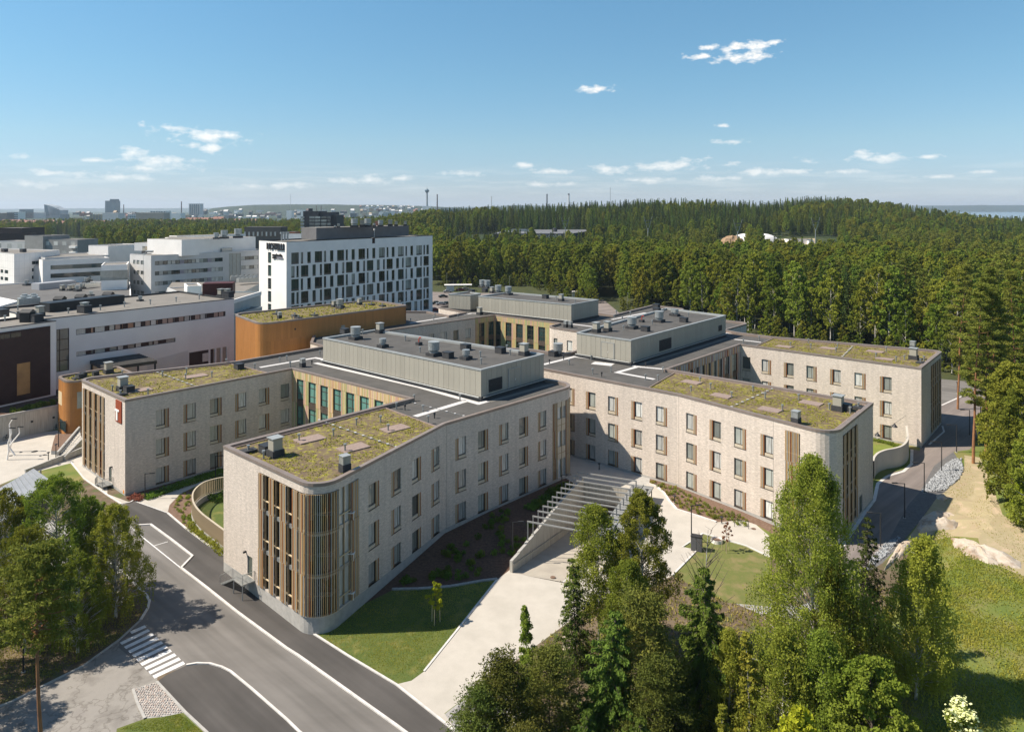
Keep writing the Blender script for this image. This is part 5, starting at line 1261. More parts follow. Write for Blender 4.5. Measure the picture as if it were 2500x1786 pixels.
# ------------------------------------------------------------ trees
def trunk_mb(mb, h, r0, r1, lean=(0,0), n=8, m=0, bend=.02, z0=-.6, seg=7, rg=random):
    pts = []; rad = []
    for i in range(seg+1):
        t = i/seg; z = z0+(h-z0)*t
        pts.append((lean[0]*t*t+rg.uniform(-bend,bend)*h*.3*(t > 0), lean[1]*t*t+rg.uniform(-bend,bend)*h*.3*(t > 0), z)); rad.append(r0+(r1-r0)*t)
    mb.tube(pts, rad, n, m); return pts
def at_h(pts, z):
    for a, b in zip(pts, pts[1:]):
        if a[2] <= z <= b[2]: t = (z-a[2])/(b[2]-a[2]); return tuple(a[i]+(b[i]-a[i])*t for i in range(3))
    return pts[-1]
def ellip(rg, n): v = rg.normal(size=(n,3)); v /= np.linalg.norm(v, axis=1)[:,None]; return v*rg.uniform(0,1,size=(n,1))**.45
def tree_meshes(kind, h, R, seed, leaf, count, bare=.25, weep=0.0, trunk_r=.16, lm=None, bm=None, clumps=46, prof=None, br=True, csize=.62):
    """returns (trunk mesh, crown mesh) standing on z=0"""
    rg = np.random.default_rng(seed); rr = random.Random(seed); tb = MB(); C = []; D = []
    prof = prof or (lambda t: math.sin(PI*min(1, max(0, t))**.75)**.8)
    pts = trunk_mb(tb, h*.95, trunk_r, trunk_r*.12, (rr.uniform(-.04,.04)*h, rr.uniform(-.04,.04)*h), rg=rr)
    if kind == 'broad':
        per = count//clumps
        for i in range(clumps):
            t = ((i+.5)/clumps)**.85; z = h*(bare+(1-bare)*t*.97); L = R*prof(t)*rr.uniform(.45,1.02); a = i*2.399+rr.uniform(-.5,.5)
            b0 = at_h(pts, max(h*bare*.8, z-L*.75)); e = (b0[0]+L*math.cos(a), b0[1]+L*math.sin(a), z+rr.uniform(-.3,.3))
            if br and L > .5:
                mid = tuple(b0[k]+(e[k]-b0[k])*.5+(0,0,.12*L)[k] for k in range(3)); tb.tube([b0, mid, e], [trunk_r*.3*(1-t*.6), trunk_r*.18*(1-t*.6), .02], 4, cap=False)
            cs = csize*R*.36*(1.15-.45*t)*rr.uniform(.7,1.25)
            k1 = int(per*rr.uniform(.7,1.3)*(.5 if weep > 1.1 else 1))
            p = ellip(rg, k1)*np.array([cs, cs, cs*.8])+np.array(e); C.append(p); D.append(np.zeros((k1,3)))
            k2 = per//4; s = rg.uniform(.35,1,size=(k2,1)); C.append(np.array(b0)*(1-s)+np.array(e)*s+rg.normal(size=(k2,3))*.28*cs); D.append(np.zeros((k2,3)))
            if weep:
                ns = max(4, int(per/(13 if weep > 1.1 else 26)))
                for _ in range(ns):
                    o = np.array(e)+ellip(rg,1)[0]*cs; ln = rr.uniform(.4,1.0)*weep*(.6+.5*(1-t)); k = int(16*ln/weep+4)
                    sw = rg.normal(size=3)*.05*ln; q = np.linspace(0,1,k)[:,None]; C.append(o+np.array([0,0,-ln])*q+sw*q+rg.normal(size=(k,3))*.05); D.append(np.tile([0,0,-1.], (k,1)))
        C = np.concatenate(C); D = np.concatenate(D); hang = (np.abs(D[:,2]) > 0)
        V1, F1 = leafcloud(C[~hang], leaf, leaf*.72, rg=rg)
        if hang.any():
            V2, F2 = leafcloud(C[hang], leaf*1.1, leaf*.5, rg=rg, droop=D[hang]); F1 = np.concatenate([F1, F2+len(V1)]); V1 = np.concatenate([V1, V2])
    elif kind == 'spruce':
        lv = max(10, int(h*1.35)); V = []; DR = []
        tot = sum((1-i/lv)+.15 for i in range(lv))
        for i in range(lv):
            t = i/lv; z = h*(bare+(1-bare)*t); Rl = R*((1-t)**.85)*rr.uniform(.85,1.1)+.12; nb = max(5, int(8*(1-t)+4)); a0 = rr.random()*6
            for k in range(nb):
                a = a0+2*PI*k/nb+rr.uniform(-.25,.25); L = Rl*rr.uniform(.6,1.18); dz = -L*(.28-.2*t)
                if rr.random() < .05: L *= .6
                d = np.array([math.cos(a), math.sin(a), 0]); sd = np.array([-d[1], d[0], 0]); n_ = max(6, int(count*((1-t)+.15)/tot/nb*rr.uniform(.8,1.2)))
                s = rg.uniform(.08,1,size=n_)**.75; w = (1-s)*.26*L+.07
                off = rg.uniform(-1,1,size=n_)*w
                p = np.array(at_h(pts, z))*np.array([1,1,0])+np.array([0,0,z])+d*(s*L)[:,None]+sd*off[:,None]
                p[:,2] += dz*s**1.3+L*.10*np.clip(s-.75,0,1)*2-rg.uniform(0,1,size=n_)*(.10+.16*L*(s > .2))
                V.append(p); dd = d[None,:]*.55+sd[None,:]*(np.sign(off)*.5)[:,None]+np.array([0,0,-.55])+rg.normal(size=(n_,3))*.25; DR.append(dd)
                if br and t < .9:
                    b0 = at_h(pts, z); tb.tube([b0, (b0[0]+d[0]*L*.9, b0[1]+d[1]*L*.9, z+dz*.9)], [.035, .012], 3, cap=False)
        C = np.concatenate(V); DR = np.concatenate(DR); V1, F1 = leafcloud(C, leaf*1.25, leaf*.42, rg=rg, droop=DR)
    elif kind == 'pine':
        V = []; per = count//clumps
        for i in range(clumps):
            t = (i+.5)/clumps; z = h*(bare+(1-bare)*t); L = R*(prof(t))*rr.uniform(.35,1.05); a = i*2.399+rr.uniform(-.6,.6); b0 = at_h(pts, z)
            e = np.array([b0[0]+L*math.cos(a), b0[1]+L*math.sin(a), z+L*rr.uniform(-.05,.35)])
            tb.tube([b0, tuple((np.array(b0)+e)/2+np.array([0,0,-.05*L])), tuple(e)], [trunk_r*.32*(1.1-t), trunk_r*.2*(1.1-t), .02], 4, cap=False)
            for q in range(3):
                c = e+np.array([rr.gauss(0,.30)*R*.4, rr.gauss(0,.30)*R*.4, rr.gauss(0,.10)*R*.4]); n_ = per//3
                V.append(ellip(rg, n_)*np.array([1,1,.42])*csize*R*.24*rr.uniform(.7,1.3)+c)
        C = np.concatenate(V); V1, F1 = leafcloud(C, leaf*1.15, leaf*.4, rg=rg)
    tm = tb.mesh('trunk', bm, smooth=True); cm = npmesh('crown', V1.astype(np.float32), F1, lm)
    return tm, cm
def make_tree(name, label, cat, meshes, loc, rz=0.0, s=1.0, group=None, sz=None):
    t = thing(name, label, cat, loc, rz, group); t.scale = (s, s, sz or s); link('trunk', meshes[0], t); link('crown', meshes[1], t); return t
def gz(x, y): return Vector((x, y, zg(x, y)))
def FT(px, Y): X = (px-CX)*Y/FX; return gz(X, Y)
# --- foreground trees, one mesh each
bir = dict(lm=L_birch, bm=M_barkw)
wp = lambda t: (1-t)**.55*min(1, t*5+.45)
big = tree_meshes('broad', 22.6, 6.4, 11, .078, 58000, .10, 2.6, .24, clumps=250, prof=wp, csize=.40, **bir)
make_tree('weeping_birch', 'tallest weeping birch, its drooping crown hiding the rounded corner of the right brick wing', 'birch tree', big, FT(1985, 62), 0)
b2 = tree_meshes('broad', 15.8, 4.4, 12, .078, 24000, .28, 1.0, .15, clumps=130, prof=lambda t: (1-t)**.5*min(1, t*2+.35), csize=.40, **bir)
make_tree('birch_tree', 'airy birch with the taller top in front of the bicycle shelter roof', 'birch tree', b2, FT(1568, 70), 0, 1.0)
b3 = tree_meshes('broad', 13.4, 4.0, 13, .078, 19000, .25, .9, .13, clumps=110, prof=lambda t: (1-t)**.5*min(1, t*2+.35), csize=.55, **bir)
make_tree('birch_tree', 'lower airy birch leaning over the near portal frames of the ramp', 'birch tree', b3, FT(1462, 71), 1.0, 1.05)
make_tree('birch_tree', 'small birch filling the gap between the two airy birches and the spruces', 'birch tree', b3, FT(1530, 66), 2.4, .85)
make_tree('young_birch', 'thin young birch standing alone before the concrete drive', 'birch tree', tree_meshes('broad', 10.6, 1.25, 14, .085, 3400, .12, .5, .06, clumps=60, csize=.8, prof=lambda t: (1-t)**.7*min(1, t*3+.4), **bir), FT(1291, 60))
s1 = tree_meshes('spruce', 10.8, 2.7, 21, .11, 8500, .06, lm=L_spruce, bm=M_barkg, trunk_r=.12)
make_tree('spruce_tree', 'sparse narrow spruce at the foot of the ramp with its whole outline free', 'spruce', s1, FT(1405, 68))
s2 = tree_meshes('spruce', 14.5, 5.6, 22, .12, 46000, .03, lm=L_spruce, bm=M_barkg, trunk_r=.18)
make_tree('spruce_tree', 'broad dense spruce with light green tips in the middle of the near tree group', 'spruce', s2, FT(1482, 55.5), .5, .93)
make_tree('spruce_tree', 'full spruce with drooping boughs left of the tall weeping birch', 'spruce', s2, FT(1719, 59), 2.1, 1.0)
s3 = tree_meshes('spruce', 15.2, 2.9, 23, .11, 10500, .22, lm=L_spruced, bm=M_barkg, trunk_r=.14)
make_tree('dark_spruce', 'dark thin spruce with a long bare trunk right of the weeping birch', 'spruce', s3, FT(2112, 66), 0)
make_tree('dark_spruce', 'lower dark spruce in the shade under the full spruce', 'spruce', s3, FT(1655, 54), 2, .72)
p1_ = tree_meshes('pine', 12.4, 3.9, 31, .10, 30000, .06, lm=L_pined, bm=M_barkg, clumps=130, prof=lambda t: (1-t)**.6, csize=.8, trunk_r=.14)
make_tree('young_pine', 'bushy dark pine whose top stands before the concrete drive', 'pine tree', p1_, FT(1243, 52), 0, .95)
make_tree('young_pine', 'leftmost and lowest bushy dark pine of the near tree group', 'pine tree', p1_, FT(1163, 51), 2, .83)
make_tree('young_pine', 'slim dark pine between the young birch and the sparse spruce', 'pine tree', p1_, FT(1342, 54.5), 4, .84)
make_tree('young_pine', 'wide dark brownish pine behind the dense spruce', 'pine tree', p1_, FT(1562, 57.5), 1, 1.08)
make_tree('young_pine', 'deep shaded pine low between the two full spruces', 'pine tree', p1_, FT(1615, 53), 5, .85)
b4 = tree_meshes('broad', 14.3, 3.6, 15, .09, 20000, .1, 1.5, .15, clumps=140, prof=lambda t: (1-t)**.5*min(1, t*3+.4), **bir)
make_tree('birch_tree', 'drooping birch at the edge of the green meadow', 'birch tree', b4, FT(2235, 62))
make_tree('birch_tree', 'grey green birch below the weeping birch', 'birch tree', b4, FT(2010, 52), 2, .92)
bu = tree_meshes('broad', 12.8, 4.3, 16, .11, 30000, .04, 0, .16, clumps=170, csize=.45, prof=lambda t: (1-t**2)**.5*min(1, t*4+.5), lm=L_bush, bm=M_barkg)
make_tree('goat_willow', 'large round-leaved willow in front of the drooping birch', 'willow', bu, FT(2130, 50))
make_tree('goat_willow', 'shaded willow behind the bright yellow green maple', 'willow', bu, FT(2085, 46), 3, .78)
mp_ = tree_meshes('broad', 12.2, 3.2, 17, .15, 13000, .03, 0, .14, clumps=64, prof=lambda t: (1-t**1.6)**.6*min(1, t*4+.6), lm=L_bright, bm=M_barkg)
make_tree('maple_tree', 'bright yellow green maple at the bottom edge of the tree group', 'maple', mp_, FT(1950, 45.5))
make_tree('maple_tree', 'second small yellow green maple at the bottom left of the bright one', 'maple', mp_, FT(1860, 44), 2, .72)
asp = tree_meshes('broad', 12.6, 1.35, 18, .13, 3600, .1, 0, .09, clumps=40, prof=lambda t: (1-t)**.6*min(1, t*3+.4), lm=L_bush, bm=M_barkw)
make_tree('aspen_tree', 'light green thin aspen between the full spruce and the willow', 'aspen', asp, FT(1832, 54))
make_tree('aspen_tree', 'young aspen in the shade beside the bottom spruces', 'aspen', asp, FT(1770, 49), 1, .85)
ro_ = tree_meshes('broad', 11.9, 2.9, 19, .11, 14000, .1, 0, .1, clumps=50, prof=lambda t: (1-t**1.5)**.6*min(1, t*4+.5), lm=L_bush, bm=M_barkg)
fl = make_tree('flowering_rowan', 'rowan covered with cream white blossom at the lower right corner', 'rowan', ro_, FT(2350, 46.5), 0, .98)
rg = np.random.default_rng(5); cv = np.array([v.co[:] for v in list(ro_[1].vertices)[::4]]); sel = cv[rg.random(len(cv)) < .5]; c0 = sel.mean(0); sel = c0+(sel-c0)*1.05+rg.normal(size=sel.shape)*.05
fv, ff = leafcloud(sel, .10, .085, flat=.6, rg=rg); link('blossom', npmesh('blossom', fv, ff, L_flower), fl)
make_tree('flowering_rowan', 'smaller rowan with few blossoms left of the flowering one', 'rowan', ro_, FT(2290, 45), 2, .8)
for px, Y, s, lb in ((2200,47,.62,'low shrubby willow in the dark hollow beside the rowan'),(1480,47.5,.55,'low willow shrub at the bottom under the dense spruce'),(1290,47,.45,'small leafy willow shrub under the bushy dark pines')):
    make_tree('willow_shrub', lb, 'shrub', bu, FT(px, Y), px, s)
for px, Y, me_, s_, lb in ((1430,49.5,s2,.66,'low spruce at the bottom under the sparse narrow one'),(1545,48,s2,.72,'spruce at the bottom edge in front of the wide dark pine'),(1690,46.5,s2,.70,'bottom spruce just left of the yellow green maples'),(1780,57,b4,.72,'small birch leaning against the left side of the weeping birch'),(2060,60,b4,.95,'second drooping birch between weeping birch and willow'),(1905,53,b4,.9,'birch standing in front of the trunk of the weeping birch'),(1270,47,p1_,.8,'lowest dark pine at the bottom edge beside the gravel'),(1400,46,p1_,.7,'dark pine cut by the bottom edge under the low spruce')):
    make_tree('mixed_tree' if False else {id(s2):'spruce_tree',id(b4):'birch_tree',id(p1_):'young_pine'}[id(me_)], lb, {id(s2):'spruce',id(b4):'birch tree',id(p1_):'pine tree'}[id(me_)], me_, FT(px, Y), px*.7, s_)
# --- left side: birches behind, one tall pine in front
lb1 = tree_meshes('broad', 14.5, 4.6, 41, .08, 22000, .26, 1.4, .2, clumps=190, csize=.34, prof=lambda t: (1-t**2.2)**.5*min(1, t*2.5+.5), lm=L_birchd, bm=M_barkw)
lb2 = tree_meshes('broad', 12.0, 3.8, 42, .08, 18000, .12, 1.8, .17, clumps=160, csize=.34, prof=lambda t: (1-t**2)**.5*min(1, t*3+.5), lm=L_birchd, bm=M_barkw)
make_tree('birch_tree', 'widest birch by the street, tallest of the left cluster', 'birch tree', lb1, FT(140, 76), 0, 1.04)
make_tree('birch_tree', 'birch overhanging the street kerb, casting its shadow beside the zebra crossing', 'birch tree', lb2, FT(282, 75.5), 0, 1.02)
make_tree('birch_tree', 'birch cut by the left edge of the photo behind the pine', 'birch tree', lb1, FT(-10, 74), 2, .98)
make_tree('birch_tree', 'lower birch under the cluster beside the low concrete wall', 'birch tree', lb2, FT(190, 70), 3, .8)
make_tree('birch_tree', 'birch with pale forked trunk behind the tall pine', 'birch tree', lb1, FT(60, 70), 4, .85)
pn_ = tree_meshes('pine', 22.0, 2.9, 51, .11, 15000, .74, lm=L_pine, bm=M_barkp, clumps=52, prof=lambda t: (1-t**1.8)**.6*min(1, t*2.5+.55), csize=.85, trunk_r=.24)
make_tree('pine_tree', 'tall pine with long bare orange trunk crossing the lower left corner', 'pine tree', pn_, FT(99, 47), 0, .985)
for px, Y, me_, s_, lb in ((-170,61,lb1,.85,'birch outside the left edge whose dappled shadow lies on the old concrete'),(-260,56,lb2,.95,'lowest birch outside the left edge near the driveway'),(-90,66,lb2,.9,'birch at the left edge above the dappled driveway'),(225,79,lb2,.95,'birch at the back of the left cluster by the shed roof')):
    make_tree('birch_tree', lb, 'birch tree', me_, FT(px, Y), px, s_)
# --- right side pines and birches
pr_ = tree_meshes('pine', 31.5, 3.0, 52, .17, 15000, .32, lm=L_pine, bm=M_barkp, clumps=56, prof=lambda t: (1-t**1.8)**.55*min(1, t*1.5+.5), csize=1.0, trunk_r=.26)
for (px, Y, s, lb) in ((2376,118,.93,'foremost right-hand pine, one bare orange trunk down to the sandy bank'),(2408,121,1.0,'tallest pine of the orange trunked row with a wide crown'),(2430,120,.9,'pine whose trunk rises just right of the tallest one'),
                       (2447,126,.82,'thin pine behind the row of orange trunks'),(2338,150,.95,'pine beyond the bend of the brown road'),(2480,135,.95,'pine at the right edge above the leafy birches')):
    make_tree('pine_tree', lb, 'pine tree', pr_, FT(px, Y), px, s)
rb_ = tree_meshes('broad', 17, 4.2, 43, .16, 15000, .03, .8, .17, clumps=100, prof=lambda t: (1-t**2)**.5*min(1, t*4+.6), lm=L_birch, bm=M_barkw)
for (px, Y, s, lb) in ((2490,97,1.0,'leafy birch reaching down to the sandy bank at the right edge'),(2475,106,1.05,'dense birch above the sandy bank'),(2462,114,.95,'birch beside the base of the orange trunked pines'),(2530,90,.85,'lowest birch at the right edge of the photo'),(2440,130,.8,'small birch behind the orange trunked pines')):
    make_tree('birch_tree', lb, 'birch tree', rb_, FT(px, Y), px, s)
make_tree('young_maple', 'bright green bush at the right edge beside the sandy bank', 'shrub', mp_, FT(2492, 93), 1, .42)
# --- planted saplings with stakes, bare tree
def stakes(px, py, n=3):
    p = G(px, py); mb = MB()
    for k in range(n): a = 2*PI*k/n; mb.bar((p.x+.45*math.cos(a), p.y+.45*math.sin(a), p.z-.1), (p.x+.42*math.cos(a), p.y+.42*math.sin(a), p.z+1.7), .06, .06)
    return mb
sap = tree_meshes('broad', 4.3, .95, 61, .085, 1500, .38, 0, .04, clumps=26, lm=L_bright, bm=M_barkg)
p = G(1063, 1520); t = make_tree('planted_sapling', 'bright young maple held by stakes on the shaded lawn', 'sapling', sap, p); mb = stakes(0, 1, 0) if False else MB()
def add_stakes(root, n=3):
    for k in range(n):
        mb = MB(); a = 2*PI*k/n+.4; mb.bar((.5*math.cos(a), .5*math.sin(a), -.1), (.46*math.cos(a), .46*math.sin(a), 1.8), .06, .06); mb.build('stake', M_wood2, root)
add_stakes(t)
sapr = tree_meshes('broad', 3.6, .7, 62, .08, 500, .4, 0, .035, clumps=20, lm=L_red, bm=M_barkg)
t = make_tree('planted_sapling', 'reddish leaved sapling between stakes on the small lawn', 'sapling', sapr, G(1772, 1345)); add_stakes(t)
def bare_tree(loc, h, seed):
    rr = random.Random(seed); t = thing('bare_tree', 'leafless grey tree behind the full spruce, branches against the pale plaza', 'tree', loc); mb = MB(); pts = trunk_mb(mb, h, .10, .02, (.5,0), n=6, rg=rr)
    mb.build('trunk', M_barkw, t)
    for i in range(22):
        z = h*rr.uniform(.3,.95); b = at_h(pts, z); a = rr.random()*6; L = (h-z)*.5+.6; m = MB(); e = (b[0]+L*math.cos(a)*.7, b[1]+L*math.sin(a)*.7, z+L*.8)
        m.tube([b, tuple((b[k]+e[k])/2+rr.uniform(-.1,.1) for k in range(3)), e], [.05,.03,.01], 4, cap=False)
        for q in range(3):
            s = rr.uniform(.4,.9); c = tuple(b[k]+(e[k]-b[k])*s for k in range(3)); m.tube([c, (c[0]+rr.uniform(-.6,.6), c[1]+rr.uniform(-.6,.6), c[2]+rr.uniform(.1,.6))], [.02,.006], 3, cap=False)
        m.build('branch', M_barkg, t)
bare_tree(FT(1715, 68), 13, 3)
# --- shrubs on the beds
shm = tree_meshes('broad', .8, .5, 71, .09, 260, .02, 0, .03, clumps=12, lm=L_bush, bm=M_barkg, br=False)
def bush_mesh(r, h, n_, leaf, m, seed):
    rg = np.random.default_rng(seed); C = ellip(rg, n_)*np.array([r, r, h])+np.array([0,0,h*.75]); V, F = leafcloud(C, leaf, leaf*.7, rg=rg); return npmesh('leaves', V, F, m)
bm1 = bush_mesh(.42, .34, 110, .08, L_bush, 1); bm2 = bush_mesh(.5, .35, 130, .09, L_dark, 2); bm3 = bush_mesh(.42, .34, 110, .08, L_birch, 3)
def shrubs(pts, me, name, label, group, cat='shrub', s=(.7,1.2)):
    for px, py in pts:
        p = G(px, py); k = random.uniform(*s); o = link(name, me); o.location = p; o.rotation_euler = (0,0,random.random()*6); o.scale = (k,k,k*random.uniform(.8,1.2)); tag(o, label, cat, group)
bedp = []
pl = [(975,1425),(1100,1418),(1180,1405),(1245,1375),(1400,1205),(1366,1190),(1240,1235),(1100,1325),(965,1410)]
rr = random.Random(4)
while len(bedp) < 95:
    q = (rr.uniform(960,1400), rr.uniform(1190,1425))
    if pip0(q, pl) and noise.noise(Vector((q[0]*.015, q[1]*.02, 1))) > -.15: bedp.append(q)
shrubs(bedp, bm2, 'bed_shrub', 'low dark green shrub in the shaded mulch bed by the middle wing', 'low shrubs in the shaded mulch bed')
pl = [zH(*q) for q in ((1530,280),(1620,262),(1700,270),(2000,400),(2273,530),(2273,640),(2030,570),(1850,530),(1770,460),(1700,370))]+[(1760,1240)]
pl = [zH(1530,275),zH(1600,255),zH(1800,320),zH(2273,560),(1830,1270),(1820,1285),(1755,1270),zH(2000,590),zH(1850,540),zH(1770,460),zH(1700,370)]
bp2 = []
while len(bp2) < 75:
    q = (rr.uniform(1585,1850), rr.uniform(1170,1290))
    if pip0(q, pl) and all((q[0]-w[0])**2+(q[1]-w[1])**2*1.5 > 60 for w in bp2): bp2.append(q)
shrubs(bp2, bm1, 'bed_shrub', 'small round green shrub in the reddish bark bed by the right wing', 'small shrubs in the bark bed', s=(.6,.95))
bp3 = []; pl = [(415,1250),(420,1232),(440,1208),(470,1195),(478,1270),(520,1305),(548,1348),(500,1318),(455,1282)]
while len(bp3) < 60:
    q = (rr.uniform(410,550), rr.uniform(1195,1350))
    if pip0(q, pl): bp3.append(q)
shrubs(bp3, bm3, 'bed_shrub', 'low light green shrub in the bed between street and slatted fence', 'low shrubs by the slatted fence', s=(.4,.8))
def hedge(pts, w, h, m, name, label, dens=55, leaf=.10):
    q = [G(*p) for p in pts]; C = []; rg = np.random.default_rng(len(pts)+int(w*10))
    for a, b in zip(q, q[1:]):
        L = (b-a).length; n_ = int(L*w*dens); t = rg.uniform(0,1,size=(n_,1)); d = (b-a).normalized(); nn = np.array([-d.y, d.x, 0])
        p = np.array(a)*(1-t)+np.array(b)*t+nn*rg.uniform(-w/2,w/2,size=(n_,1)); bump = np.array([noise.noise(Vector((x*.9, y*.9, 0))) for x, y, _ in p])
        p[:,2] = np.array([zg(x, y) for x, y, _ in p])+rg.uniform(0.05,1,size=n_)*(h*(.85+.5*bump)); C.append(p)
    C = np.concatenate(C); V, F = leafcloud(C, leaf, leaf*.7, rg=rg); o = link(name, npmesh(name, V, F, m)); tag(o, label, 'hedge'); return o
hedge([(470,1285),(500,1306),(530,1330),(556,1352)], 1.9, 1.0, L_birch, 'hedge', 'light green clipped hedge between street and slatted fence', 240)
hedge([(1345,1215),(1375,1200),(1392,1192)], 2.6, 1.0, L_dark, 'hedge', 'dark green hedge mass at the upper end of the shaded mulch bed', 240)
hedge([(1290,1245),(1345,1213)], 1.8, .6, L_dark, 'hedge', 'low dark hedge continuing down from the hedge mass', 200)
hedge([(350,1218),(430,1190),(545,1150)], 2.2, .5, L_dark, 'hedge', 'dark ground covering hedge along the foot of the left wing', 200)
hedge([(318,1214),(350,1220)], 1.6, .5, L_red, 'hedge', 'purple leaved hedge at the corner of the left wing', 200)
hedge([zK(1345,745),zK(1440,765),zK(1520,795)], 1.2, .5, L_birchd, 'hedge', 'low planting along the foot of the far right wing', 160)
hedge([(520,1215),(545,1225)], 2.0, 1.0, L_dark, 'hedge', 'round dark shrub hedge behind the slatted fence', 200)
# --- grass blades: meadow, lawns
def grass(name, poly, n_, size, m, label, world=False, hgt=1.0):
    pl = poly if world else gp(poly); xs = [p[0] for p in pl]; ys = [p[1] for p in pl]; P_ = []; rr = random.Random(n_)
    while len(P_) < n_:
        x, y = rr.uniform(min(xs), max(xs)), rr.uniform(min(ys), max(ys))
        if rr.random() < min(1, (75/y)**2.2) and pip0((x, y), pl) and noise.noise(Vector((x*.25, y*.25, 5)))+rr.uniform(-.4,.6) > -.1: P_.append((x, y, zg(x, y)+size*hgt*.55))
    rg = np.random.default_rng(n_); C = np.array(P_); V, F = leafcloud(C, size*hgt, size*.35, rg=rg, droop=np.tile([0,0,1.], (len(C),1))+rg.normal(size=C.shape)*.35)
    o = link(name, npmesh(name, V, F, m)); return tag(o, label, 'grass', kind='stuff')
L_grass = leaf_mat('grass_blades', (.105,.135,.028), (.16,.165,.045), .45, 0, .25); L_grassd = leaf_mat('dry_grass', (.16,.15,.06), (.11,.115,.035), .3, 0, .4)
grass('meadow_grass', [(2230,1330),(2300,1290),(2400,1340),(2520,1420),(2560,1900),(2100,1900),(2150,1500)], 30000, .13, L_grass, 'tall green grass of the meadow at the right')
grass('lawn_grass', [(770,1547),(851,1600),(968,1668),(1005,1659),(1035,1637),(1210,1416),(1100,1434),(955,1443),(835,1502)], 16000, .06, L_grass, 'mown lawn grass beside the glazed corner')
grass('rough_grass', [(1380,1500),(1640,1405),(1770,1465),(2000,1500),(2150,1430),(2300,1500),(2200,1850),(1200,1850),(1240,1700)], 15000, .16, L_grassd, 'rough grass and litter under the near tree group')
grass('rough_grass', [(-20,1560),(120,1500),(290,1440),(350,1500),(290,1560),(0,1720)], 8000, .08, L_grassd, 'thin dry grass under the left birches')
grass('lawn_grass', [(290,1780),(354,1757),(440,1742),(500,1790)], 2500, .06, L_grass, 'short lawn grass at the bottom edge beside the cobbles')
grass('rough_grass', [zK(1905,835),zK(2140,1200),(2520,1320),(2520,1400),zK(1990,1290),zK(1740,1090)], 1500, .08, L_grassd, 'sparse dry grass on the sandy bank')
# ------------------------------------------------------------ the forest
KB = [tree_meshes('broad', 20, (4.3,3.9,4.6,4.8)[i], 81+i, .25, 3900, .26, .8, .16, clumps=64, prof=pf, csize=.5, lm=lm, bm=bm) for i, (pf, lm, bm) in enumerate((
    (lambda t: (1-t**2)**.5*min(1, t*2+.4), L_birch, M_barkw), (lambda t: (1-t)**.45*min(1, t*2.5+.4), L_birch, M_barkw),
    (lambda t: (1-t**1.6)**.5*min(1, t*3+.5), L_birchd, M_barkw), (lambda t: (1-t**3)**.5*min(1, t*2+.5), L_bush, M_barkw)))]
KS = [tree_meshes('spruce', 21, 2.7, 91+i, .30, 2600, bz, lm=L_spruce if i < 2 else L_spruced, bm=M_barkg, br=False, trunk_r=.16) for i, bz in enumerate((.05,.10,.08))]
KP = [tree_meshes('pine', 21, 2.6, 96+i, .27, 2400, .50, lm=L_pine, bm=M_barkp, clumps=34, prof=lambda t: (1-t**1.8)**.55*min(1, t*2+.5), csize=1.2, trunk_r=.17) for i in range(2)]
KU = tree_meshes('broad', 7, 2.2, 99, .2, 1500, .03, 0, .08, clumps=26, prof=lambda t: (1-t**2)**.5*min(1, t*4+.6), lm=L_bush, bm=M_barkg)
EDGE = [(-46,392),(-40,386),(-11,392),(10,395),(28,336),(40,318),(44,303),(64,288),(81,239),(101,220),(110,187),(114,167),(108,150),(90,128),(84,112),(92,100)]
def edgeY(x):
    if x < EDGE[0][0]: return 425
    for (x0, y0), (x1, y1) in zip(EDGE[:12], EDGE[1:12]):
        if x <= x1: return y0+(y1-y0)*(x-x0)/(x1-x0)
    return 150+(x-114)*-.2
def in_view(x, y, m=.03): a = x/y; return -.711-m < a < .711+m
CLEAR = [  # clearings: sports hall, pitch with dome, access road
    lambda x, y: 560 < y < 770 and -.085 < x/y < .105 and not (y < 600 and abs(x/y-.0) < .03), lambda x, y: 462 < y < 700 and .285 < x/y < .455 and not (y < 640 and .33 < x/y < .345), lambda x, y: y < 345 and .118 < x/y < .150,
    lambda x, y: 610 < y < 640 and -.04 < x/y < .05]
cand = []; rr = random.Random(12)
y = 150.0
while y < 1250:
    s = 5.4 if y < 450 else 6.0 if y < 700 else 7.5 if y < 950 else 12
    x = -.74*y+rr.random()*s
    while x < .74*y:
        q = (x+rr.uniform(-.45,.45)*s, y+rr.uniform(-.45,.45)*s); a = q[0]/q[1]
        if in_view(*q) and a > -.135 and q[1] > edgeY(q[0]) and not any(c(*q) for c in CLEAR):
            if q[1] > 1000 and a > .53: pass
            else: cand.append(q)
        x += s
    y += s*.9
# left-hand urban woods
def left_wood(x, y):
    a = x/y; return noise.noise(Vector((a*9, y*.004, 3)))+ .15
y = 480.0
while y < 1500:
    s = 7.5 if y < 900 else 10; x = -.74*y
    while x < -.11*y:
        q = (x+rr.uniform(-.5,.5)*s, y+rr.uniform(-.5,.5)*s); a = q[0]/q[1]
        if a < -.105 and left_wood(*q) > (-.40 if a > -.55 else -.15)+max(0, (y-1000)/900) and not (y < 560 and a < -.50) and not (y < 560 and a > -.36 and a < -.3): cand.append(q)
        x += s
    y += s*.9
cand.sort(key=lambda q: q[1]-(60 if False else 0))
def kind_of(q):
    x, y = q; a = x/y; v = noise.noise(Vector((x*.012, y*.012, 9)))+rr.uniform(-.25,.25)
    if y < 430: return 'B' if v > -.28 else ('S' if v > -.45 else 'P')
    if a < -.1: return 'B' if v > -.1 else 'S'
    if y > 620: return 'S' if v > -.35 and not (a > .38 and v > .32) else 'B'
    return 'B' if v > .02 else ('S' if v > -.42 else 'P')
near = [q for q in cand if q[0]/q[1] > -.115][:300]; nset = set(near)
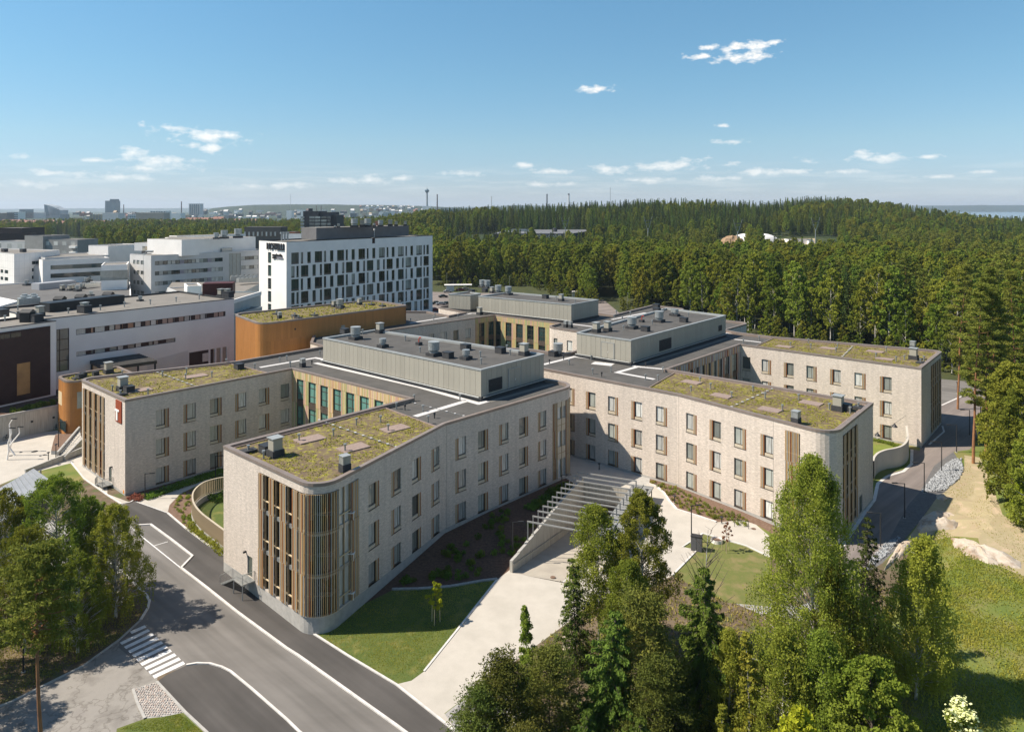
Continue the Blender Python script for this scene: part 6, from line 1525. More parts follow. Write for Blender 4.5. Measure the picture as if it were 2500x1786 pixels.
POOL = {'B': (KB, 'birch_tree', 'birch tree', 'pale trunked birch standing at the near edge of the forest', 'birches at the forest edge'),
        'S': (KS, 'spruce_tree', 'spruce', 'spruce standing among the birches at the near edge of the forest', 'spruces at the forest edge'),
        'P': (KP, 'pine_tree', 'pine tree', 'pine with orange trunk at the near edge of the forest', 'pines at the forest edge')}
for q in near:
    k = kind_of(q); pool, nm, cat, lb, gr = POOL[k]; s = rr.uniform(.68,1.24)*(1.0 if q[1] > 230 else .98)
    pxq = CX+FX*q[0]/q[1]; wh = 'behind the far car park' if pxq < 1450 else 'behind the right-hand plant room' if pxq < 1790 else 'behind the far right brick wing' if pxq < 2310 else 'beyond the bend of the brown road'
    make_tree(nm, lb.replace('at the near edge of the forest', 'at the forest edge '+wh), cat, rr.choice(pool), gz(*q), rr.random()*6, s, gr+' '+wh, s*rr.uniform(.92,1.12))
# understorey bushes along the edge (few, each its own)
for i in range(130):
    j = rr.randrange(1, 11); (x0, y0), (x1, y1) = EDGE[j], EDGE[j+1]; t = rr.random(); x, y = x0+(x1-x0)*t+rr.uniform(-3,3), y0+(y1-y0)*t-rr.uniform(1,9)
    if .118 < x/y < .150: continue
    make_tree('willow_bush', 'leafy willow bush along the foot of the forest edge', 'bush', KU, gz(x, y), rr.random()*6, rr.uniform(.45,1.05), 'willow bushes along the forest edge')
# everything beyond: one mass per kind of tree, instanced on points
def forest_mass(name, label, pts, meshes, seed):
    rg_ = random.Random(seed)
    for i, ms in enumerate(meshes):
        sub = [p for j, p in enumerate(pts) if j % len(meshes) == i]
        me = bpy.data.meshes.new(name); me.from_pydata([gz(*p)[:] for p in sub], [], [])
        sa = me.attributes.new('tree_size', 'FLOAT', 'POINT'); sa.data.foreach_set('value', [rg_.uniform(.62,1.22) for _ in sub])
        ra = me.attributes.new('tree_turn', 'FLOAT', 'POINT'); ra.data.foreach_set('value', [rg_.random()*6.28 for _ in sub])
        o = link(name, me); tag(o, label, 'forest', kind='stuff')
        ng = bpy.data.node_groups.new('forest_points', 'GeometryNodeTree'); ng.interface.new_socket('Geometry', in_out='INPUT', socket_type='NodeSocketGeometry'); ng.interface.new_socket('Geometry', in_out='OUTPUT', socket_type='NodeSocketGeometry')
        N, L = ng.nodes, ng.links; gi_ = N.new('NodeGroupInput'); go = N.new('NodeGroupOutput'); ip = N.new('GeometryNodeInstanceOnPoints'); oi2 = N.new('GeometryNodeObjectInfo'); oi2.inputs['As Instance'].default_value = True
        src = CROWN_SRC[ms[1].name]; oi2.inputs['Object'].default_value = src; oi2.transform_space = 'ORIGINAL'
        a1 = N.new('GeometryNodeInputNamedAttribute'); a1.data_type = 'FLOAT'; a1.inputs['Name'].default_value = 'tree_size'
        a2 = N.new('GeometryNodeInputNamedAttribute'); a2.data_type = 'FLOAT'; a2.inputs['Name'].default_value = 'tree_turn'
        cx = N.new('ShaderNodeCombineXYZ'); L.new(a2.outputs['Attribute'], cx.inputs[2])
        L.new(gi_.outputs[0], ip.inputs['Points']); L.new(oi2.outputs['Geometry'], ip.inputs['Instance']); L.new(cx.outputs[0], ip.inputs['Rotation']); L.new(a1.outputs['Attribute'], ip.inputs['Scale']); L.new(ip.outputs[0], go.inputs[0])
        md = o.modifiers.new('trees', 'NODES'); md.node_group = ng
CROWN_SRC = {}
for o in col.objects:
    if o.type == 'MESH' and o.data.name.startswith('crown') and o.data.name not in CROWN_SRC: CROWN_SRC[o.data.name] = o
far = [q for q in cand if q not in nset]
byk = {'B': [], 'S': [], 'P': []}
for q in far: byk[kind_of(q)].append(q)
print('FOREST', len(near), {k: len(v) for k, v in byk.items()})
for k, nm, lb in (('B','birch_forest','mixed birch woods spreading behind the hospital'),('S','spruce_forest','dark spruce forest rising to the wooded ridge'),('P','pine_forest','scattered pines in the woods behind the hospital')):
    forest_mass(nm, lb, byk[k], [m for m in POOL[k][0] if m[1].name in CROWN_SRC], 3)
# ------------------------------------------------------------ neighbouring hospital blocks and the hotel
def rectblock(A, B, depth):
    """footprint from the front line A->B (outward normal to the right), going back by depth"""
    d = Vector((B[0]-A[0], B[1]-A[1])).normalized(); nn = Vector((-d.y, d.x))*depth
    return [tuple(A[:2]), tuple(B[:2]), (B[0]+nn.x, B[1]+nn.y), (A[0]+nn.x, A[1]+nn.y)]
def P2(px, py, z): p = P(px, py, z); return (p.x, p.y)
def onY(px, Y): return ((px-CX)*Y/FX, Y)
def block(root, poly, z0, z1, m, mroof=M_deckg, ops=None, cop=None, par=.4, name='wall', depth=.3):
    w = MB()
    for i in range(len(poly)): facade(w, poly[i], poly[(i+1) % len(poly)], z0, z1, (ops or {}).get(i, []), 0, depth)
    w.build(name, m, root)
    c = MB(); sweep(c, poly, [(-.05, z1-.12), (-.05, z1+.03), (.35, z1+.03), (.35, z1-par)], 0); c.build('coping', cop or m, root)
    r = MB(); r.cap(offset(poly, .3), z1-par, 0); return r.build('roof', mroof, root)
def win(root, A, B, ops, mp, mf=None, depth=.3, mull=1, name='window', fw=.07):
    """frame + pane per opening"""
    for o in ops:
        a, b, c, d = o[:4]; T = frameT(A, B, 0); f = MB()
        for x0, x1, z0, z1 in ((a, a+fw, c, d), (b-fw, b, c, d), (a+fw, b-fw, d-fw, d), (a+fw, b-fw, c, c+fw)): f.box(x0, x1, depth-.12, depth-.02, z0, z1, 0, T)
        for k in range(1, mull+1): x = a+(b-a)*k/(mull+1); f.box(x-fw/2, x+fw/2, depth-.1, depth-.02, c+fw, d-fw, 0, T)
        w = f.build(name, mf or M_frame, root)
        g = MB(); g.quad([T@Vector(p) for p in ((a, depth-.04, c), (b, depth-.04, c), (b, depth-.04, d), (a, depth-.04, d))]); g.build('pane', mp if not isinstance(mp, list) else random.choice(mp), w)
Z0 = lambda x, y: (x/3.5516, 480+y/3.5516)
# --- long lilac white wing with ribbon windows
wb = thing('ribbon_window_building', 'long white rendered hospital wing with two ribbon windows and flat beige roof', 'building')
WA, WB = P2(100, 779.0, 19.5), P2(571.6, 728.3, 19.5)
Wp = rectblock(WA, WB, 27)
_, zr1 = onwall(WA, WB, 186, 480+1150/3.5516); _, zr1b = onwall(WA, WB, 186, 480+1200/3.5516)
_, zr2 = onwall(WA, WB, 186, 480+1347/3.5516); _, zr2b = onwall(WA, WB, 186, 480+1387/3.5516)
zs_, zs_b = onwall(WA, WB, 140, 480+1150/3.5516)[1], onwall(WA, WB, 140, 480+1520/3.5516)[1]
t = lambda x: onwall(WA, WB, x/3.5516)
rib1, rib2 = (t(660), t(1957), zr1b, zr1), (t(662), t(1522), zr2b, zr2)
stair = (t(490), t(600), zs_b, zs_); low = (t(1640), t(1983), 2.0, onwall(WA, WB, 500, 480+1330/3.5516)[1])
wroof = block(wb, Wp, 1, 19.5, M_white2, M_deckg, {0: [rib1, rib2, stair, low]}, M_dark)
def ribbon_cells(rib, cells, glass):
    T = frameT(WA, WB, 0); b = MB(); b.box(rib[0], rib[1], .24, .3, rib[2], rib[3], 0, T); b.build('ribbon_panel', M_brown, wb)
    ops = [(t(a), t(b_), rib[2], rib[3]) for a, b_ in cells]; win(wb, WA, WB, ops, glass, M_brown, .24, 0)
gl1 = [mat('warm_blind_glass', (.42,.24,.16), (.34,.20,.13), 1, .15), M_curt, M_curt, mat('pinkish_blind_glass', (.46,.33,.27), (.38,.27,.22), 1, .15)]
ribbon_cells(rib1, ((662,747),(788,815),(823,913),(948,997),(1000,1048),(1058,1070),(1108,1163),(1170,1226),(1260,1306),(1308,1358),(1360,1372),(1408,1456),(1458,1505),(1506,1518),(1551,1597),(1600,1645),(1648,1660),(1692,1737),(1738,1783),(1785,1795),(1855,1895),(1897,1943)), gl1)
ribbon_cells(rib2, ((662,750),(790,815),(823,915),(950,1018),(1022,1073),(1108,1170),(1178,1228),(1290,1328),(1335,1377),(1440,1520)), [M_pane, M_curt])
T = frameT(WA, WB, 0); f = MB(); fg = MB(); fg.quad([T@Vector(p) for p in ((stair[0],.2,stair[2]),(stair[1],.2,stair[2]),(stair[1],.2,stair[3]),(stair[0],.2,stair[3]))])
for k in range(5): z = stair[2]+(stair[3]-stair[2])*k/4; f.box(stair[0], stair[1], .1, .2, z-.06, z+.06, 0, T)
for x in (stair[0], (stair[0]*.75+stair[1]*.25), stair[1]-.1): f.box(x, x+.1, .1, .2, stair[2], stair[3], 0, T)
w_ = f.build('stair_window', M_brown, wb); fg.build('pane', M_pane, w_)
f = MB(); f.box(low[0], (low[0]*.4+low[1]*.6), .1, .3, low[2], low[3], 0, T); f.build('dark_cladding', M_brown, wb)
f = MB(); f.box(low[0]+ (low[1]-low[0])*.6, low[1], .28, .32, low[2], low[3], 0, T); f.build('recessed_wall', M_interw, wb)
for k in range(4): x = low[1]-.5-k*1.6; f = MB(); f.box(x, x+.45, .0, .28, low[2], low[3], 0, T); f.build('pillar', M_white2, wb)
cs = (t(1280), t(1636)); f = MB(); z1_ = onwall(WA, WB, 460, 480+1330/3.5516)[1]
for k in range(46): x = cs[0]+(cs[1]-cs[0])*k/46; f.box(x, x+(cs[1]-cs[0])/46-.08, -.10, -.02, 2, z1_-.02*0-1.0*(1-k/46), 0, T)
f.build('corrugated_screen', M_white2, wb, kind='stuff')
wn = (t(1757), t(1820)); zt_a = onwall(WA, WB, 500, 480+1357/3.5516)[1]; f = MB(); f.box(wn[0], wn[1], .05, .09, zt_a-2.0, zt_a, 0, T); f.build('window', M_curt, wb)
# --- dark brown clad block in front of it
db = thing('brown_clad_building', 'white framed building end with a huge dark brown clad field and one tall window', 'building')
DA, DB = P2(-60, 808.5, 19.5), P2(136.6, 782.7, 19.5)
tt_ = lambda x: onwall(DA, DB, x/3.5516)
zq = lambda x, y: onwall(DA, DB, x/3.5516, 480+y/3.5516)[1]
tw = (tt_(140), tt_(263), 6.0, zq(200, 1437)); sl = (tt_(-200), tt_(185), zq(100, 1225), zq(100, 1180))
droof = block(db, rectblock(DA, DB, 12), 1, 19.5, M_white2, M_deckg, {}, M_dark)
f = MB(); Td = frameT(DA, DB, 0); ztop = zq(200, 1150)
facade(f, tuple((Td@Vector((tt_(-250),-.12,0)))[:2]), tuple((Td@Vector((tt_(434),-.12,0)))[:2]), 4.9, ztop, [(tw[0]-tt_(-250), tw[1]-tt_(-250), 6.0, tw[3]), (0.1, sl[1]-tt_(-250), sl[2], sl[3])], 0, .1)
f.build('dark_cladding', M_brown, db)
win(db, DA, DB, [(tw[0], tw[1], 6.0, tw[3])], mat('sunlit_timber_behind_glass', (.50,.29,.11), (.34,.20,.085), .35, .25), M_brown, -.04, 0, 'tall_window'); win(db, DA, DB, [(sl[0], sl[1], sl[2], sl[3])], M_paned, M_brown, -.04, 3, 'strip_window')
# terrace and retaining wall in front
RWa, RWb = P2(-120, 1037, 4.9), P2(141, 988, 4.9)
tr = thing('terrace_retaining_wall', 'long bare concrete retaining wall behind the pale plaza, planted terrace on top', 'wall')
f = MB(); back = [tuple(RWa), tuple(RWb), tuple(P2(139, 965, 4.9)), (RWb[0]-2, RWb[1]+22), (RWa[0]-5, RWa[1]+30)]
f.prism(back, -1, 4.55, 0, 1); f.build('concrete_wall', [M_concw, M_mulch], tr); f = MB(); f.box(0, math.hypot(RWb[0]-RWa[0], RWb[1]-RWa[1]), -.02, .35, 4.56, 4.9, 0, frameT(RWa, RWb, 0)); f.build('coping', M_conc, tr)
for x in (75, 128): tq, z_ = onwall(RWa, RWb, x, 1029-(x-75)*.19); f = MB(); f.box(tq, tq+.35, -.15, 0, z_-.15, z_+.15, 0, frameT(RWa, RWb, 0)); f.build('wall_lamp', M_dark, tr)
for i in range(34):
    q = Vector(RWa).lerp(Vector(RWb), .35+.62*random.random())+Vector((-.3, 1.0+random.random()*5)); o = link('terrace_shrub', random.choice((bm2, bm3))); o.location = (q.x, q.y, 4.6); o.rotation_euler = (0,0,i); o.scale = (1.2,)*3; tag(o, 'dark low shrub planted on top of the concrete terrace', 'shrub', 'shrubs on the terrace')
# --- canopy beside the white wing
cn = thing('entrance_canopy', 'flat canopy with black sheet roof in front of the long white wing', 'canopy')
c4 = [P2(220, 885.5, 5.5), P2(375, 880, 5.5), P2(339, 861.5, 5.5), P2(226, 877, 5.5)]
c4 = [P(*Z0(778,1420), 9.5), P(*Z0(905,1478), 9.5), P(*Z0(1362,1418), 9.5), P(*Z0(1205,1360), 9.5)]
f = MB(); pc = [tuple(v[:2]) for v in c4]; f.prism(pc, 8.8, 9.5, 0, 1, bottom=True); f.build('roof', [M_dark, M_deck], cn)
for k in range(9): a = c4[0].lerp(c4[1], (k+.5)/9); b = c4[3].lerp(c4[2], (k+.5)/9); f = MB(); f.bar((a.x,a.y,9.54), (b.x,b.y,9.54), .08, .08); f.build('roof_seam', M_dark, cn)
for v in c4: f = MB(); cq = (c4[0]+c4[2])/2; w2 = v.lerp(cq, .06); f.bar((w2.x,w2.y,2), (w2.x,w2.y,8.8), .3, .3); f.build('post', M_dark, cn)
tr2 = thing('delivery_trailer', 'white box trailer parked beside the black roofed canopy', 'trailer'); v = P(*Z0(1385, 1475), 4.4); f = MB(); Tt = Matrix.Translation(v)@Matrix.Rotation(.55, 4, 'Z')
f.box(-5, 5, -1.3, 1.3, .6, 3.6, 0, Tt); f.build('box_body', M_white, tr2)
for sx in (-3.6, -2.4, 3.2):
    for sy in (-1.2, 1.0): f = MB(); a = Tt@Vector((sx, sy, .1)); b = Tt@Vector((sx, sy+.25, .1)); f.tube([a, b], .5, 12); f.build('wheel', M_black, tr2)
# roof things of the white wing
def roofbox(root, x0, x1, yt, yb, px_depth, z, m=M_blackb, name='plant_box', ang=None, A=WA, B=WB):
    """box standing on roof plane z, front edge between two columns at row yb, height up to row yt"""
    a = P(*Z0(x0, yb[0]), z); b = P(*Z0(x1, yb[1]), z); h = (yb[0]-yt)/3.5516*a.y/FX
    poly = rectblock(a, b, px_depth); f = MB(); f.prism(poly, z, z+h, 0); return f.build(name, m, root)
wz = 19.1
roofbox(wb, 365+65, 1080, 925, (1005, 925), 4.0, wz); 
for x, y in ((519,890),(703,872),(939,852),(240,1010)):
    a = P(*Z0(x, y+15), wz+1.4); f = MB(); f.box(a.x-1, a.x+1, a.y-1, a.y+1, a.z-1.5, a.z+.6); f.quad([(a.x-1.1,a.y-1.1,a.z+.6),(a.x+1.1,a.y-1.1,a.z+.6),(a.x+1.1,a.y,a.z+1.2),(a.x-1.1,a.y,a.z+1.2)]); f.quad([(a.x+1.1,a.y+1.1,a.z+.6),(a.x-1.1,a.y+1.1,a.z+.6),(a.x-1.1,a.y,a.z+1.2),(a.x+1.1,a.y,a.z+1.2)]); f.build('roof_hood', M_blackb, wroof)
roofbox(wb, 1740+15, 2018, 755, (862, 855), 5.0, wz, M_redb, 'louvred_plant_box')
eqs = lambda me, pts, z, par, s=1.0: eq(me, [Z0(*q) for q in pts], z, par, -.4, s)
eqs(me_pipe, ((592,1012),(870,985),(1078,955),(1303,935),(1527,912),(1727,890),(145,1060),(43,1080),(155,985)), wz, wroof, 1.3)
eqs(me_box, ((733,1000),(1915,870),(1970,870),(275,1080),(345,1035)), wz, wroof, 1.1); eqs(me_curb, ((733,1005),(1975,875),(305,1085),(220,1060),(10,1040)), wz, wroof, 1.6)
eqs(me_drums, ((790,860),(1235-20,905)), wz, wroof, .8)
# --- hotel
ht = thing('hotel_building', 'tall white hotel with staggered dark windows and HOTELLI lettering', 'building')
HZ = 31.6; HA, HB, HC = P2(632.6, 586, HZ), P2(699.3, 590, HZ), P2(1056, 574.6, HZ)
HD = (HA[0]+HC[0]-HB[0], HA[1]+HC[1]-HB[1]); Hp = [HA, HB, HC, HD]
hx = lambda x: onwall(HB, HC, 560+x/3.5516)
pA_ = [(537,603),(620,640),(676,707),(741,805),(820,840),(873,903),(935,995),(1010,1028),(1060,1088),(1120,1177),(1192,1208),(1240,1266),(1297,1348),(1364,1380),(1408,1433),(1462,1512),(1527,1541),(1570,1593),(1621,1670),(1683,1697),(1709,1730)]
pB_ = [(537,566),(582,602),(622,686),(721,750),(785,804),(821,884),(917,944),(977,997),(1012,1070),(1101,1129),(1160,1177),(1193,1249),(1279,1304),(1333,1349),(1364,1417),(1446,1471),(1498,1512),(1528,1578),(1604,1629),(1656,1669),(1684,1730)]
zrow = lambda y: onwall(HB, HC, 560+570/3.5516, 500+y/3.5516)[1]
rows = [(zrow(516-2), zrow(414)), (zrow(631), zrow(530)), (zrow(746), zrow(644)), (zrow(861), zrow(758)), (zrow(976), zrow(873)), (zrow(1091), zrow(988))]
hops = [(hx(a), hx(b), z0, z1) for r, (z0, z1) in enumerate(rows) for a, b in (pA_ if r % 2 == 0 else pB_)]
lx = lambda x: onwall(HA, HB, 560+x/3.5516); lz = lambda y: onwall(HA, HB, 560+348/3.5516, 500+y/3.5516)[1]
lops = [(lx(334), lx(363), lz(b), lz(a)) for a, b in ((410,505),(522,618),(635,730),(747,843),(857,952))]
slot = (hx(1238), hx(1265), zrow(0) if False else onwall(HB, HC, 560+1250/3.5516, 500+335/3.5516)[1], onwall(HB, HC, 560+1250/3.5516, 500+285/3.5516)[1])
hroof = block(ht, Hp, 1, HZ, M_white, M_deckg, {0: lops, 1: hops+[slot]}, M_dark, depth=.35)
f = MB(); f.box(slot[0], slot[1], .3, .34, slot[2], slot[3], 0, frameT(HB, HC, 0)); f.build('roof_slot', M_brown, ht)
for o in hops:
    wv_ = o[1]-o[0]; Th = frameT(HB, HC, 0); f = MB(); zc_ = o[2]+.55
    f.box(o[0], o[1], .14, .3, o[2], zc_, 0, Th)
    for x in ([o[0], o[1]-.1] + ([o[0]+wv_*.66] if wv_ > 2 else [])): f.box(x, x+.1, .16, .3, zc_, o[3], 0, Th)
    w_ = f.build('window', M_frame, ht); g = MB(); g.quad([Th@Vector(p) for p in ((o[0],.26,zc_),(o[1],.26,zc_),(o[1],.26,o[3]),(o[0],.26,o[3]))]); g.build('pane', M_paned if random.random() < .8 else M_pane, w_)
win(ht, HA, HB, lops, M_paned, M_frame, .35, 0)
f = MB()                                       # fine joints of the facade boards
Lh = math.hypot(HC[0]-HB[0], HC[1]-HB[1]); Th = frameT(HB, HC, 0)
hp1 = [P2(560+765/3.5516, 500+205/3.5516, HZ), P2(560+1055/3.5516, 500+290/3.5516, HZ)]
ph = MB(); a = Vector(HB).lerp(Vector(HC), .26); d_ = (Vector(HC)-Vector(HB)).normalized(); n_ = Vector((-d_.y, d_.x)); 
q0 = Vector(onY(560/1+765/3.5516, 262)); 
pbx = [tuple((Vector(HB)+d_*(Lh*.23)+n_*5)[:]), tuple((Vector(HB)+d_*(Lh*.88)+n_*5)[:]), tuple((Vector(HB)+d_*(Lh*.88)+n_*13)[:]), tuple((Vector(HB)+d_*(Lh*.23)+n_*13)[:])]
hpr = MB(); hpr.prism(pbx, HZ, HZ+4.0, 0, 1); hpo = hpr.build('plant_room', [mat('dark_grey_cladding', (.16,.155,.155), (.135,.13,.13), .5), M_deckg], ht)
for x, y, s, me in ((1018,150,1.3,me_drum),(1135,150,1.3,me_drum),(1115,170,.9,me_drums),(1245,155,1.0,me_drum),(1330,165,1.2,me_box),(1085,165,1.2,me_box),(1380,170,.9,me_box),(1460,165,.9,me_box),(880,165,.7,me_box),(850,165,.5,me_drums),(1190,165,.8,me_drums)):
    tt2 = onwall(pbx[0], pbx[1], 560+x/3.5516); p_ = frameT(pbx[0], pbx[1], tt2, HZ+4.0, -4).translation; o = link(me.name.split('.')[0], me, hpo); o.location = p_; o.scale = (s,)*3
for x in (455, 480, 505): p_ = P(560+x/3.5516, 500+310/3.5516, HZ-.2); o = link('vent_pipe', me_pipe, hroof); o.location = p_; o.scale = (3,3,3)
ds = MB(); p_ = P(560+880/3.5516, 500+292/3.5516, HZ); ds.tube([p_, p_+Vector((0,0,1.8))], .1, 6); ds.tube([p_+Vector((-.1,-.2,2.0)), p_+Vector((-.25,-.6,2.2))], [.9,.1], 14); ds.build('satellite_dish', M_galv, hroof)
p_ = P(560+1257/3.5516, 500+282/3.5516, HZ); ds = MB(); ds.tube([p_, p_+Vector((0,0,2.6))], .06, 6); ds.tube([p_+Vector((0,0,2.6)), p_+Vector((0,0,3.2))], .3, 10); ds.build('roof_mast', M_white, hroof)
Tl = frameT(HA, HB, 0)
tl0, zl0 = onwall(HA, HB, 560+330/3.5516, 500+385/3.5516); tl1, zl1 = onwall(HA, HB, 560+478/3.5516, 500+345/3.5516)
M_blk = mat('black_letters', (.01,.01,.012), (.012,.012,.014))
def fit_text(name, s, A, B, t0, t1, z0, h, m, parent, bold=0.0, ext=.12, off=.25):
    o = text(name, s, 1.0, Matrix.Identity(4), m, ext, parent, 'LEFT', bold); xs = [v.co.x for v in o.data.vertices]; ys = [v.co.y for v in o.data.vertices]
    sx = (t1-t0)/(max(xs)-min(xs)); sy = h/(max(ys)-min(ys))
    o.matrix_local = frameT(A, B, 0)@Matrix.Translation((t0-min(xs)*sx, -off, z0-min(ys)*sy))@ROT@Matrix.Diagonal((sx, sy, 1, 1)); return o
fit_text('hotel_sign', 'HOTELLI', HA, HB, tl0, tl1, zl0, 2.2, M_blk, ht, .03)
fit_text('hotel_sign', 'norlandia', HA, HB, onwall(HA, HB, 560+380/3.5516), onwall(HA, HB, 560+462/3.5516), lz(441), .95, M_blk, ht, .02)
fit_text('hotel_sign', 'care', HA, HB, onwall(HA, HB, 560+380/3.5516), onwall(HA, HB, 560+415/3.5516), lz(462), .7, M_blk, ht, .02)
fit_text('hotel_sign', 'tampere', HA, HB, onwall(HA, HB, 560+418/3.5516), onwall(HA, HB, 560+470/3.5516), lz(462), .6, M_gry, ht)
# --- white hospital block with window bands behind the white wing
b2_ = thing('banded_window_building', 'five storey pale hospital block with long bands of windows and a white rooftop storey', 'building')
BZ = 22.6; BA, BB, BC = P2(317, 620, BZ), P2(368.8, 623.6, BZ), P2(660, 609.5, BZ)
BD = (BA[0]+BC[0]-BB[0], BA[1]+BC[1]-BB[1])
bx = lambda x: onwall(BB, BC, x/3.5516); bz = lambda y, x=1345: onwall(BB, BC, x/3.5516, 480+y/3.5516)[1]
bo = []; band = []
for ya, yb in ((560,595),(648,684),(737,772),(825,860)):
    z1_, z0_ = bz(ya), bz(yb); band += [(bx(1343), bx(1932), z0_, z1_), (bx(2090), bx(2240), z0_, z1_)]
bs = (bx(1985), bx(2087), bz(735, 1985), bz(495, 1985))
lb_ = []
for ya, yb in ((548,582),(635,668),(722,755),(808,842)):
    z1_, z0_ = onwall(BA, BB, 1155/3.5516, 480+ya/3.5516)[1], onwall(BA, BB, 1155/3.5516, 480+yb/3.5516)[1]
    lb_ += [(onwall(BA, BB, a/3.5516), onwall(BA, BB, b/3.5516), z0_, z1_) for a, b in ((1155,1175),(1184,1210),(1219,1248))]
broof = block(b2_, [BA, BB, BC, BD], 0, BZ, M_whitegrey, M_deckg, {0: lb_, 1: band+[bs]}, M_whitegrey)
win(b2_, BA, BB, lb_, M_pane, M_dark)
for o in band:
    k = int((o[1]-o[0])/1.75); st = (o[1]-o[0])/k
    for q in range(k):
        if q % 7 == 6: 
            f = MB(); f.box(o[0]+q*st, o[0]+(q+1)*st, .05, .3, o[2], o[3], 0, frameT(BB, BC, 0)); f.build('pier_panel', M_gry, b2_)
        else: win(b2_, BB, BC, [(o[0]+q*st, o[0]+(q+1)*st, o[2], o[3])], [M_pane, M_paned, M_curt], M_dark, .3, 0)
win(b2_, BB, BC, [bs], M_curt, M_frameg, .3, 2, 'stair_window')
def upper(root, px0, px1, yt, yb, Y0, Y1, dep, m=M_white, name='rooftop_storey', mroof=M_deckg):
    a, b = onY(px0, Y0), onY(px1, Y1); z0 = CH-(yb-HY)*Y0/FX; z1 = CH-(yt-HY)*Y0/FX
    f = MB(); f.prism(rectblock(a, b, dep), z0-1, z1, 0, 1); return f.build(name, [m, mroof], root), (a, b, z1)
u1, (ua_, ub_, uz) = upper(b2_, 443.5, 624, 585.5, 619.5, 308, 345, 22)
f = MB(); f.prism([onY(403, 335), onY(443.5, 308), onY(470, 340), onY(430, 360)], BZ-1, uz-.02, 0, 1); f.build('rooftop_storey', [M_white, M_deckg], b2_)
upper(b2_, 378, 405, 593, 607, 322, 330, 10); upper(b2_, 432, 600, 576, 590, 345, 372, 8)
for x, s in ((1862,1.6),(1982,1.8),(1792,1.2)): tq = onwall(ua_, ub_, x/3.5516); o = link('drum_vent', me_drum, u1); o.location = frameT(ua_, ub_, tq, uz, -6).translation; o.scale = (s,)*3
f = MB(); tq = onwall(ua_, ub_, 1910/3.5516); tq2 = onwall(ua_, ub_, 1998/3.5516); f.box(tq, tq2, -1.2, 0, uz-7, uz-4.6, 0, frameT(ua_, ub_, 0)); f.build('wall_duct', M_galv, b2_)
eqs(me_box, ((1260,490),(1300,485),(1340,482),(1380,480),(1420,478),(1460,475)), BZ-.3, broof, 1.6)
f = MB(); p0 = frameT(BA, BB, onwall(BA, BB, 1243/3.5516), BZ-13, .4).translation; f.tube([p0, (p0.x, p0.y, BZ+.5), (p0.x, p0.y+1.5, BZ+1.4), (p0.x+3, p0.y+1.5, BZ+1.4)], .45, 8); f.build('duct', M_galv, b2_)
# --- generic neighbour builder
def nb(name, label, px0, px1, yt0, yt1, Y0, Y1, dep, m, zb=0, cat='building', rowsw=0, mroof=M_deckg, wm=None, side=None, grp=None, wf=.55, wh=.42, flip=False):
    a, b = onY(px0, Y0), onY(px1, Y1); z1 = CH-((yt0+yt1)/2-HY)*(Y0+Y1)/2/FX; root = thing(name, label, cat, group=grp); poly = rectblock(a, b, dep)
    rf = block(root, poly, zb, z1, m, mroof, {}, None, .3)
    if rowsw:
        sides = [(0, a, b)]
        if side is not None: sides.append((side, poly[side], poly[(side+1) % 4]))
        for si, A_, B_ in sides:
            L = math.hypot(B_[0]-A_[0], B_[1]-A_[1]); fl = (z1-zb)/rowsw; k = max(2, int(L/ (fl*1.0))); st = L/k
            wmx = MB(); T_ = frameT(A_, B_, 0)
            wmx.box(-fl*wf/2, fl*wf/2, -.03, .05, 0, fl*wh); me = wmx.mesh('window', wm or M_paned)
            for r_ in range(rowsw):
                for q in range(k): link('window', me, root, T=frameT(A_, B_, (q+.5)*st, zb+fl*(r_+.35)))
    return root, rf, poly, z1
nb('grey_panel_building', 'grey concrete panel block with small paired windows and white balconies', 60-75, 61, 588, 590, 420, 415, 14, M_whitegrey, rowsw=4, wm=M_curt)
nb('grey_panel_building', 'taller grey stair block between the two grey panel wings', 60, 105, 574.5, 576, 405, 400, 16, mat('grey_panel', (.27,.265,.255), (.23,.225,.215), .3), rowsw=0)
r_, rf_, pl_, z_ = nb('grey_panel_building', 'right grey panel wing ending in stacked white balconies', 105, 189, 584, 585, 402, 396, 14, mat('grey_panel', (.27,.265,.255)), rowsw=5, wm=M_curt)
for k in range(4): f = MB(); f.box(-.2, 4.2, -1.4, 0, 0, 1.1, 0, frameT(pl_[0], pl_[1], math.hypot(pl_[1][0]-pl_[0][0], pl_[1][1]-pl_[0][1])-4.2, z_-4.6-3.1*k)); f.build('balcony', M_white, r_)
nb('dark_barn_building', 'dark brown building with shallow roof behind the grey panel blocks', 172, 222, 590, 592, 430, 436, 20, M_brown); nb('dark_barn_building', 'black flat roofed building at the left edge before the red roofs', -30, 52, 556, 557, 520, 520, 26, M_brown)
nb('dark_barn_building', 'low dark gabled hall below the black flat roof', -10, 75, 566, 572, 500, 505, 10, M_brown)
wc_ = thing('white_block_building', 'white cube building with panel joints and a few small windows at the left edge', 'building')
ca, cb_2, cc_, cd_ = onY(-60, 345), onY(34.5, 318), onY(76, 326), onY(103, 332); zc_t = 22.2
cpoly = [ca, cb_2, cc_, cd_, (cd_[0]-2, cd_[1]+16), (ca[0]-2, ca[1]+18)]
w_l = [(onwall(ca, cb_2, a), onwall(ca, cb_2, b), z0, z0+1.6) for z0 in (9.8, 13.0, 16.2) for a, b in ((-20,-12),(1,8),(11,20))][:6]
w_r = [(onwall(cc_, cd_, 78), onwall(cc_, cd_, 99), z0, z0+1.5) for z0 in (10.2, 13.6, 16.8)]
crf = block(wc_, cpoly, 0, zc_t, M_white, M_deckg, {0: w_l, 2: w_r}, M_whitegrey)
win(wc_, ca, cb_2, w_l, M_paned, M_dark, .3, 1); win(wc_, cc_, cd_, w_r, M_paned, M_dark, .3, 3)
jn = MB()
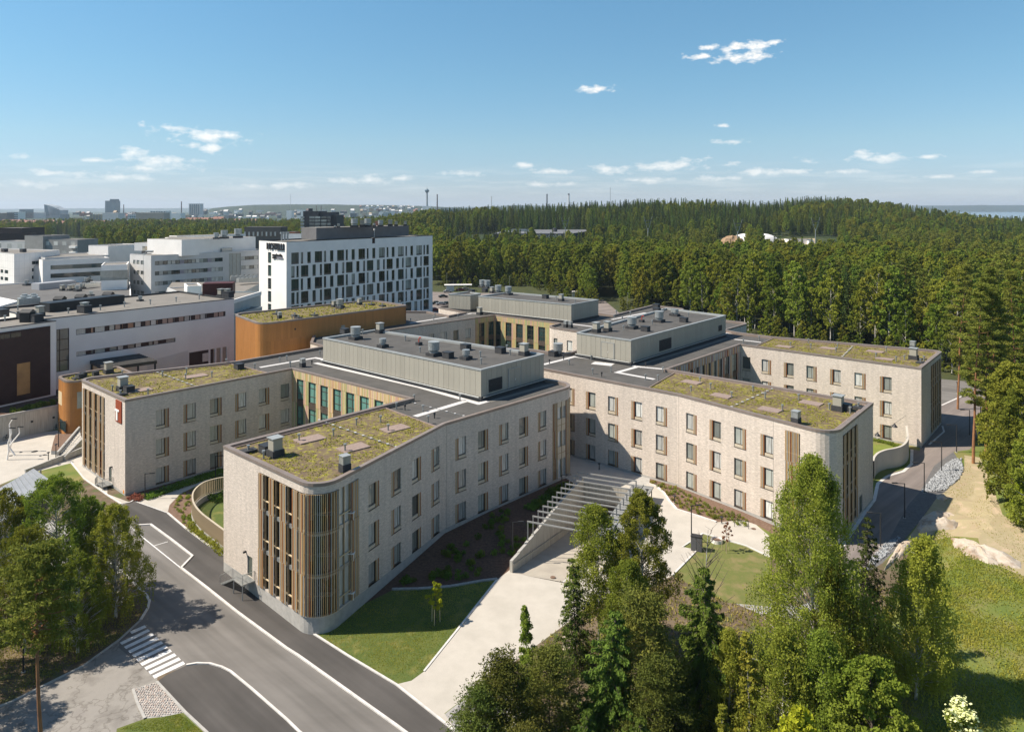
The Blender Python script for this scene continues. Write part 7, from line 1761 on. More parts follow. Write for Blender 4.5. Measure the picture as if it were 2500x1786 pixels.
for A_, B_ in ((ca, cb_2), (cb_2, cc_), (cc_, cd_)):
    L_ = math.hypot(B_[0]-A_[0], B_[1]-A_[1]); T_ = frameT(A_, B_, 0); x_ = 2.4
    while x_ < L_: jn.box(x_-.03, x_+.03, -.012, .0, 5, zc_t-.2, 0, T_); x_ += 2.6
    for z_ in (12.3, 15.5, 18.7): jn.box(0, L_, -.013, .0, z_-.03, z_+.03, 0, T_)
jn.build('panel_joints', M_whitegrey, wc_, kind='stuff')
eqs(me_curb, ((40,478),(200,480)), zc_t-.3, crf, 1.5)
nb('white_block_building', 'lower pale annex right of the white cube', 103.5, 134, 647, 650, 326, 332, 12, M_whitegrey)
nb('low_white_building', 'white two storey block with rooftop ducts in front of the woods', 216, 264, 599, 600, 352, 348, 20, M_white); nb('low_white_building', 'grey sided white block with shallow roof right of the ducts', 264.5, 329, 604, 606, 350, 362, 16, M_white)
nb('ribbon_band_building', 'long low building with two dark window ribbons behind the flat roofs', 110, 267, 628, 623, 325, 345, 30, M_whitegrey, rowsw=0)
r_, rf_, pl_, z_ = nb('ribbon_band_building', 'front part of the low ribbon window building', 104, 267, 634, 630, 318, 336, 8, M_white)
for k, (yy) in enumerate((645, 665)): f = MB(); f.box(3, math.hypot(pl_[1][0]-pl_[0][0], pl_[1][1]-pl_[0][1])-1, -.04, .05, CH-(yy-HY)*327/FX-1.9, CH-(yy-HY)*327/FX, 0, frameT(pl_[0], pl_[1], 0)); f.build('ribbon_window', M_paned, r_)
nb('low_white_building', 'white low wing left of the five storey block', 247, 310, 645, 648, 292, 296, 18, M_white, rowsw=2, wm=M_pane)
nb('low_white_building', 'pale green glass clad connecting block left of the hotel', 440, 570, 710, 712, 235, 245, 20, M_whitegrey)
r_, rf_, pl_, z_ = nb('glass_clad_building', 'pale greenish glass clad block with white parapet at the foot of the hotel', 569, 637, 725, 718, 196, 216, 14, mat('pale_green_glass_cladding', (.42,.46,.45), (.36,.40,.39), .3, .3), rowsw=0); f = MB(); f.box(-.1, math.hypot(pl_[1][0]-pl_[0][0], pl_[1][1]-pl_[0][1])+.1, -.15, .3, z_-1.0, z_+.1, 0, frameT(pl_[0], pl_[1], 0)); f.build('parapet', M_white, r_)
for k in range(4): f = MB(); f.box(2+k*2.4, 2.5+k*2.4, -.03, .05, z_-5.2, z_-3.6, 0, frameT(pl_[0], pl_[1], 0)); f.build('window', M_dark, r_)
nb('low_white_building', 'lower glass clad part under the pale green block', 565, 640, 761, 757, 190, 208, 4, mat('pale_green_glass_cladding', (.4,.4,.4)))
r_, rf_, pl_, z_ = nb('white_canopy_building', 'white low pavilion left of the rust red louvred box', 457, 492, 697, 699, 222, 224, 10, M_white)
# big flat felt roofs in between, with their clutter
fr_ = thing('low_flat_roof_building', 'sprawling low building with dark felt roof covered in vents and chillers', 'building'); f = MB()
pf = [P2(-80, 745, 9), P2(100, 770, 9), P2(320, 742, 9), P2(318, 690, 9), P2(130, 688, 9), P2(-80, 700, 9)]; ar = sum(pf[i][0]*pf[(i+1)%6][1]-pf[(i+1)%6][0]*pf[i][1] for i in range(6)); pf = pf if ar > 0 else pf[::-1]
block(fr_, pf, 0, 9.4, M_whitegrey, mat('grey_felt_roof', (.10,.095,.09), (.13,.125,.12), .2, .9), {}, M_white)
eqs(me_drums, ((748,750),(770,735),(963,715),(1005,745),(1085,700),(230,770),(672,820),(710,800)), 9, fr_, 1.5); eqs(me_box, ((605,815),(540,815),(640,810)), 9, fr_, 1.2)
def chiller(root, x0, x1, y0, y1, z, h=1.5):
    a, b = P(*Z0(x0, y0), z), P(*Z0(x1, y1), z); f = MB(); f.prism(rectblock(a, b, 2.2), z+.5, z+h+.5, 0); o = f.build('chiller_unit', M_galv, root); L = (b-a).length; k = max(2, int(L/1.6)); T_ = frameT(a, b, 0)
    f = MB()
    for q in range(k): c = T_@Vector(((q+.5)*L/k, 1.1, z+h+.5)); f.tube([c, c+Vector((0,0,.35))], .6, 10)
    f.build('fan_housing', M_galv, o)
chiller(fr_, 735, 865, 800, 785, 9); chiller(wb, 165, 350, 960, 945, wz); chiller(wb, 175, 330, 935, 925, wz); chiller(fr_, 520, 640, 680, 690, 9.0)
chiller(b2_, 2000, 2240, 735, 725, 12); chiller(b2_, 2070, 2240, 755, 742, 12)
f = MB(); a, b = P(*Z0(340, 810), 9), P(*Z0(658, 778), 9); f.prism(rectblock(a, b, 5), 9, 9+2.6, 0); f.build('skylight_box', mat('ribbed_grey_sheet', (.38,.385,.40), (.30,.305,.32), 4, .5, stretch=(3,3,.01)), fr_)
f = MB(); f.prism([P2(-80,900,5)]*0 or [P2(-90,765,10.5), P2(45,728,10.5), P2(-10,717,10.5), P2(-90,722,10.5)], 9, 9.6, 0, 0); f.build('parapet', M_white, fr_)
pf2 = [onY(405, 270), onY(590, 262), onY(640, 300), onY(420, 300)]; f = MB(); f.prism(pf2, 0, 11.5, 0, 1); tag(f.build('service_block', [M_whitegrey, M_deckg]), 'low block with grey roof and chillers between white wing and hotel', 'building')
# --- dark apartment house and others behind the hotel
def apt(name, label, pieces, m, Y, wins=(), grp=None):
    root = thing(name, label, 'building')
    for (x0, x1, yt, dY, dep) in pieces:
        a, b = onY(x0, Y+dY), onY(x1, Y+dY); f = MB(); f.prism(rectblock(a, b, dep), 0, CH-(yt-HY)*(Y+dY)/FX, 0, 1); f.build('wall', [m, M_deck], root)
    for (x0, x1, ya, yb, mm) in wins:
        yy = Y-.4; f = MB(); a, b = onY(x0, yy), onY(x1, yy); T_ = frameT(a, b, 0); f.box(0, math.hypot(b[0]-a[0], b[1]-a[1]), -.3, .2, CH-(yb-HY)*yy/FX, CH-(ya-HY)*yy/FX, 0, T_); f.build('window' if mm is not M_galv else 'balcony_glazing', mm, root)
    return root
Zc = lambda x, y: (560+x/3.5516, 500+y/3.5516)
M_dkb = mat('charcoal_brick', (.045,.045,.052), (.06,.06,.066), .5)
wn_ = []
for r in range(5):
    for (xa, xb) in ((695,742),(745,790),(795,845),(850,880)): wn_.append((560+xa/3.5516, 560+xb/3.5516-.6, 500+(100+r*28)/3.5516, 500+(118+r*28)/3.5516, M_pane))
    wn_.append((560+618/3.5516, 560+650/3.5516, 500+(100+r*28)/3.5516, 500+(118+r*28)/3.5516, M_galv))
apt('dark_apartment_house', 'tall charcoal apartment house with glazed balconies behind the hotel roof', [(740,777.6,515.5,0,22),(777.6,808.5,518,2,22),(808.5,822,525,4,20),(753,757.5,509,6,6)], M_dkb, 470, wn_)
wn_ = [(596+k*10.6, 599.6+k*10.6, 566, 576, M_curt) for k in range(8)]
apt('grey_apartment_house', 'low taupe grey apartment house with pairs of windows in front of the woods', [(596.5,686,554,0,14)], mat('taupe_brick', (.12,.105,.095), (.10,.09,.08), .4), 480, wn_)
apt('white_gabled_roof', 'white roof storey left of the dark grey plant room', [(690,735,571,0,8),(735,795,568,4,8)], M_white, 330)
apt('red_roof_house', 'small house with an orange tiled roof beside the hotel plant room', [(700,720,566,0,10)], mat('orange_tile', (.42,.13,.06), (.34,.11,.05), 1), 410)
apt('red_roof_house', 'house with an orange roof among the trees behind the hotel vents', [(915,928,540,0,10)], mat('orange_tile', (.42,.13,.06)), 700)
# --- sports hall in the forest clearing
sp = thing('sports_hall', 'long black sports hall half hidden in the forest with white lettering', 'building')
SA, SB = onY(1205, 640), onY(1395, 640); zs1 = CH-(570-HY)*640/FX
f = MB(); f.prism([onY(1205,640), onY(1395,640), onY(1460,760), onY(1240,760)], 0, zs1, 0, 1); f.build('hall', [M_dkb, mat('grey_hall_roof', (.16,.16,.165), (.13,.13,.135), .05)], sp)
fit_text('hall_sign', 'KAUPPI SPORTS CENTER', SA, SB, onwall(SA, SB, 1273), onwall(SA, SB, 1372), zs1-3.9, 2.6, M_white, sp, .02, off=.3)
f = MB(); p_ = onY(1355, 690); f.tube([(p_[0],p_[1],zs1),(p_[0],p_[1],zs1+3.5)], 2.2, 12); f.build('round_tank', M_dkb, sp); f = MB(); p_ = onY(1272, 700); f.box(p_[0]-9, p_[0]+9, p_[1]-2, p_[1]+2, zs1, zs1+2.2); f.build('roof_unit', M_galv, sp)
# --- pitch: sand heap, white air dome, small white sheds
def dome(name, label, cat, c, rx, ry, h, m, seed=0):
    V = []; F = []; n1, n2 = 28, 8
    for j in range(n2+1):
        e = j/n2*PI/2
        for i in range(n1): a = 2*PI*i/n1; k = 1+(.12*noise.noise(Vector((math.cos(a)*2, math.sin(a)*2, j*.5+seed))) if seed else 0); V.append((c[0]+rx*math.cos(a)*math.cos(e)**.7*k, c[1]+ry*math.sin(a)*math.cos(e)**.7*k, c[2]+h*math.sin(e)*k))
    for j in range(n2):
        for i in range(n1): F.append((j*n1+i, j*n1+(i+1)%n1, (j+1)*n1+(i+1)%n1, (j+1)*n1+i))
    me = bpy.data.meshes.new(name); me.from_pydata(V, [], F); me.materials.append(m); me.update(); return tag(link(name, me), label, cat)
Yp = 600; zp_ = zg(*onY(1840, Yp))
c = onY(1842, 650); dome('air_dome', 'long white air dome over the sports pitch', 'dome', (c[0], c[1], zg(*c)), 24, 12, CH-(569-HY)*650/FX-zg(*c), M_white)
c = onY(1788, 590); dome('sand_heap', 'brown heap of sand before the white dome', 'heap', (c[0], c[1], zg(*c)), 12, 9, CH-(576-HY)*590/FX-zg(*c), mat('heap_sand', (.32,.21,.12), (.26,.17,.10), .3), 5)
apt('clubhouse', 'white flat roofed clubhouse beside the pitch', [(1925,1985,584,0,10),(1975,1988,588,-4,6)], M_white, 640); apt('clubhouse', 'row of pale sheds at the edge of the pitch', [(1875,1925,597,0,6)], M_whitegrey, 600)
f = MB(); f.quad([(*onY(1765,555), 3), (*onY(1990,555), 3), (*onY(1990,680), 3), (*onY(1765,680), 3)]); f.v = [(x, y, zg(x, y)+.5) for x, y, z in f.v]; struct(f.build('pitch', M_sand))
def floodlight(px, yt, yb, Y, label):
    p_ = onY(px, Y); z1 = CH-(yt-HY)*Y/FX; z0 = zg(*p_); t_ = thing('floodlight_mast', label, 'floodlight', (p_[0], p_[1], z0)); h = z1-z0; f = MB(); f.tube([(0,0,0),(0,0,h*.72)], [.5,.35], 6); f.build('mast', M_galv, t_)
    f = MB(); f.bar((-.4,0,h*.7), (-3.4,0,h), .2, .2); f.bar((.4,0,h*.7), (3.4,0,h), .2, .2); f.bar((-3,0,h*.9), (3,0,h*.9), .15, .15); f.bar((-2.4,0,h*.82), (2.4,0,h*.82), .15, .15); f.build('head_frame', M_galv, t_)
    for q in range(6): f = MB(); x = -2.4+q*.95; f.box(x, x+.6, -.4, .1, h*.9, h*.9+.7); f.build('lamp', M_dark, t_)
floodlight(1801, 536, 615, 545, 'floodlight mast with V shaped head nearest the sand heap'); floodlight(1582, 528, 598, 560, 'floodlight mast with V shaped head above the birch tops'); floodlight(1991, 531, 602, 560, 'slender floodlight mast right of the clubhouse'); floodlight(1380, 530, 590, 600, 'thin leaning floodlight mast by the sports hall')
# ------------------------------------------------------------ far city
def hx_(z, py, Y): return CH-(py-HY)*Y/FX
def tower(name, label, cat, px0, px1, yt, yb, Y, m, dep=None, wm=None, grp=None, nw=(4,8)):
    a, b = onY(px0, Y), onY(px1, Y); z1 = hx_(0, yt, Y); z0 = min(0, hx_(0, yb, Y)); root = thing(name, label, cat, group=grp); f = MB(); f.prism(rectblock(a, b, dep or (b[0]-a[0])), z0, z1, 0, 1); f.build('wall', [m, M_whitegrey], root)
    if wm:
        T_ = frameT(a, b, 0); L = b[0]-a[0]; f = MB()
        zb_ = max(z0, hx_(0, yb, Y)); nx, nz = nw
        g = MB(); g.box(-L/nx*.3, L/nx*.3, -1, .5, 0, (z1-zb_)/nz*.5); me = g.mesh('window', wm)
        for i in range(nx):
            for j in range(nz): link('window', me, root, T=frameT(a, b, (i+.5)*L/nx, zb_+(j+.3)*(z1-zb_)/nz))
    return root
g0 = mat('blue_glass_tower', (.05,.10,.13), (.09,.15,.18), .08, .25, stretch=(1,1,.4)); g1 = mat('pale_blue_cladding', (.34,.37,.39), (.27,.30,.32), .02)
r = tower('glass_tower', 'dark blue glass tower with slanted top on the horizon', 'tower', 256.5, 283, 490, 522, 3600, g0, 40)
f = MB(); a, b = onY(268, 3600), onY(283, 3600); f.prism(rectblock(a, b, 30), 80, hx_(0, 486, 3600), 0); f.build('crown', g0, r)
r = tower('residential_tower', 'white and dark striped residential tower on the horizon', 'tower', 461, 488, 497, 524, 3500, M_whitegrey, 40); 
for k in range(5): f = MB(); a, b = onY(463+k*5, 3495), onY(465.2+k*5, 3495); f.prism(rectblock(a, b, 3), 0, hx_(0, 499, 3495), 0); f.build('window_band', g0, r)
w = thing('wedge_building', 'pale blue office block with a sharp slanted roof on the horizon', 'building'); f = MB(); Yw = 3300
A_, B_ = onY(108, Yw), onY(147, Yw); pts_ = [(A_[0], 0), (B_[0], 0), (B_[0], hx_(0, 513, Yw)), (A_[0]+(B_[0]-A_[0])*.45, hx_(0, 503, Yw)), (A_[0], hx_(0, 499, Yw))]
for y0_, y1_ in ((Yw, Yw+60),):
    f.quad([(x, y0_, z) for x, z in pts_]); f.quad([(x, y1_, z) for x, z in pts_][::-1])
    for (xa, za), (xb, zb) in zip(pts_, pts_[1:]+pts_[:1]): f.quad([(xa, y1_, za), (xb, y1_, zb), (xb, y0_, zb), (xa, y0_, za)])
f.build('wall', g1, w); f = MB(); f.quad([(A_[0], Yw-2, hx_(0,500,Yw)), (A_[0]+10, Yw-2, hx_(0,527,Yw)), (A_[0]+26, Yw-2, hx_(0,527,Yw)), (A_[0]+14, Yw-2, hx_(0,501,Yw))]); f.build('glass_strip', g0, w)
for k in range(7): f = MB(); z = hx_(0, 524-k*2.6, Yw); f.box(A_[0]+26, B_[0]-4, Yw-3, Yw-.5, z, z+1.6); f.build('window_band', g0, w)
def stadium():
    s = thing('arena_building', 'low silvery arena with a dark stepped top on the horizon', 'building'); Ys = 3200; f = MB()
    f.prism([onY(30,Ys), onY(112,Ys), onY(108,Ys+120), onY(35,Ys+120)], 0, hx_(0, 519, Ys), 0); f.build('hall', g1, s); f = MB(); f.prism([onY(47,Ys), onY(82,Ys), onY(80,Ys+80), onY(50,Ys+80)], 0, hx_(0, 511, Ys), 0); f.build('upper_tier', g0, s)
stadium()
def chimney(px, w, yt, Y, m, label, top=None):
    p_ = onY(px, Y); r = w/2*Y/FX; c = thing('factory_chimney', label, 'chimney', (p_[0], p_[1], -2)); f = MB(); z = hx_(0, yt, Y)+2; f.tube([(0,0,0),(0,0,z)], [r*1.25, r*.85], 10); f.build('shaft', m, c); f = MB(); f.tube([(0,0,z),(0,0,z+r*1.5)], r*.95, 10); f.build('cap', top or m, c)
M_cb = mat('chimney_brick', (.10,.055,.045), (.085,.05,.04), .1); M_cw = mat('white_chimney', (.6,.6,.6), (.5,.5,.5), .05)
chimney(302, 2.2, 501, 3000, M_cb, 'thin brick chimney right of the dark glass tower'); chimney(443, 2.6, 494, 2900, M_cb, 'tall brick chimney left of the striped residential tower'); chimney(1067.5, 3.2, 477, 2600, M_cb, 'brick chimney beside the observation tower')
chimney(1200, 2.2, 481, 2600, M_cw, 'slim white steel chimney with dark rings'); chimney(1335.5, 3.2, 476, 2500, M_blackb, 'black lattice stack above the forest ridge'); chimney(1388.5, 4.4, 476, 2500, M_cw, 'thick white chimney with dark top above the forest ridge', M_blackb)
chimney(709.5, .8, 474, 4300, M_galv, 'thin radio mast on the far hill'); chimney(1490, 1.0, 458, 1300, M_galv, 'thin lattice mast rising from the forest ridge'); chimney(773, 1.8, 503, 2300, M_cb, 'short brick stack among the pale city blocks'); chimney(784, 2.0, 504, 2250, M_cb, 'second short brick stack among the pale city blocks')
# observation tower
Yn = 3000; p_ = onY(1042.5, Yn); ot_ = thing('observation_tower', 'slender observation tower with a saucer shaped restaurant near its top', 'tower', (p_[0], p_[1], 0)); k_ = Yn/FX; zt = lambda y: hx_(0, y, Yn)
for nm, pr in (('shaft', [(zt(520),4.2*k_/1.7),(zt(470),2.0*k_)]), ('saucer', [(zt(471),2.2*k_),(zt(467),5.2*k_),(zt(464.5),5.4*k_),(zt(463),3.4*k_),(zt(461),1.8*k_)]), ('antenna', [(zt(461),.7*k_),(zt(455),.3*k_)])):
    f = MB(); f.tube([(0,0,z) for z, r in pr], [r for z, r in pr], 14); f.build(nm, mat('tower_concrete', (.30,.32,.33), (.24,.26,.27), .02) if nm != 'saucer' else g0, ot_)
tower('white_apartment_block', 'white apartment block at the foot of the observation tower', 'building', 1031, 1051, 503, 519, 2700, M_white, 30); tower('white_apartment_block', 'grey blocks just right of the observation tower', 'building', 1074, 1112, 508, 520, 2650, M_whitegrey, 30, g0)
for i, (x0, x1, yt, yb, Y, m, lb) in enumerate(((-10,16,520,535,1900,mat('taupe_brick2', (.16,.14,.12)),'brown grey tower block at the left horizon edge'),(16,44,517,537,1950,M_white,'white stepped block right of the brown tower block'),(147,157,523,530,2600,g0,'small dark cube right of the wedge building'),
        (219,262,523,536,1900,mat('yellow_block', (.42,.34,.20)),'yellowish hospital like block before the glass tower'),(250,288,520,541,1850,M_whitegrey,'grey white slab block before the glass tower'),(312,342,523,540,1800,M_white,'white round cornered block right of the thin chimney'),
        (332,400,519,543,1700,mat('sand_block', (.36,.31,.25)),'long sand coloured concrete mill building'),(367,405,515,534,2000,M_white,'white terraced upper part behind the sand coloured mill'),(405,441,520,533,2100,M_white,'white hall left of the tall brick chimney'),
        (855,870,520,531,2300,g0,'dark glass office block in the middle of the city'),(725,740,512,526,2600,M_white,'white slab with long windows left of the charcoal house'),(935,955,517,528,2200,M_white,'white slab blocks before the observation tower'),(955,985,520,531,2250,M_whitegrey,'grey terrace of flats before the observation tower'),
        (1000,1015,520,529,2400,M_white,'small white block left of the observation tower'),(699,712,514,524,2700,M_white,'white cube with a red stripe left of the charcoal house'),(786,812,541-15,545,1500,M_whitegrey,'pale long block peeking over the charcoal house'))):
    tower('city_block', lb, 'building', x0, x1, yt, yb, Y, m, 30, g0 if i % 2 else None, nw=(6,4))
M_redr = mat('red_tile_roof', (.27,.13,.095), (.22,.11,.08), .02); M_och = mat('ochre_render', (.42,.32,.22), (.36,.28,.2), .02)
for i, (x0, x1, yt, yb, Y, lb) in enumerate(((-20,40,541,552,1150,'ochre housing block with brown tiled roof at the left edge'),(45,90,537,545,1250,'brick red roofed block right of the left edge block'),(95,130,537,542,1300,'red roofed block below the wedge building'),(137,210,539,545,1230,'long pinkish red roofed block above the treetops'),
        (225,262,538,545,1300,'red roofed house row under the yellowish block'),(243,265,541,547,1250,'orange red gable among the trees'),(400,415,540,550,1150,'brown roofed brick house among the treetops'),(450,520,531,536,1500,'long terracotta roof left of the woods'),(517,545,529,536,1480,'round orange red roof above the woods'),
        (560,640,534,537,1550,'thin red roof line above the woods'),(300,325,549,556,950,'brown hipped roof house among the trees'),(345,372,557,563,850,'grey roofed villa among the trees'),(385,398,537,545,1200,'narrow brown roof beside the sand coloured mill'),(0,60,536,541,1400,'red roofed houses far left'))):
    root = thing('red_roofed_house', lb, 'house'); a, b = onY(x0, Y), onY(x1, Y); zt_ = hx_(0, yt, Y); ze_ = zt_-4.5; f = MB(); f.prism(rectblock(a, b, 14), 0, ze_, 0); f.build('wall', M_och, root)
    f = MB(); q = rectblock((a[0]-1, a[1]-1), (b[0]+1, b[1]-1), 16); m0 = ((q[0][0]+q[3][0])/2+3, (q[0][1]+q[3][1])/2, zt_); m1 = ((q[1][0]+q[2][0])/2-3, (q[1][1]+q[2][1])/2, zt_)
    f.quad([(*q[0],ze_),(*q[1],ze_),m1,m0]); f.quad([(*q[2],ze_),(*q[3],ze_),m0,m1]); f.quad([(*q[1],ze_),(*q[2],ze_),m1]); f.quad([(*q[3],ze_),(*q[0],ze_),m0]); rr_ = f.build('roof', M_redr, root)
    f = MB(); 
    for k in range(max(1, int((b[0]-a[0])/14))): x = a[0]+8+k*14; f.box(x, x+1.5, a[1]+6, a[1]+7.5, zt_-1, zt_+1.2)
    f.build('chimney', M_dark, rr_)
# scattered pale houses and blocks of the far city
rc_ = random.Random(77); palette = [M_white, M_whitegrey, M_whitegrey, M_och, mat('grey_block', (.20,.20,.20)), mat('dark_block', (.09,.09,.09)), M_redr]
boxm = {}
for i in range(230):
    big_ = rc_.random() < .35; u_ = rc_.random()
    if i < 130: px = rc_.uniform(490, 1120); py = rc_.uniform(512, 532) if px < 900 else rc_.uniform(508, 526); Y = rc_.uniform(2400, 4200)
    elif i < 185: px = rc_.uniform(880, 1010); py = rc_.uniform(502, 512); Y = rc_.uniform(4300, 4700)
    else: px = rc_.uniform(150, 490); py = rc_.uniform(518, 532); Y = rc_.uniform(2200, 3200)
    p_ = onY(px, Y); z1 = hx_(0, py, Y); 
    if i < 130 or i >= 185: z0 = max(-1, z1-rc_.uniform(7, 14))
    else: z0 = z1-10
    m = rc_.choice(palette); k = (m.name, big_)
    if k not in boxm:
        f = MB(); f.box(-.5, .5, -.5, .5, 0, 1, 0)
        if not big_: f.quad([(-.55,-.55,1),(.55,-.55,1),(.55,0,1.5),(-.55,0,1.5)]); f.quad([(.55,.55,1),(-.55,.55,1),(-.55,0,1.5),(.55,0,1.5)])
        boxm[k] = f.mesh('house', m)
    o = link('distant_house', boxm[k]); o.location = (p_[0], p_[1], z0 if i < 130 or i >= 185 else z0); o.scale = (rc_.uniform(12, 34) if big_ else rc_.uniform(8, 15), 14, max(6, z1-z0))
    tag(o, 'tiny pale house or block in the far city between the woods and the hills', 'house', 'distant houses of the far city')
# --- far hills and the lake
def hills(name, label, prof, Y, m, dep=900):
    V = []; F = []; n_ = 500; x0, x1 = prof[0][0], prof[-1][0]
    for i in range(n_+1):
        px = x0+(x1-x0)*i/n_
        for (a, h0), (b, h1) in zip(prof, prof[1:]):
            if a <= px <= b: py = h0+(h1-h0)*(px-a)/(b-a)
        py += noise.noise(Vector((px*.012, Y, 0)))*1.2+noise.noise(Vector((px*.15, Y, 0)))*.35+noise.noise(Vector((px*.5, Y, 1)))*.2
        top = hx_(0, py, Y+dep)
        for j in range(6):
            t_ = j/5; yy = Y+dep*t_*1.0; x = (px-CX)*yy/FX; V.append((x, yy, -6+(top+6)*math.sin(t_*PI/2)**.9+noise.noise(Vector((x*.004, yy*.004, 2)))*6*t_*(1-t_)*3))
    for i in range(n_):
        for j in range(5): k = i*6+j; F.append((k, k+6, k+7, k+1))
    me = bpy.data.meshes.new(name); me.from_pydata(V, [], F); me.materials.append(m); me.update(); struct(link(name, me))
M_hill = mat('wooded_hillside', (.016,.028,.010), (.03,.042,.015), .02, .95, detail=9, bump=0)
hills('hills', '', [(-500,512),(0,510),(200,508.5),(500,508),(700,507),(1200,505),(1500,506),(2600,506)], 11500, M_hill, 2500)
hills('hills', '', [(488,520),(520,508),(560,504),(620,500.5),(700,499),(800,499),(860,500),(960,500.5),(1040,504),(1130,507),(1200,510),(1260,520)], 4300, M_hill, 700)
hills('hills', '', [(1120,514),(1180,504),(1260,500.5),(1340,503),(1500,505)], 8200, M_hill, 1200)
hills('hills', '', [(1900,520),(2060,502),(2150,501.5),(2300,502),(2450,500.5),(2600,501),(2900,501)], 9700, M_hill, 1600)
mb = MB(); V_ = [onY(2080, 2400), onY(2900, 2400), onY(2900, 10000), onY(2100, 10000)]; mb.quad([(x, y, 2.2) for x, y in V_]); struct(mb.build('lake', M_water))
# ------------------------------------------------------------ air: one closed box of thin haze round everything
hz = MB(); hz.box(-15500, 15500, -400, 14800, -12, 170); ho = hz.build('haze', None or []); ho['kind'] = 'stuff'; ho['label'] = 'thin summer haze'
vm = bpy.data.materials.new('haze'); vm.use_nodes = True; nt = vm.node_tree; nt.nodes.remove(nt.nodes['Principled BSDF'])
pv_ = nt.nodes.new('ShaderNodeVolumePrincipled'); pv_.inputs['Color'].default_value = (.72,.86,1,1); pv_.inputs['Density'].default_value = 6.5e-5; pv_.inputs['Anisotropy'].default_value = .2
nt.links.new(pv_.outputs[0], nt.nodes['Material Output'].inputs['Volume']); ho.data.materials.append(vm)
# ------------------------------------------------------------ lamps, fence, bikes, cars
def lamp_post(px, py, yt, label, arm=(-1,0), m=M_dark, armlen=1.1, kind='arm'):
    p = G(px, py); h = (py-yt)*p.y/FX; r = thing('street_lamp', label, 'street lamp', p); f = MB(); f.tube([(0,0,-.2),(0,0,h)], [.085,.06], 8); f.build('post', m, r)
    f = MB()
    if kind == 'arm': a = Vector((arm[0], arm[1], 0)).normalized(); f.bar((0,0,h-.05), tuple(a*armlen*.5+Vector((0,0,h-.05))), .07, .07); f.box(-.12, .12, -.12, .12, -.05, .05, 0, Matrix.Translation(a*armlen*.75+Vector((0,0,h)))@Matrix.Rotation(math.atan2(a.y, a.x), 4, 'Z')@Matrix.Diagonal((3,1,1,1)))
    else: f.tube([(0,0,h),(0,0,h+.15),(0,0,h+.25)], [.12,.28,.05], 10)
    f.build('lamp_head', m, r); f = MB(); f.tube([(0,0,-.05),(0,0,.06)], .2, 10); f.build('base', M_conc, r); return r
for px, py, yt, lb in ((*zK(1857,818),zK(0,648)[1],'lamp post third from the bend, in the shade of the far wing'),(*zK(1765,935),zK(0,752)[1],'lamp post beside the upper end of the pale crushed stone'),(*zK(1658,1068),zK(0,882)[1],'lamp post at the lower end of the pale crushed stone'),
        (*zK(1537,1223),zK(0,1008)[1],'lamp post standing in the building shadow on the brown road'),(*zK(1388,1400),zK(0,1190)[1],'pale lamp post partly behind the dark thin spruce'),(*zK(1938,715),zK(0,556)[1],'lamp post beyond the far wing by the pines')):
    lamp_post(px, py, yt, lb, (-1,.1), armlen=1.7)
for px, py, yt, lb, k in ((2394,1029,970,'thin lamp post with globe by the far road bend','globe'),(2337,960,934,'small road sign like lamp at the far road','globe'),(1688,1324,1233,'dark lamp post on the corner of the pale plaza','arm'),(1252,1353,1273,'lamp post in the shaded bed left of the ramp wall','arm'),(1371.7,1225,1158,'lamp post before the corner glazing of the middle wing','arm'),
        (354,1217,1155,'dark lamp post at the foot of the left wing','arm'),(526,1171,1112,'lamp post between the left wing and the middle wing','arm'),(142.7,1099,1029,'tall thin lamp post on the left plaza edge','arm'),(136.5,1128,1086,'short lamp post with white head by the plaza steps','globe'),(118,1134,1106,'dark post with camera spotlights on the left plaza','globe'),
        (182,1575,1440,'dark lamp post among the left birches','arm'),(57,1640,1580,'short grey post under the left birches','globe'),(1580,1195+40,1197,'dark post beside the shelter roof','globe'),(1647,1228,1212,'low bollard lamp at the bark bed edge','globe'),(1463,1146,1133,'bollard in the shaded inner corner','globe'),(1762,1277,1264,'dark bollard below the right wing','globe')):
    lamp_post(px, py, yt, lb, (1,.1), armlen=1.3, kind=k)
for i, (px, py, yt) in enumerate(((1107,693,662),(1091,702,668),(1207,690,685-18),(1244,700,695-20),(1142,690,656),(1533,755,716),(1965,826,780),(2207,850,818),(1750,770,746))):
    lamp_post(px, py, yt, ('park lamp by the car park left','second park lamp by the car park','lamp post behind the bus shelter','white headed lamp before the forest edge','taller lamp at the forest edge','green lamp post before the birch wood','lamp post before the trees behind the sedum roof','small lamp behind the far green roof','lamp beyond the right plant room')[i], kind='globe', m=M_galv)
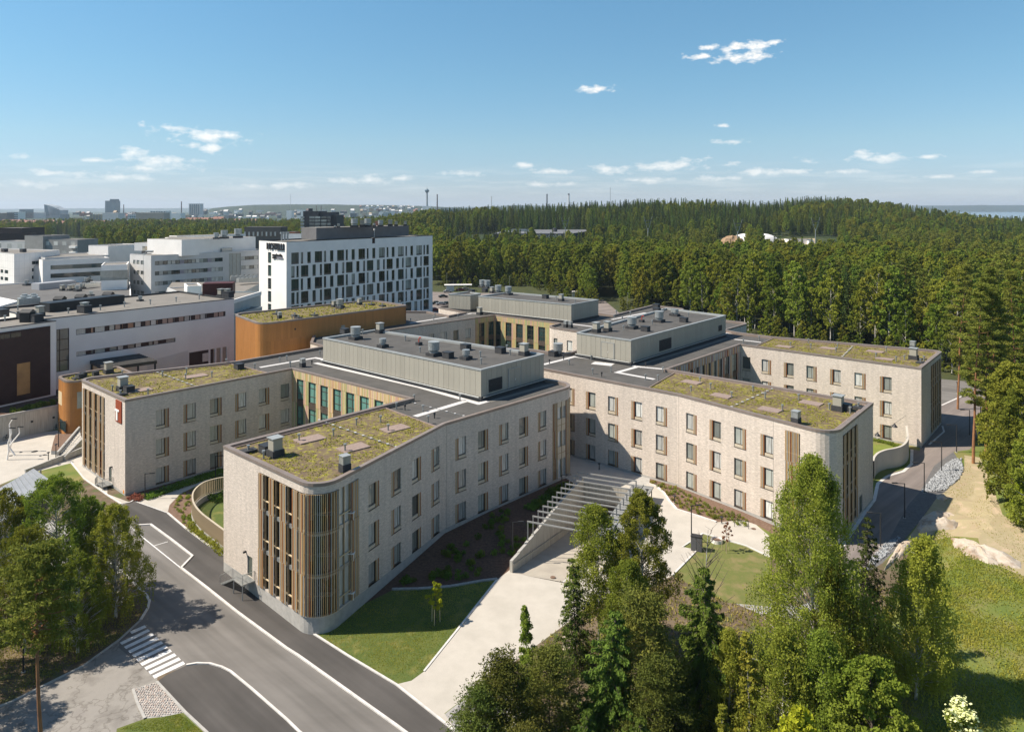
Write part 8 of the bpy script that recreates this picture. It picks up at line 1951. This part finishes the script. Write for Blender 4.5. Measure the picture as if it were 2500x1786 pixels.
# slatted curved fence
fp = [(409+68,1262)]
fence_px = [(545,1190),(520,1195),(495,1205),(478,1218),(469,1235),(470,1252),(480,1268),(500,1285),(525,1303),(552,1322)]
fn = thing('slatted_fence', 'curved beige slatted fence on a low concrete wall beside the glazed corner wing', 'fence')
pp = [G(px, py+42) if False else G(px, py+18) for px, py in [(548,1192),(520,1198),(496,1207),(478,1222),(470,1240),(474,1262),(490,1284),(515,1305),(552,1334)]]
fine = []
for i in range(len(pp)-1):
    p0, p1, p2, p3 = pp[max(i-1,0)], pp[i], pp[i+1], pp[min(i+2, len(pp)-1)]
    for k in range(8):
        t_ = k/8; fine.append(.5*((2*p1)+(p2-p0)*t_+(2*p0-5*p1+4*p2-p3)*t_*t_+(3*p1-p0-3*p2+p3)*t_**3))
fine.append(pp[-1]); f = MB(); top = MB()
for a, b in zip(fine, fine[1:]):
    d_ = (b-a); d_.z = 0; d_.normalize(); T_ = Matrix(((d_.x, -d_.y, 0, a.x), (d_.y, d_.x, 0, a.y), (0,0,1,zg(a.x,a.y)), (0,0,0,1))); L = (b-a).length; f.box(0, L+.02, -.12, .12, -.5, .75, 0, T_)
    top.box(0, L+.02, -.10, .10, 2.72, 2.80, 0, T_); top.box(0, L, .03, .10, 1.0, 1.08, 0, T_)
f.build('low_wall', M_conc, fn); top.build('rail', M_beige, fn)
sm = MB(); sm.box(-.05, .05, -.10, .02, .55, 2.72); sme = sm.mesh('slat', mat('beige_slat', (.40,.31,.20), (.36,.28,.18)))
cum = 0; last = 0
for a, b in zip(fine, fine[1:]):
    L = (b-a).length; d_ = (b-a).normalized()
    while last < cum+L: q = a.lerp(b, (last-cum)/L); link('slat', sme, fn, T=Matrix.Translation((q.x, q.y, zg(q.x, q.y)))@Matrix.Rotation(math.atan2(d_.y, d_.x), 4, 'Z')); last += .26
    cum += L
# curved concrete garden wall by the far right wing
cwp = [zK(1342,985),zK(1350,960),zK(1375,935),zK(1420,918),zK(1470,910),zK(1520,895),zK(1550,865),zK(1556,830),zK(1548,785)]
gw = thing('curved_garden_wall', 'S-curved pale concrete wall round the small garden of the far right wing', 'wall'); pp = [G(*q) for q in cwp]; fine = []
for i in range(len(pp)-1):
    p0, p1, p2, p3 = pp[max(i-1,0)], pp[i], pp[i+1], pp[min(i+2, len(pp)-1)]
    for k in range(6): t_ = k/6; fine.append(.5*((2*p1)+(p2-p0)*t_+(2*p0-5*p1+4*p2-p3)*t_*t_+(3*p1-p0-3*p2+p3)*t_**3))
fine.append(pp[-1]); f = MB(); n_ = len(fine)
loopL = []; 
for i, q in enumerate(fine):
    d_ = fine[min(i+1,n_-1)]-fine[max(i-1,0)]; d_.z = 0; d_.normalize(); nn = Vector((-d_.y, d_.x, 0))*.17; h = 2.9+.4*i/n_+(.6 if i > n_-5 else 0)*(i-n_+5)/5; loopL.append((q-nn, q+nn, zg(q.x,q.y)+h))
for (a0, b0, z0), (a1, b1, z1) in zip(loopL, loopL[1:]):
    v = lambda p, z: Vector((p.x, p.y, z)); f.quad([v(a0,-1),v(a1,-1),v(a1,z1),v(a0,z0)]); f.quad([v(b1,-1),v(b0,-1),v(b0,z0),v(b1,z1)]); f.quad([v(a0,z0),v(a1,z1),v(b1,z1),v(b0,z0)])
f.build('concrete_wall', [mat('smooth_pale_concrete', (.50,.46,.40), (.44,.40,.35), .6, .85)], gw)
gl_ = MB(); gpoly = [G(*zK(1343,770)), G(*zK(1345,845)), G(*zK(1375,835)), G(*zK(1490,815)), G(*zK(1480,795)), G(*zK(1420,775))]
gl_.quad([(p.x, p.y, zg(p.x,p.y)+.05) for p in gpoly]); struct(gl_.build('garden_lawn', mat('bright_lawn', (.17,.20,.035), (.14,.17,.03), .5, .9)))
# low wall under the left birches
lw = thing('low_garden_wall', 'low pale concrete wall running under the left birches', 'wall'); f = MB(); a, b = G(-40, 1590), G(*zA(560,825)); f.bar(a+Vector((0,0,.4)), b+Vector((0,0,.4)), .3, 1.1); f.build('concrete_wall', M_concw, lw)
# metal roof left of the birches
mr_ = thing('metal_roof_shed', 'low shed with a bright sheet metal roof behind the left birches', 'shed'); q4 = [P(-60, 1225, 2.6), P(-60, 1330, 2.6), P(118, 1168, 2.6), P(82, 1143, 2.6)]
f = MB(); poly = [tuple(v[:2]) for v in (q4[0], q4[1], q4[2], q4[3])]; f.prism(poly, 2.4, 2.6, 0, bottom=True); f.build('roof', mat('bright_sheet_metal', (.42,.43,.44), (.36,.37,.38), .5, .5, .5), mr_)
for k in range(1, 14): a = q4[1].lerp(q4[2], k/14); b = q4[0].lerp(q4[3], k/14); f = MB(); f.bar(a+Vector((0,0,.04)), b+Vector((0,0,.04)), .05, .06); f.build('roof_seam', M_galv, mr_)
for v in q4: f = MB(); f.bar((v.x*.985, v.y, -1.5), (v.x*.985, v.y, 2.4), .15, .15); f.build('post', M_galv, mr_)
# plaza steps with side walls
stp = thing('plaza_steps', 'broad pale concrete steps with railings between the plaza and the left wing', 'stairs'); a0, a1 = G(*Z1(500,900)), G(*Z1(560,940)); b0, b1 = G(*Z1(690,745)), G(*Z1(716,850))
for k in range(12):
    t_ = k/12; t2_ = (k+1)/12; f = MB(); z = zg(a0.x, a0.y)+.13*(k+1); q = [a0.lerp(b0, t_), a1.lerp(b1, t_), a1.lerp(b1, t2_), a0.lerp(b0, t2_)]; f.prism([tuple(v[:2]) for v in q], -1, z, 0); f.build('step', M_plaza, stp)
for (u_, w_) in ((a0, b0), (a1, b1)): f = MB(); f.bar(u_+Vector((0,0,.3)), w_+Vector((0,0,1.7)), .3, 1.0); f.build('side_wall', M_conc, stp)
for k in range(3): u_ = a0.lerp(a1, (k+1)/4); w_ = b0.lerp(b1, (k+1)/4); f = MB(); f.bar(u_+Vector((0,0,1)), w_+Vector((0,0,2.5)), .05, .05); f.build('handrail', M_galv, stp)
pw = thing('plaza_edge_wall', 'low concrete wall along the lower edge of the left plaza', 'wall'); f = MB(); a, b = G(*Z1(220,1050)), G(*Z1(716,880)); f.bar(a+Vector((0,0,.2)), b+Vector((0,0,.7)), .3, .9); f.build('concrete_wall', M_conc, pw)
pl_ = thing('raised_planter', 'kidney shaped raised planter between the plaza and the orange tower', 'planter'); pq = [tuple(G(*Z1(*q))[:2]) for q in ((443,885),(520,885),(600,810),(700,720),(660,705),(600,735),(520,735),(480,745),(460,810))]
ar = sum(pq[i][0]*pq[(i+1)%9][1]-pq[(i+1)%9][0]*pq[i][1] for i in range(9)); pq = pq if ar > 0 else pq[::-1]; f = MB(); f.prism(pq, -1, 1.0, 0, 1); f.build('planter_wall', [M_conc, M_mulchr], pl_)
# swirling lamp sculpture
for i, (pts_, lb) in enumerate(((((62,930),(75,850),(72,780),(100,700),(95,655)), 'white twisted lamp sculpture pole with a leaning neck'), (((130,893),(80,820),(120,760),(170,700),(165,645)), 'second twisted lamp sculpture pole bending to the right'), (((75,860),(95,800),(88,700),(82,620),(110,575)), 'tallest twisted lamp sculpture pole'))):
    base = G(*Z1(*pts_[0])); Yb = base.y; pr = []
    for x, y in pts_: px, py = Z1(x, y); pr.append(Vector(((px-CX)*Yb/FX, Yb, CH-(py-HY)*Yb/FX)))
    t_ = thing('lamp_sculpture', lb, 'sculpture', base); f = MB(); f.tube([v-base for v in pr], [.14,.13,.12,.10,.08], 8); f.build('pole', M_white, t_, smooth=True); e = pr[-1]-base; f = MB(); f.box(e.x-.2, e.x+.7, e.y-.15, e.y+.15, e.z-.05, e.z+.08); f.build('lamp_head', M_dark, t_)
def bicycle(px, py, label, a=0.0):
    p = G(px, py); r = thing('bicycle', label, 'bicycle', p, a)
    for x in (-.55, .55):
        f = MB(); pts_ = [(x+.33*math.cos(k*PI/8), 0, .34+.33*math.sin(k*PI/8)) for k in range(17)]; f.tube(pts_, .025, 4, cap=False); f.build('wheel', M_blackb, r)
    f = MB(); [f.bar(u, v, .04, .04) for u, v in (((-.55,0,.34),(-.2,0,.85)),((-.2,0,.85),(.4,0,.85)),((.4,0,.9),(.55,0,.34)),((-.1,0,.3),(-.2,0,.9)),((-.1,0,.3),(.4,0,.8)),((-.55,0,.34),(-.1,0,.3)))]; f.build('frame', M_redb if 'red' in label else M_dark, r)
    f = MB(); f.box(-.32, -.08, -.06, .06, .9, .95); f.build('saddle', M_black, r); f = MB(); f.bar((.38,-.28,1.0), (.38,.28,1.0), .03, .03); f.build('handlebar', M_galv, r)
for (x, y), lb, a in (((240,700),'reddish bicycle parked before the concrete retaining wall',.3),((175,720),'dark bicycle beside the sculpture poles',.8),((68,755),'bicycle with a pale basket at the left plaza',1.2),((492,665),'dark bicycle leaning by the orange tower door',1.5)): bicycle(*Z1(x, y), lb, a)
# drains and cabinet
for px, py, r_ in ((1598,1337,.45),(1608,1245,.3),(1350,1408,.3),(2060-220,1290,.3),(298,1240,.3)):
    p = G(px, py); f = MB(); f.tube([(p.x,p.y,p.z-.05),(p.x,p.y,p.z+.02)], r_, 16); struct(f.build('manhole_cover', M_mulchr))
for (x, y), s in (((300,858),.5),((385,888),.3),((180,865),.25),((95,895),.3),((350,897),.2)): p = G(*Z1(x, y)); f = MB(); f.tube([(p.x,p.y,p.z-.05),(p.x,p.y,p.z+.02)], s, 16); struct(f.build('plaza_disc', M_dark))
p = G(*zH(2050,1010)); c_ = thing('utility_cabinet', 'dark grey utility cabinet on the small lawn by the plaza', 'cabinet', p, -.4); f = MB(); f.box(-.65, .65, -.35, .35, -.1, 1.75); f.build('body', mat('cabinet_grey', (.10,.10,.105)), c_); f = MB(); f.box(-.7, .7, -.4, .4, 1.75, 1.83); f.build('lid', M_dark, c_); f = MB(); f.box(-.01, .01, -.37, -.35, .1, 1.7); f.build('door_gap', M_black, c_)
p = G(*zK(378,1368)); t_ = thing('concrete_ring', 'white concrete well ring lying on the small lawn', 'well ring', p); f = MB(); f.tube([(0,0,-.05),(0,0,.35)], .75, 20, cap=False); f.tube([(0,0,.35),(0,0,-.05)], .6, 20, cap=False); f.build('ring', M_white, t_); f = MB(); f.tube([(0,0,0),(0,0,.2)], .6, 16); f.build('soil', M_mulchr, t_)
# hanging lamps on a wire at the far wing
gwL = G(*zK(1475,650)); 
for (x, y), lb in (((1475,648),'black bell lamp hanging on the wire, the right one'),((1370,703),'black bell lamp hanging on the wire, the left one')):
    px, py = zK(x, y); Yl = 121.0; q = Vector(((px-CX)*Yl/FX, Yl, CH-(py-HY)*Yl/FX)); t_ = thing('pendant_lamp', lb, 'lamp', q); f = MB(); f.tube([(0,0,-.35),(0,0,.1),(0,0,.3)], [.5,.15,.05], 12); f.build('lamp_shade', M_dark, t_)
q0 = Vector(((zK(1545,590)[0]-CX)*124/FX, 124, CH-(zK(0,590)[1]-HY)*124/FX)); q1 = Vector(((zK(1475,640)[0]-CX)*121/FX, 121, CH-(zK(0,640)[1]-HY)*121/FX)); q2 = Vector(((zK(1370,695)[0]-CX)*121/FX, 121, CH-(zK(0,695)[1]-HY)*121/FX)); q3 = Vector(((zK(1340,712)[0]-CX)*121/FX, 121, CH-(zK(0,712)[1]-HY)*121/FX))
f = MB(); [f.bar(a, b, .03, .03) for a, b in ((q0, q1), (q1, q2), (q2, q3))]; tag(f.build('lamp_wire', M_dark), 'thin wire carrying two bell lamps above the garden', 'wire')
# benches/rail on the planting strip
t_ = thing('handrail_stand', 'dark handrail between the bark bed and the pale path', 'railing'); a, b = G(*zK(488,1275)), G(*zK(575,1290)); f = MB(); f.bar(a+Vector((0,0,1)), b+Vector((0,0,1)), .05, .05); f.bar(a, a+Vector((0,0,1)), .05, .05); f.bar(b, b+Vector((0,0,1)), .05, .05); f.build('rail', M_dark, t_)
# cars by the forest
def car_meshes(m):
    b = bmesh.new(); prof = [(-2.2,.35),(-2.25,.75),(-2.05,.98),(-1.35,1.02),(-.95,1.42),(.55,1.45),(1.15,1.02),(2.0,.86),(2.2,.65),(2.2,.35)]
    vs = []
    for y, k in ((-.86,.92),(-.80,1),(.80,1),(.86,.92)): vs.append([b.verts.new((x*(.985 if abs(y) > .83 else 1), y*(.82 if z > 1.1 else 1), z if abs(y) < .83 else .35+(z-.35)*.93)) for x, z in prof])
    for r0, r1 in zip(vs, vs[1:]):
        for i in range(len(prof)): b.faces.new((r0[i], r0[(i+1)%len(prof)], r1[(i+1)%len(prof)], r1[i]))
    b.faces.new(vs[0]); b.faces.new(vs[-1][::-1]); bmesh.ops.recalc_face_normals(b, faces=b.faces); me = bpy.data.meshes.new('body'); b.to_mesh(me); me.materials.append(m)
    g = MB(); g.quad([(-1.0,-.84,1.05),(.95,-.84,1.05),(.5,-.70,1.36),(-.85,-.70,1.36)]); g.quad([(.95,.84,1.05),(-1.0,.84,1.05),(-.85,.70,1.36),(.5,.70,1.36)]); g.quad([(1.14,-.66,1.06),(1.14,.66,1.06),(.6,.6,1.43),(.6,-.6,1.43)]); g.quad([(-1.34,.66,1.06),(-1.34,-.66,1.06),(-.98,-.6,1.41),(-.98,.6,1.41)])
    w = MB(); w.tube([(0,-.1,0),(0,.1,0)], .33, 12); return me, g.mesh('windows', M_paned), w.mesh('wheel', M_black)
def car(px, py, m, a, label):
    p = G(px, py); r = thing('parked_car', label, 'car', p, a); me, g, w = car_meshes(m); link('body', me, r); o = link('windows', g, r); o.scale = (1,1.02,1.01)
    for x in (-1.35, 1.35):
        for y in (-.78, .78): link('wheel', w, r).location = (x, y, .33)
cb_ = mat('black_car_paint', (.015,.015,.017), None, 1, .3, .2); cs_ = mat('silver_car_paint', (.30,.31,.33), None, 1, .3, .5); cr_ = mat('red_car_paint', (.25,.02,.02), None, 1, .3)
for (x, y), m, a, lb in (((555,210),cb_,.3,'black car alone in the middle of the far car park'),((480,285),cb_,.2,'black car in front of the silver one'),((530,293),cs_,.2,'silver car between two dark cars'),((592,290),cb_,.2,'dark car half hidden by the rooftop plant room'),((605,155),cs_,.1,'grey car by the bus shelter'),((745,135),cr_,.1,'red car behind the bus shelter'),((800,125),cs_,0,'silver car right of the bus shelter'),((455,360),cr_,.5,'red car at the foot of the hotel')):
    car(*ZE(x, y), m, a, lb)
p = G(*ZE(720,135)); r = thing('bus_shelter', 'white bus shelter by the far car park', 'bus shelter', p, .1); f = MB(); f.box(-7,7,-2,2,2.9,3.2); f.build('roof', M_white, r); f = MB(); f.box(-6,-2,-1.5,1.5,0,2.9); f.build('cabin', M_whitegrey, r)
for x in (-6.5,0,6.5): f = MB(); f.bar((x,-1.8,-.5),(x,-1.8,2.9),.2,.2); f.build('post', M_galv, r)
p = G(*ZE(2045,205)); r = thing('bus_shelter', 'small glass shelter before the birch wood', 'bus shelter', p, .1); f = MB(); f.box(-2.5,2.5,-1,1,2.6,2.8); f.build('roof', M_white, r); f = MB(); f.box(-2.4,2.4,.8,.9,0,2.6); f.build('back_wall', M_whitegrey, r)
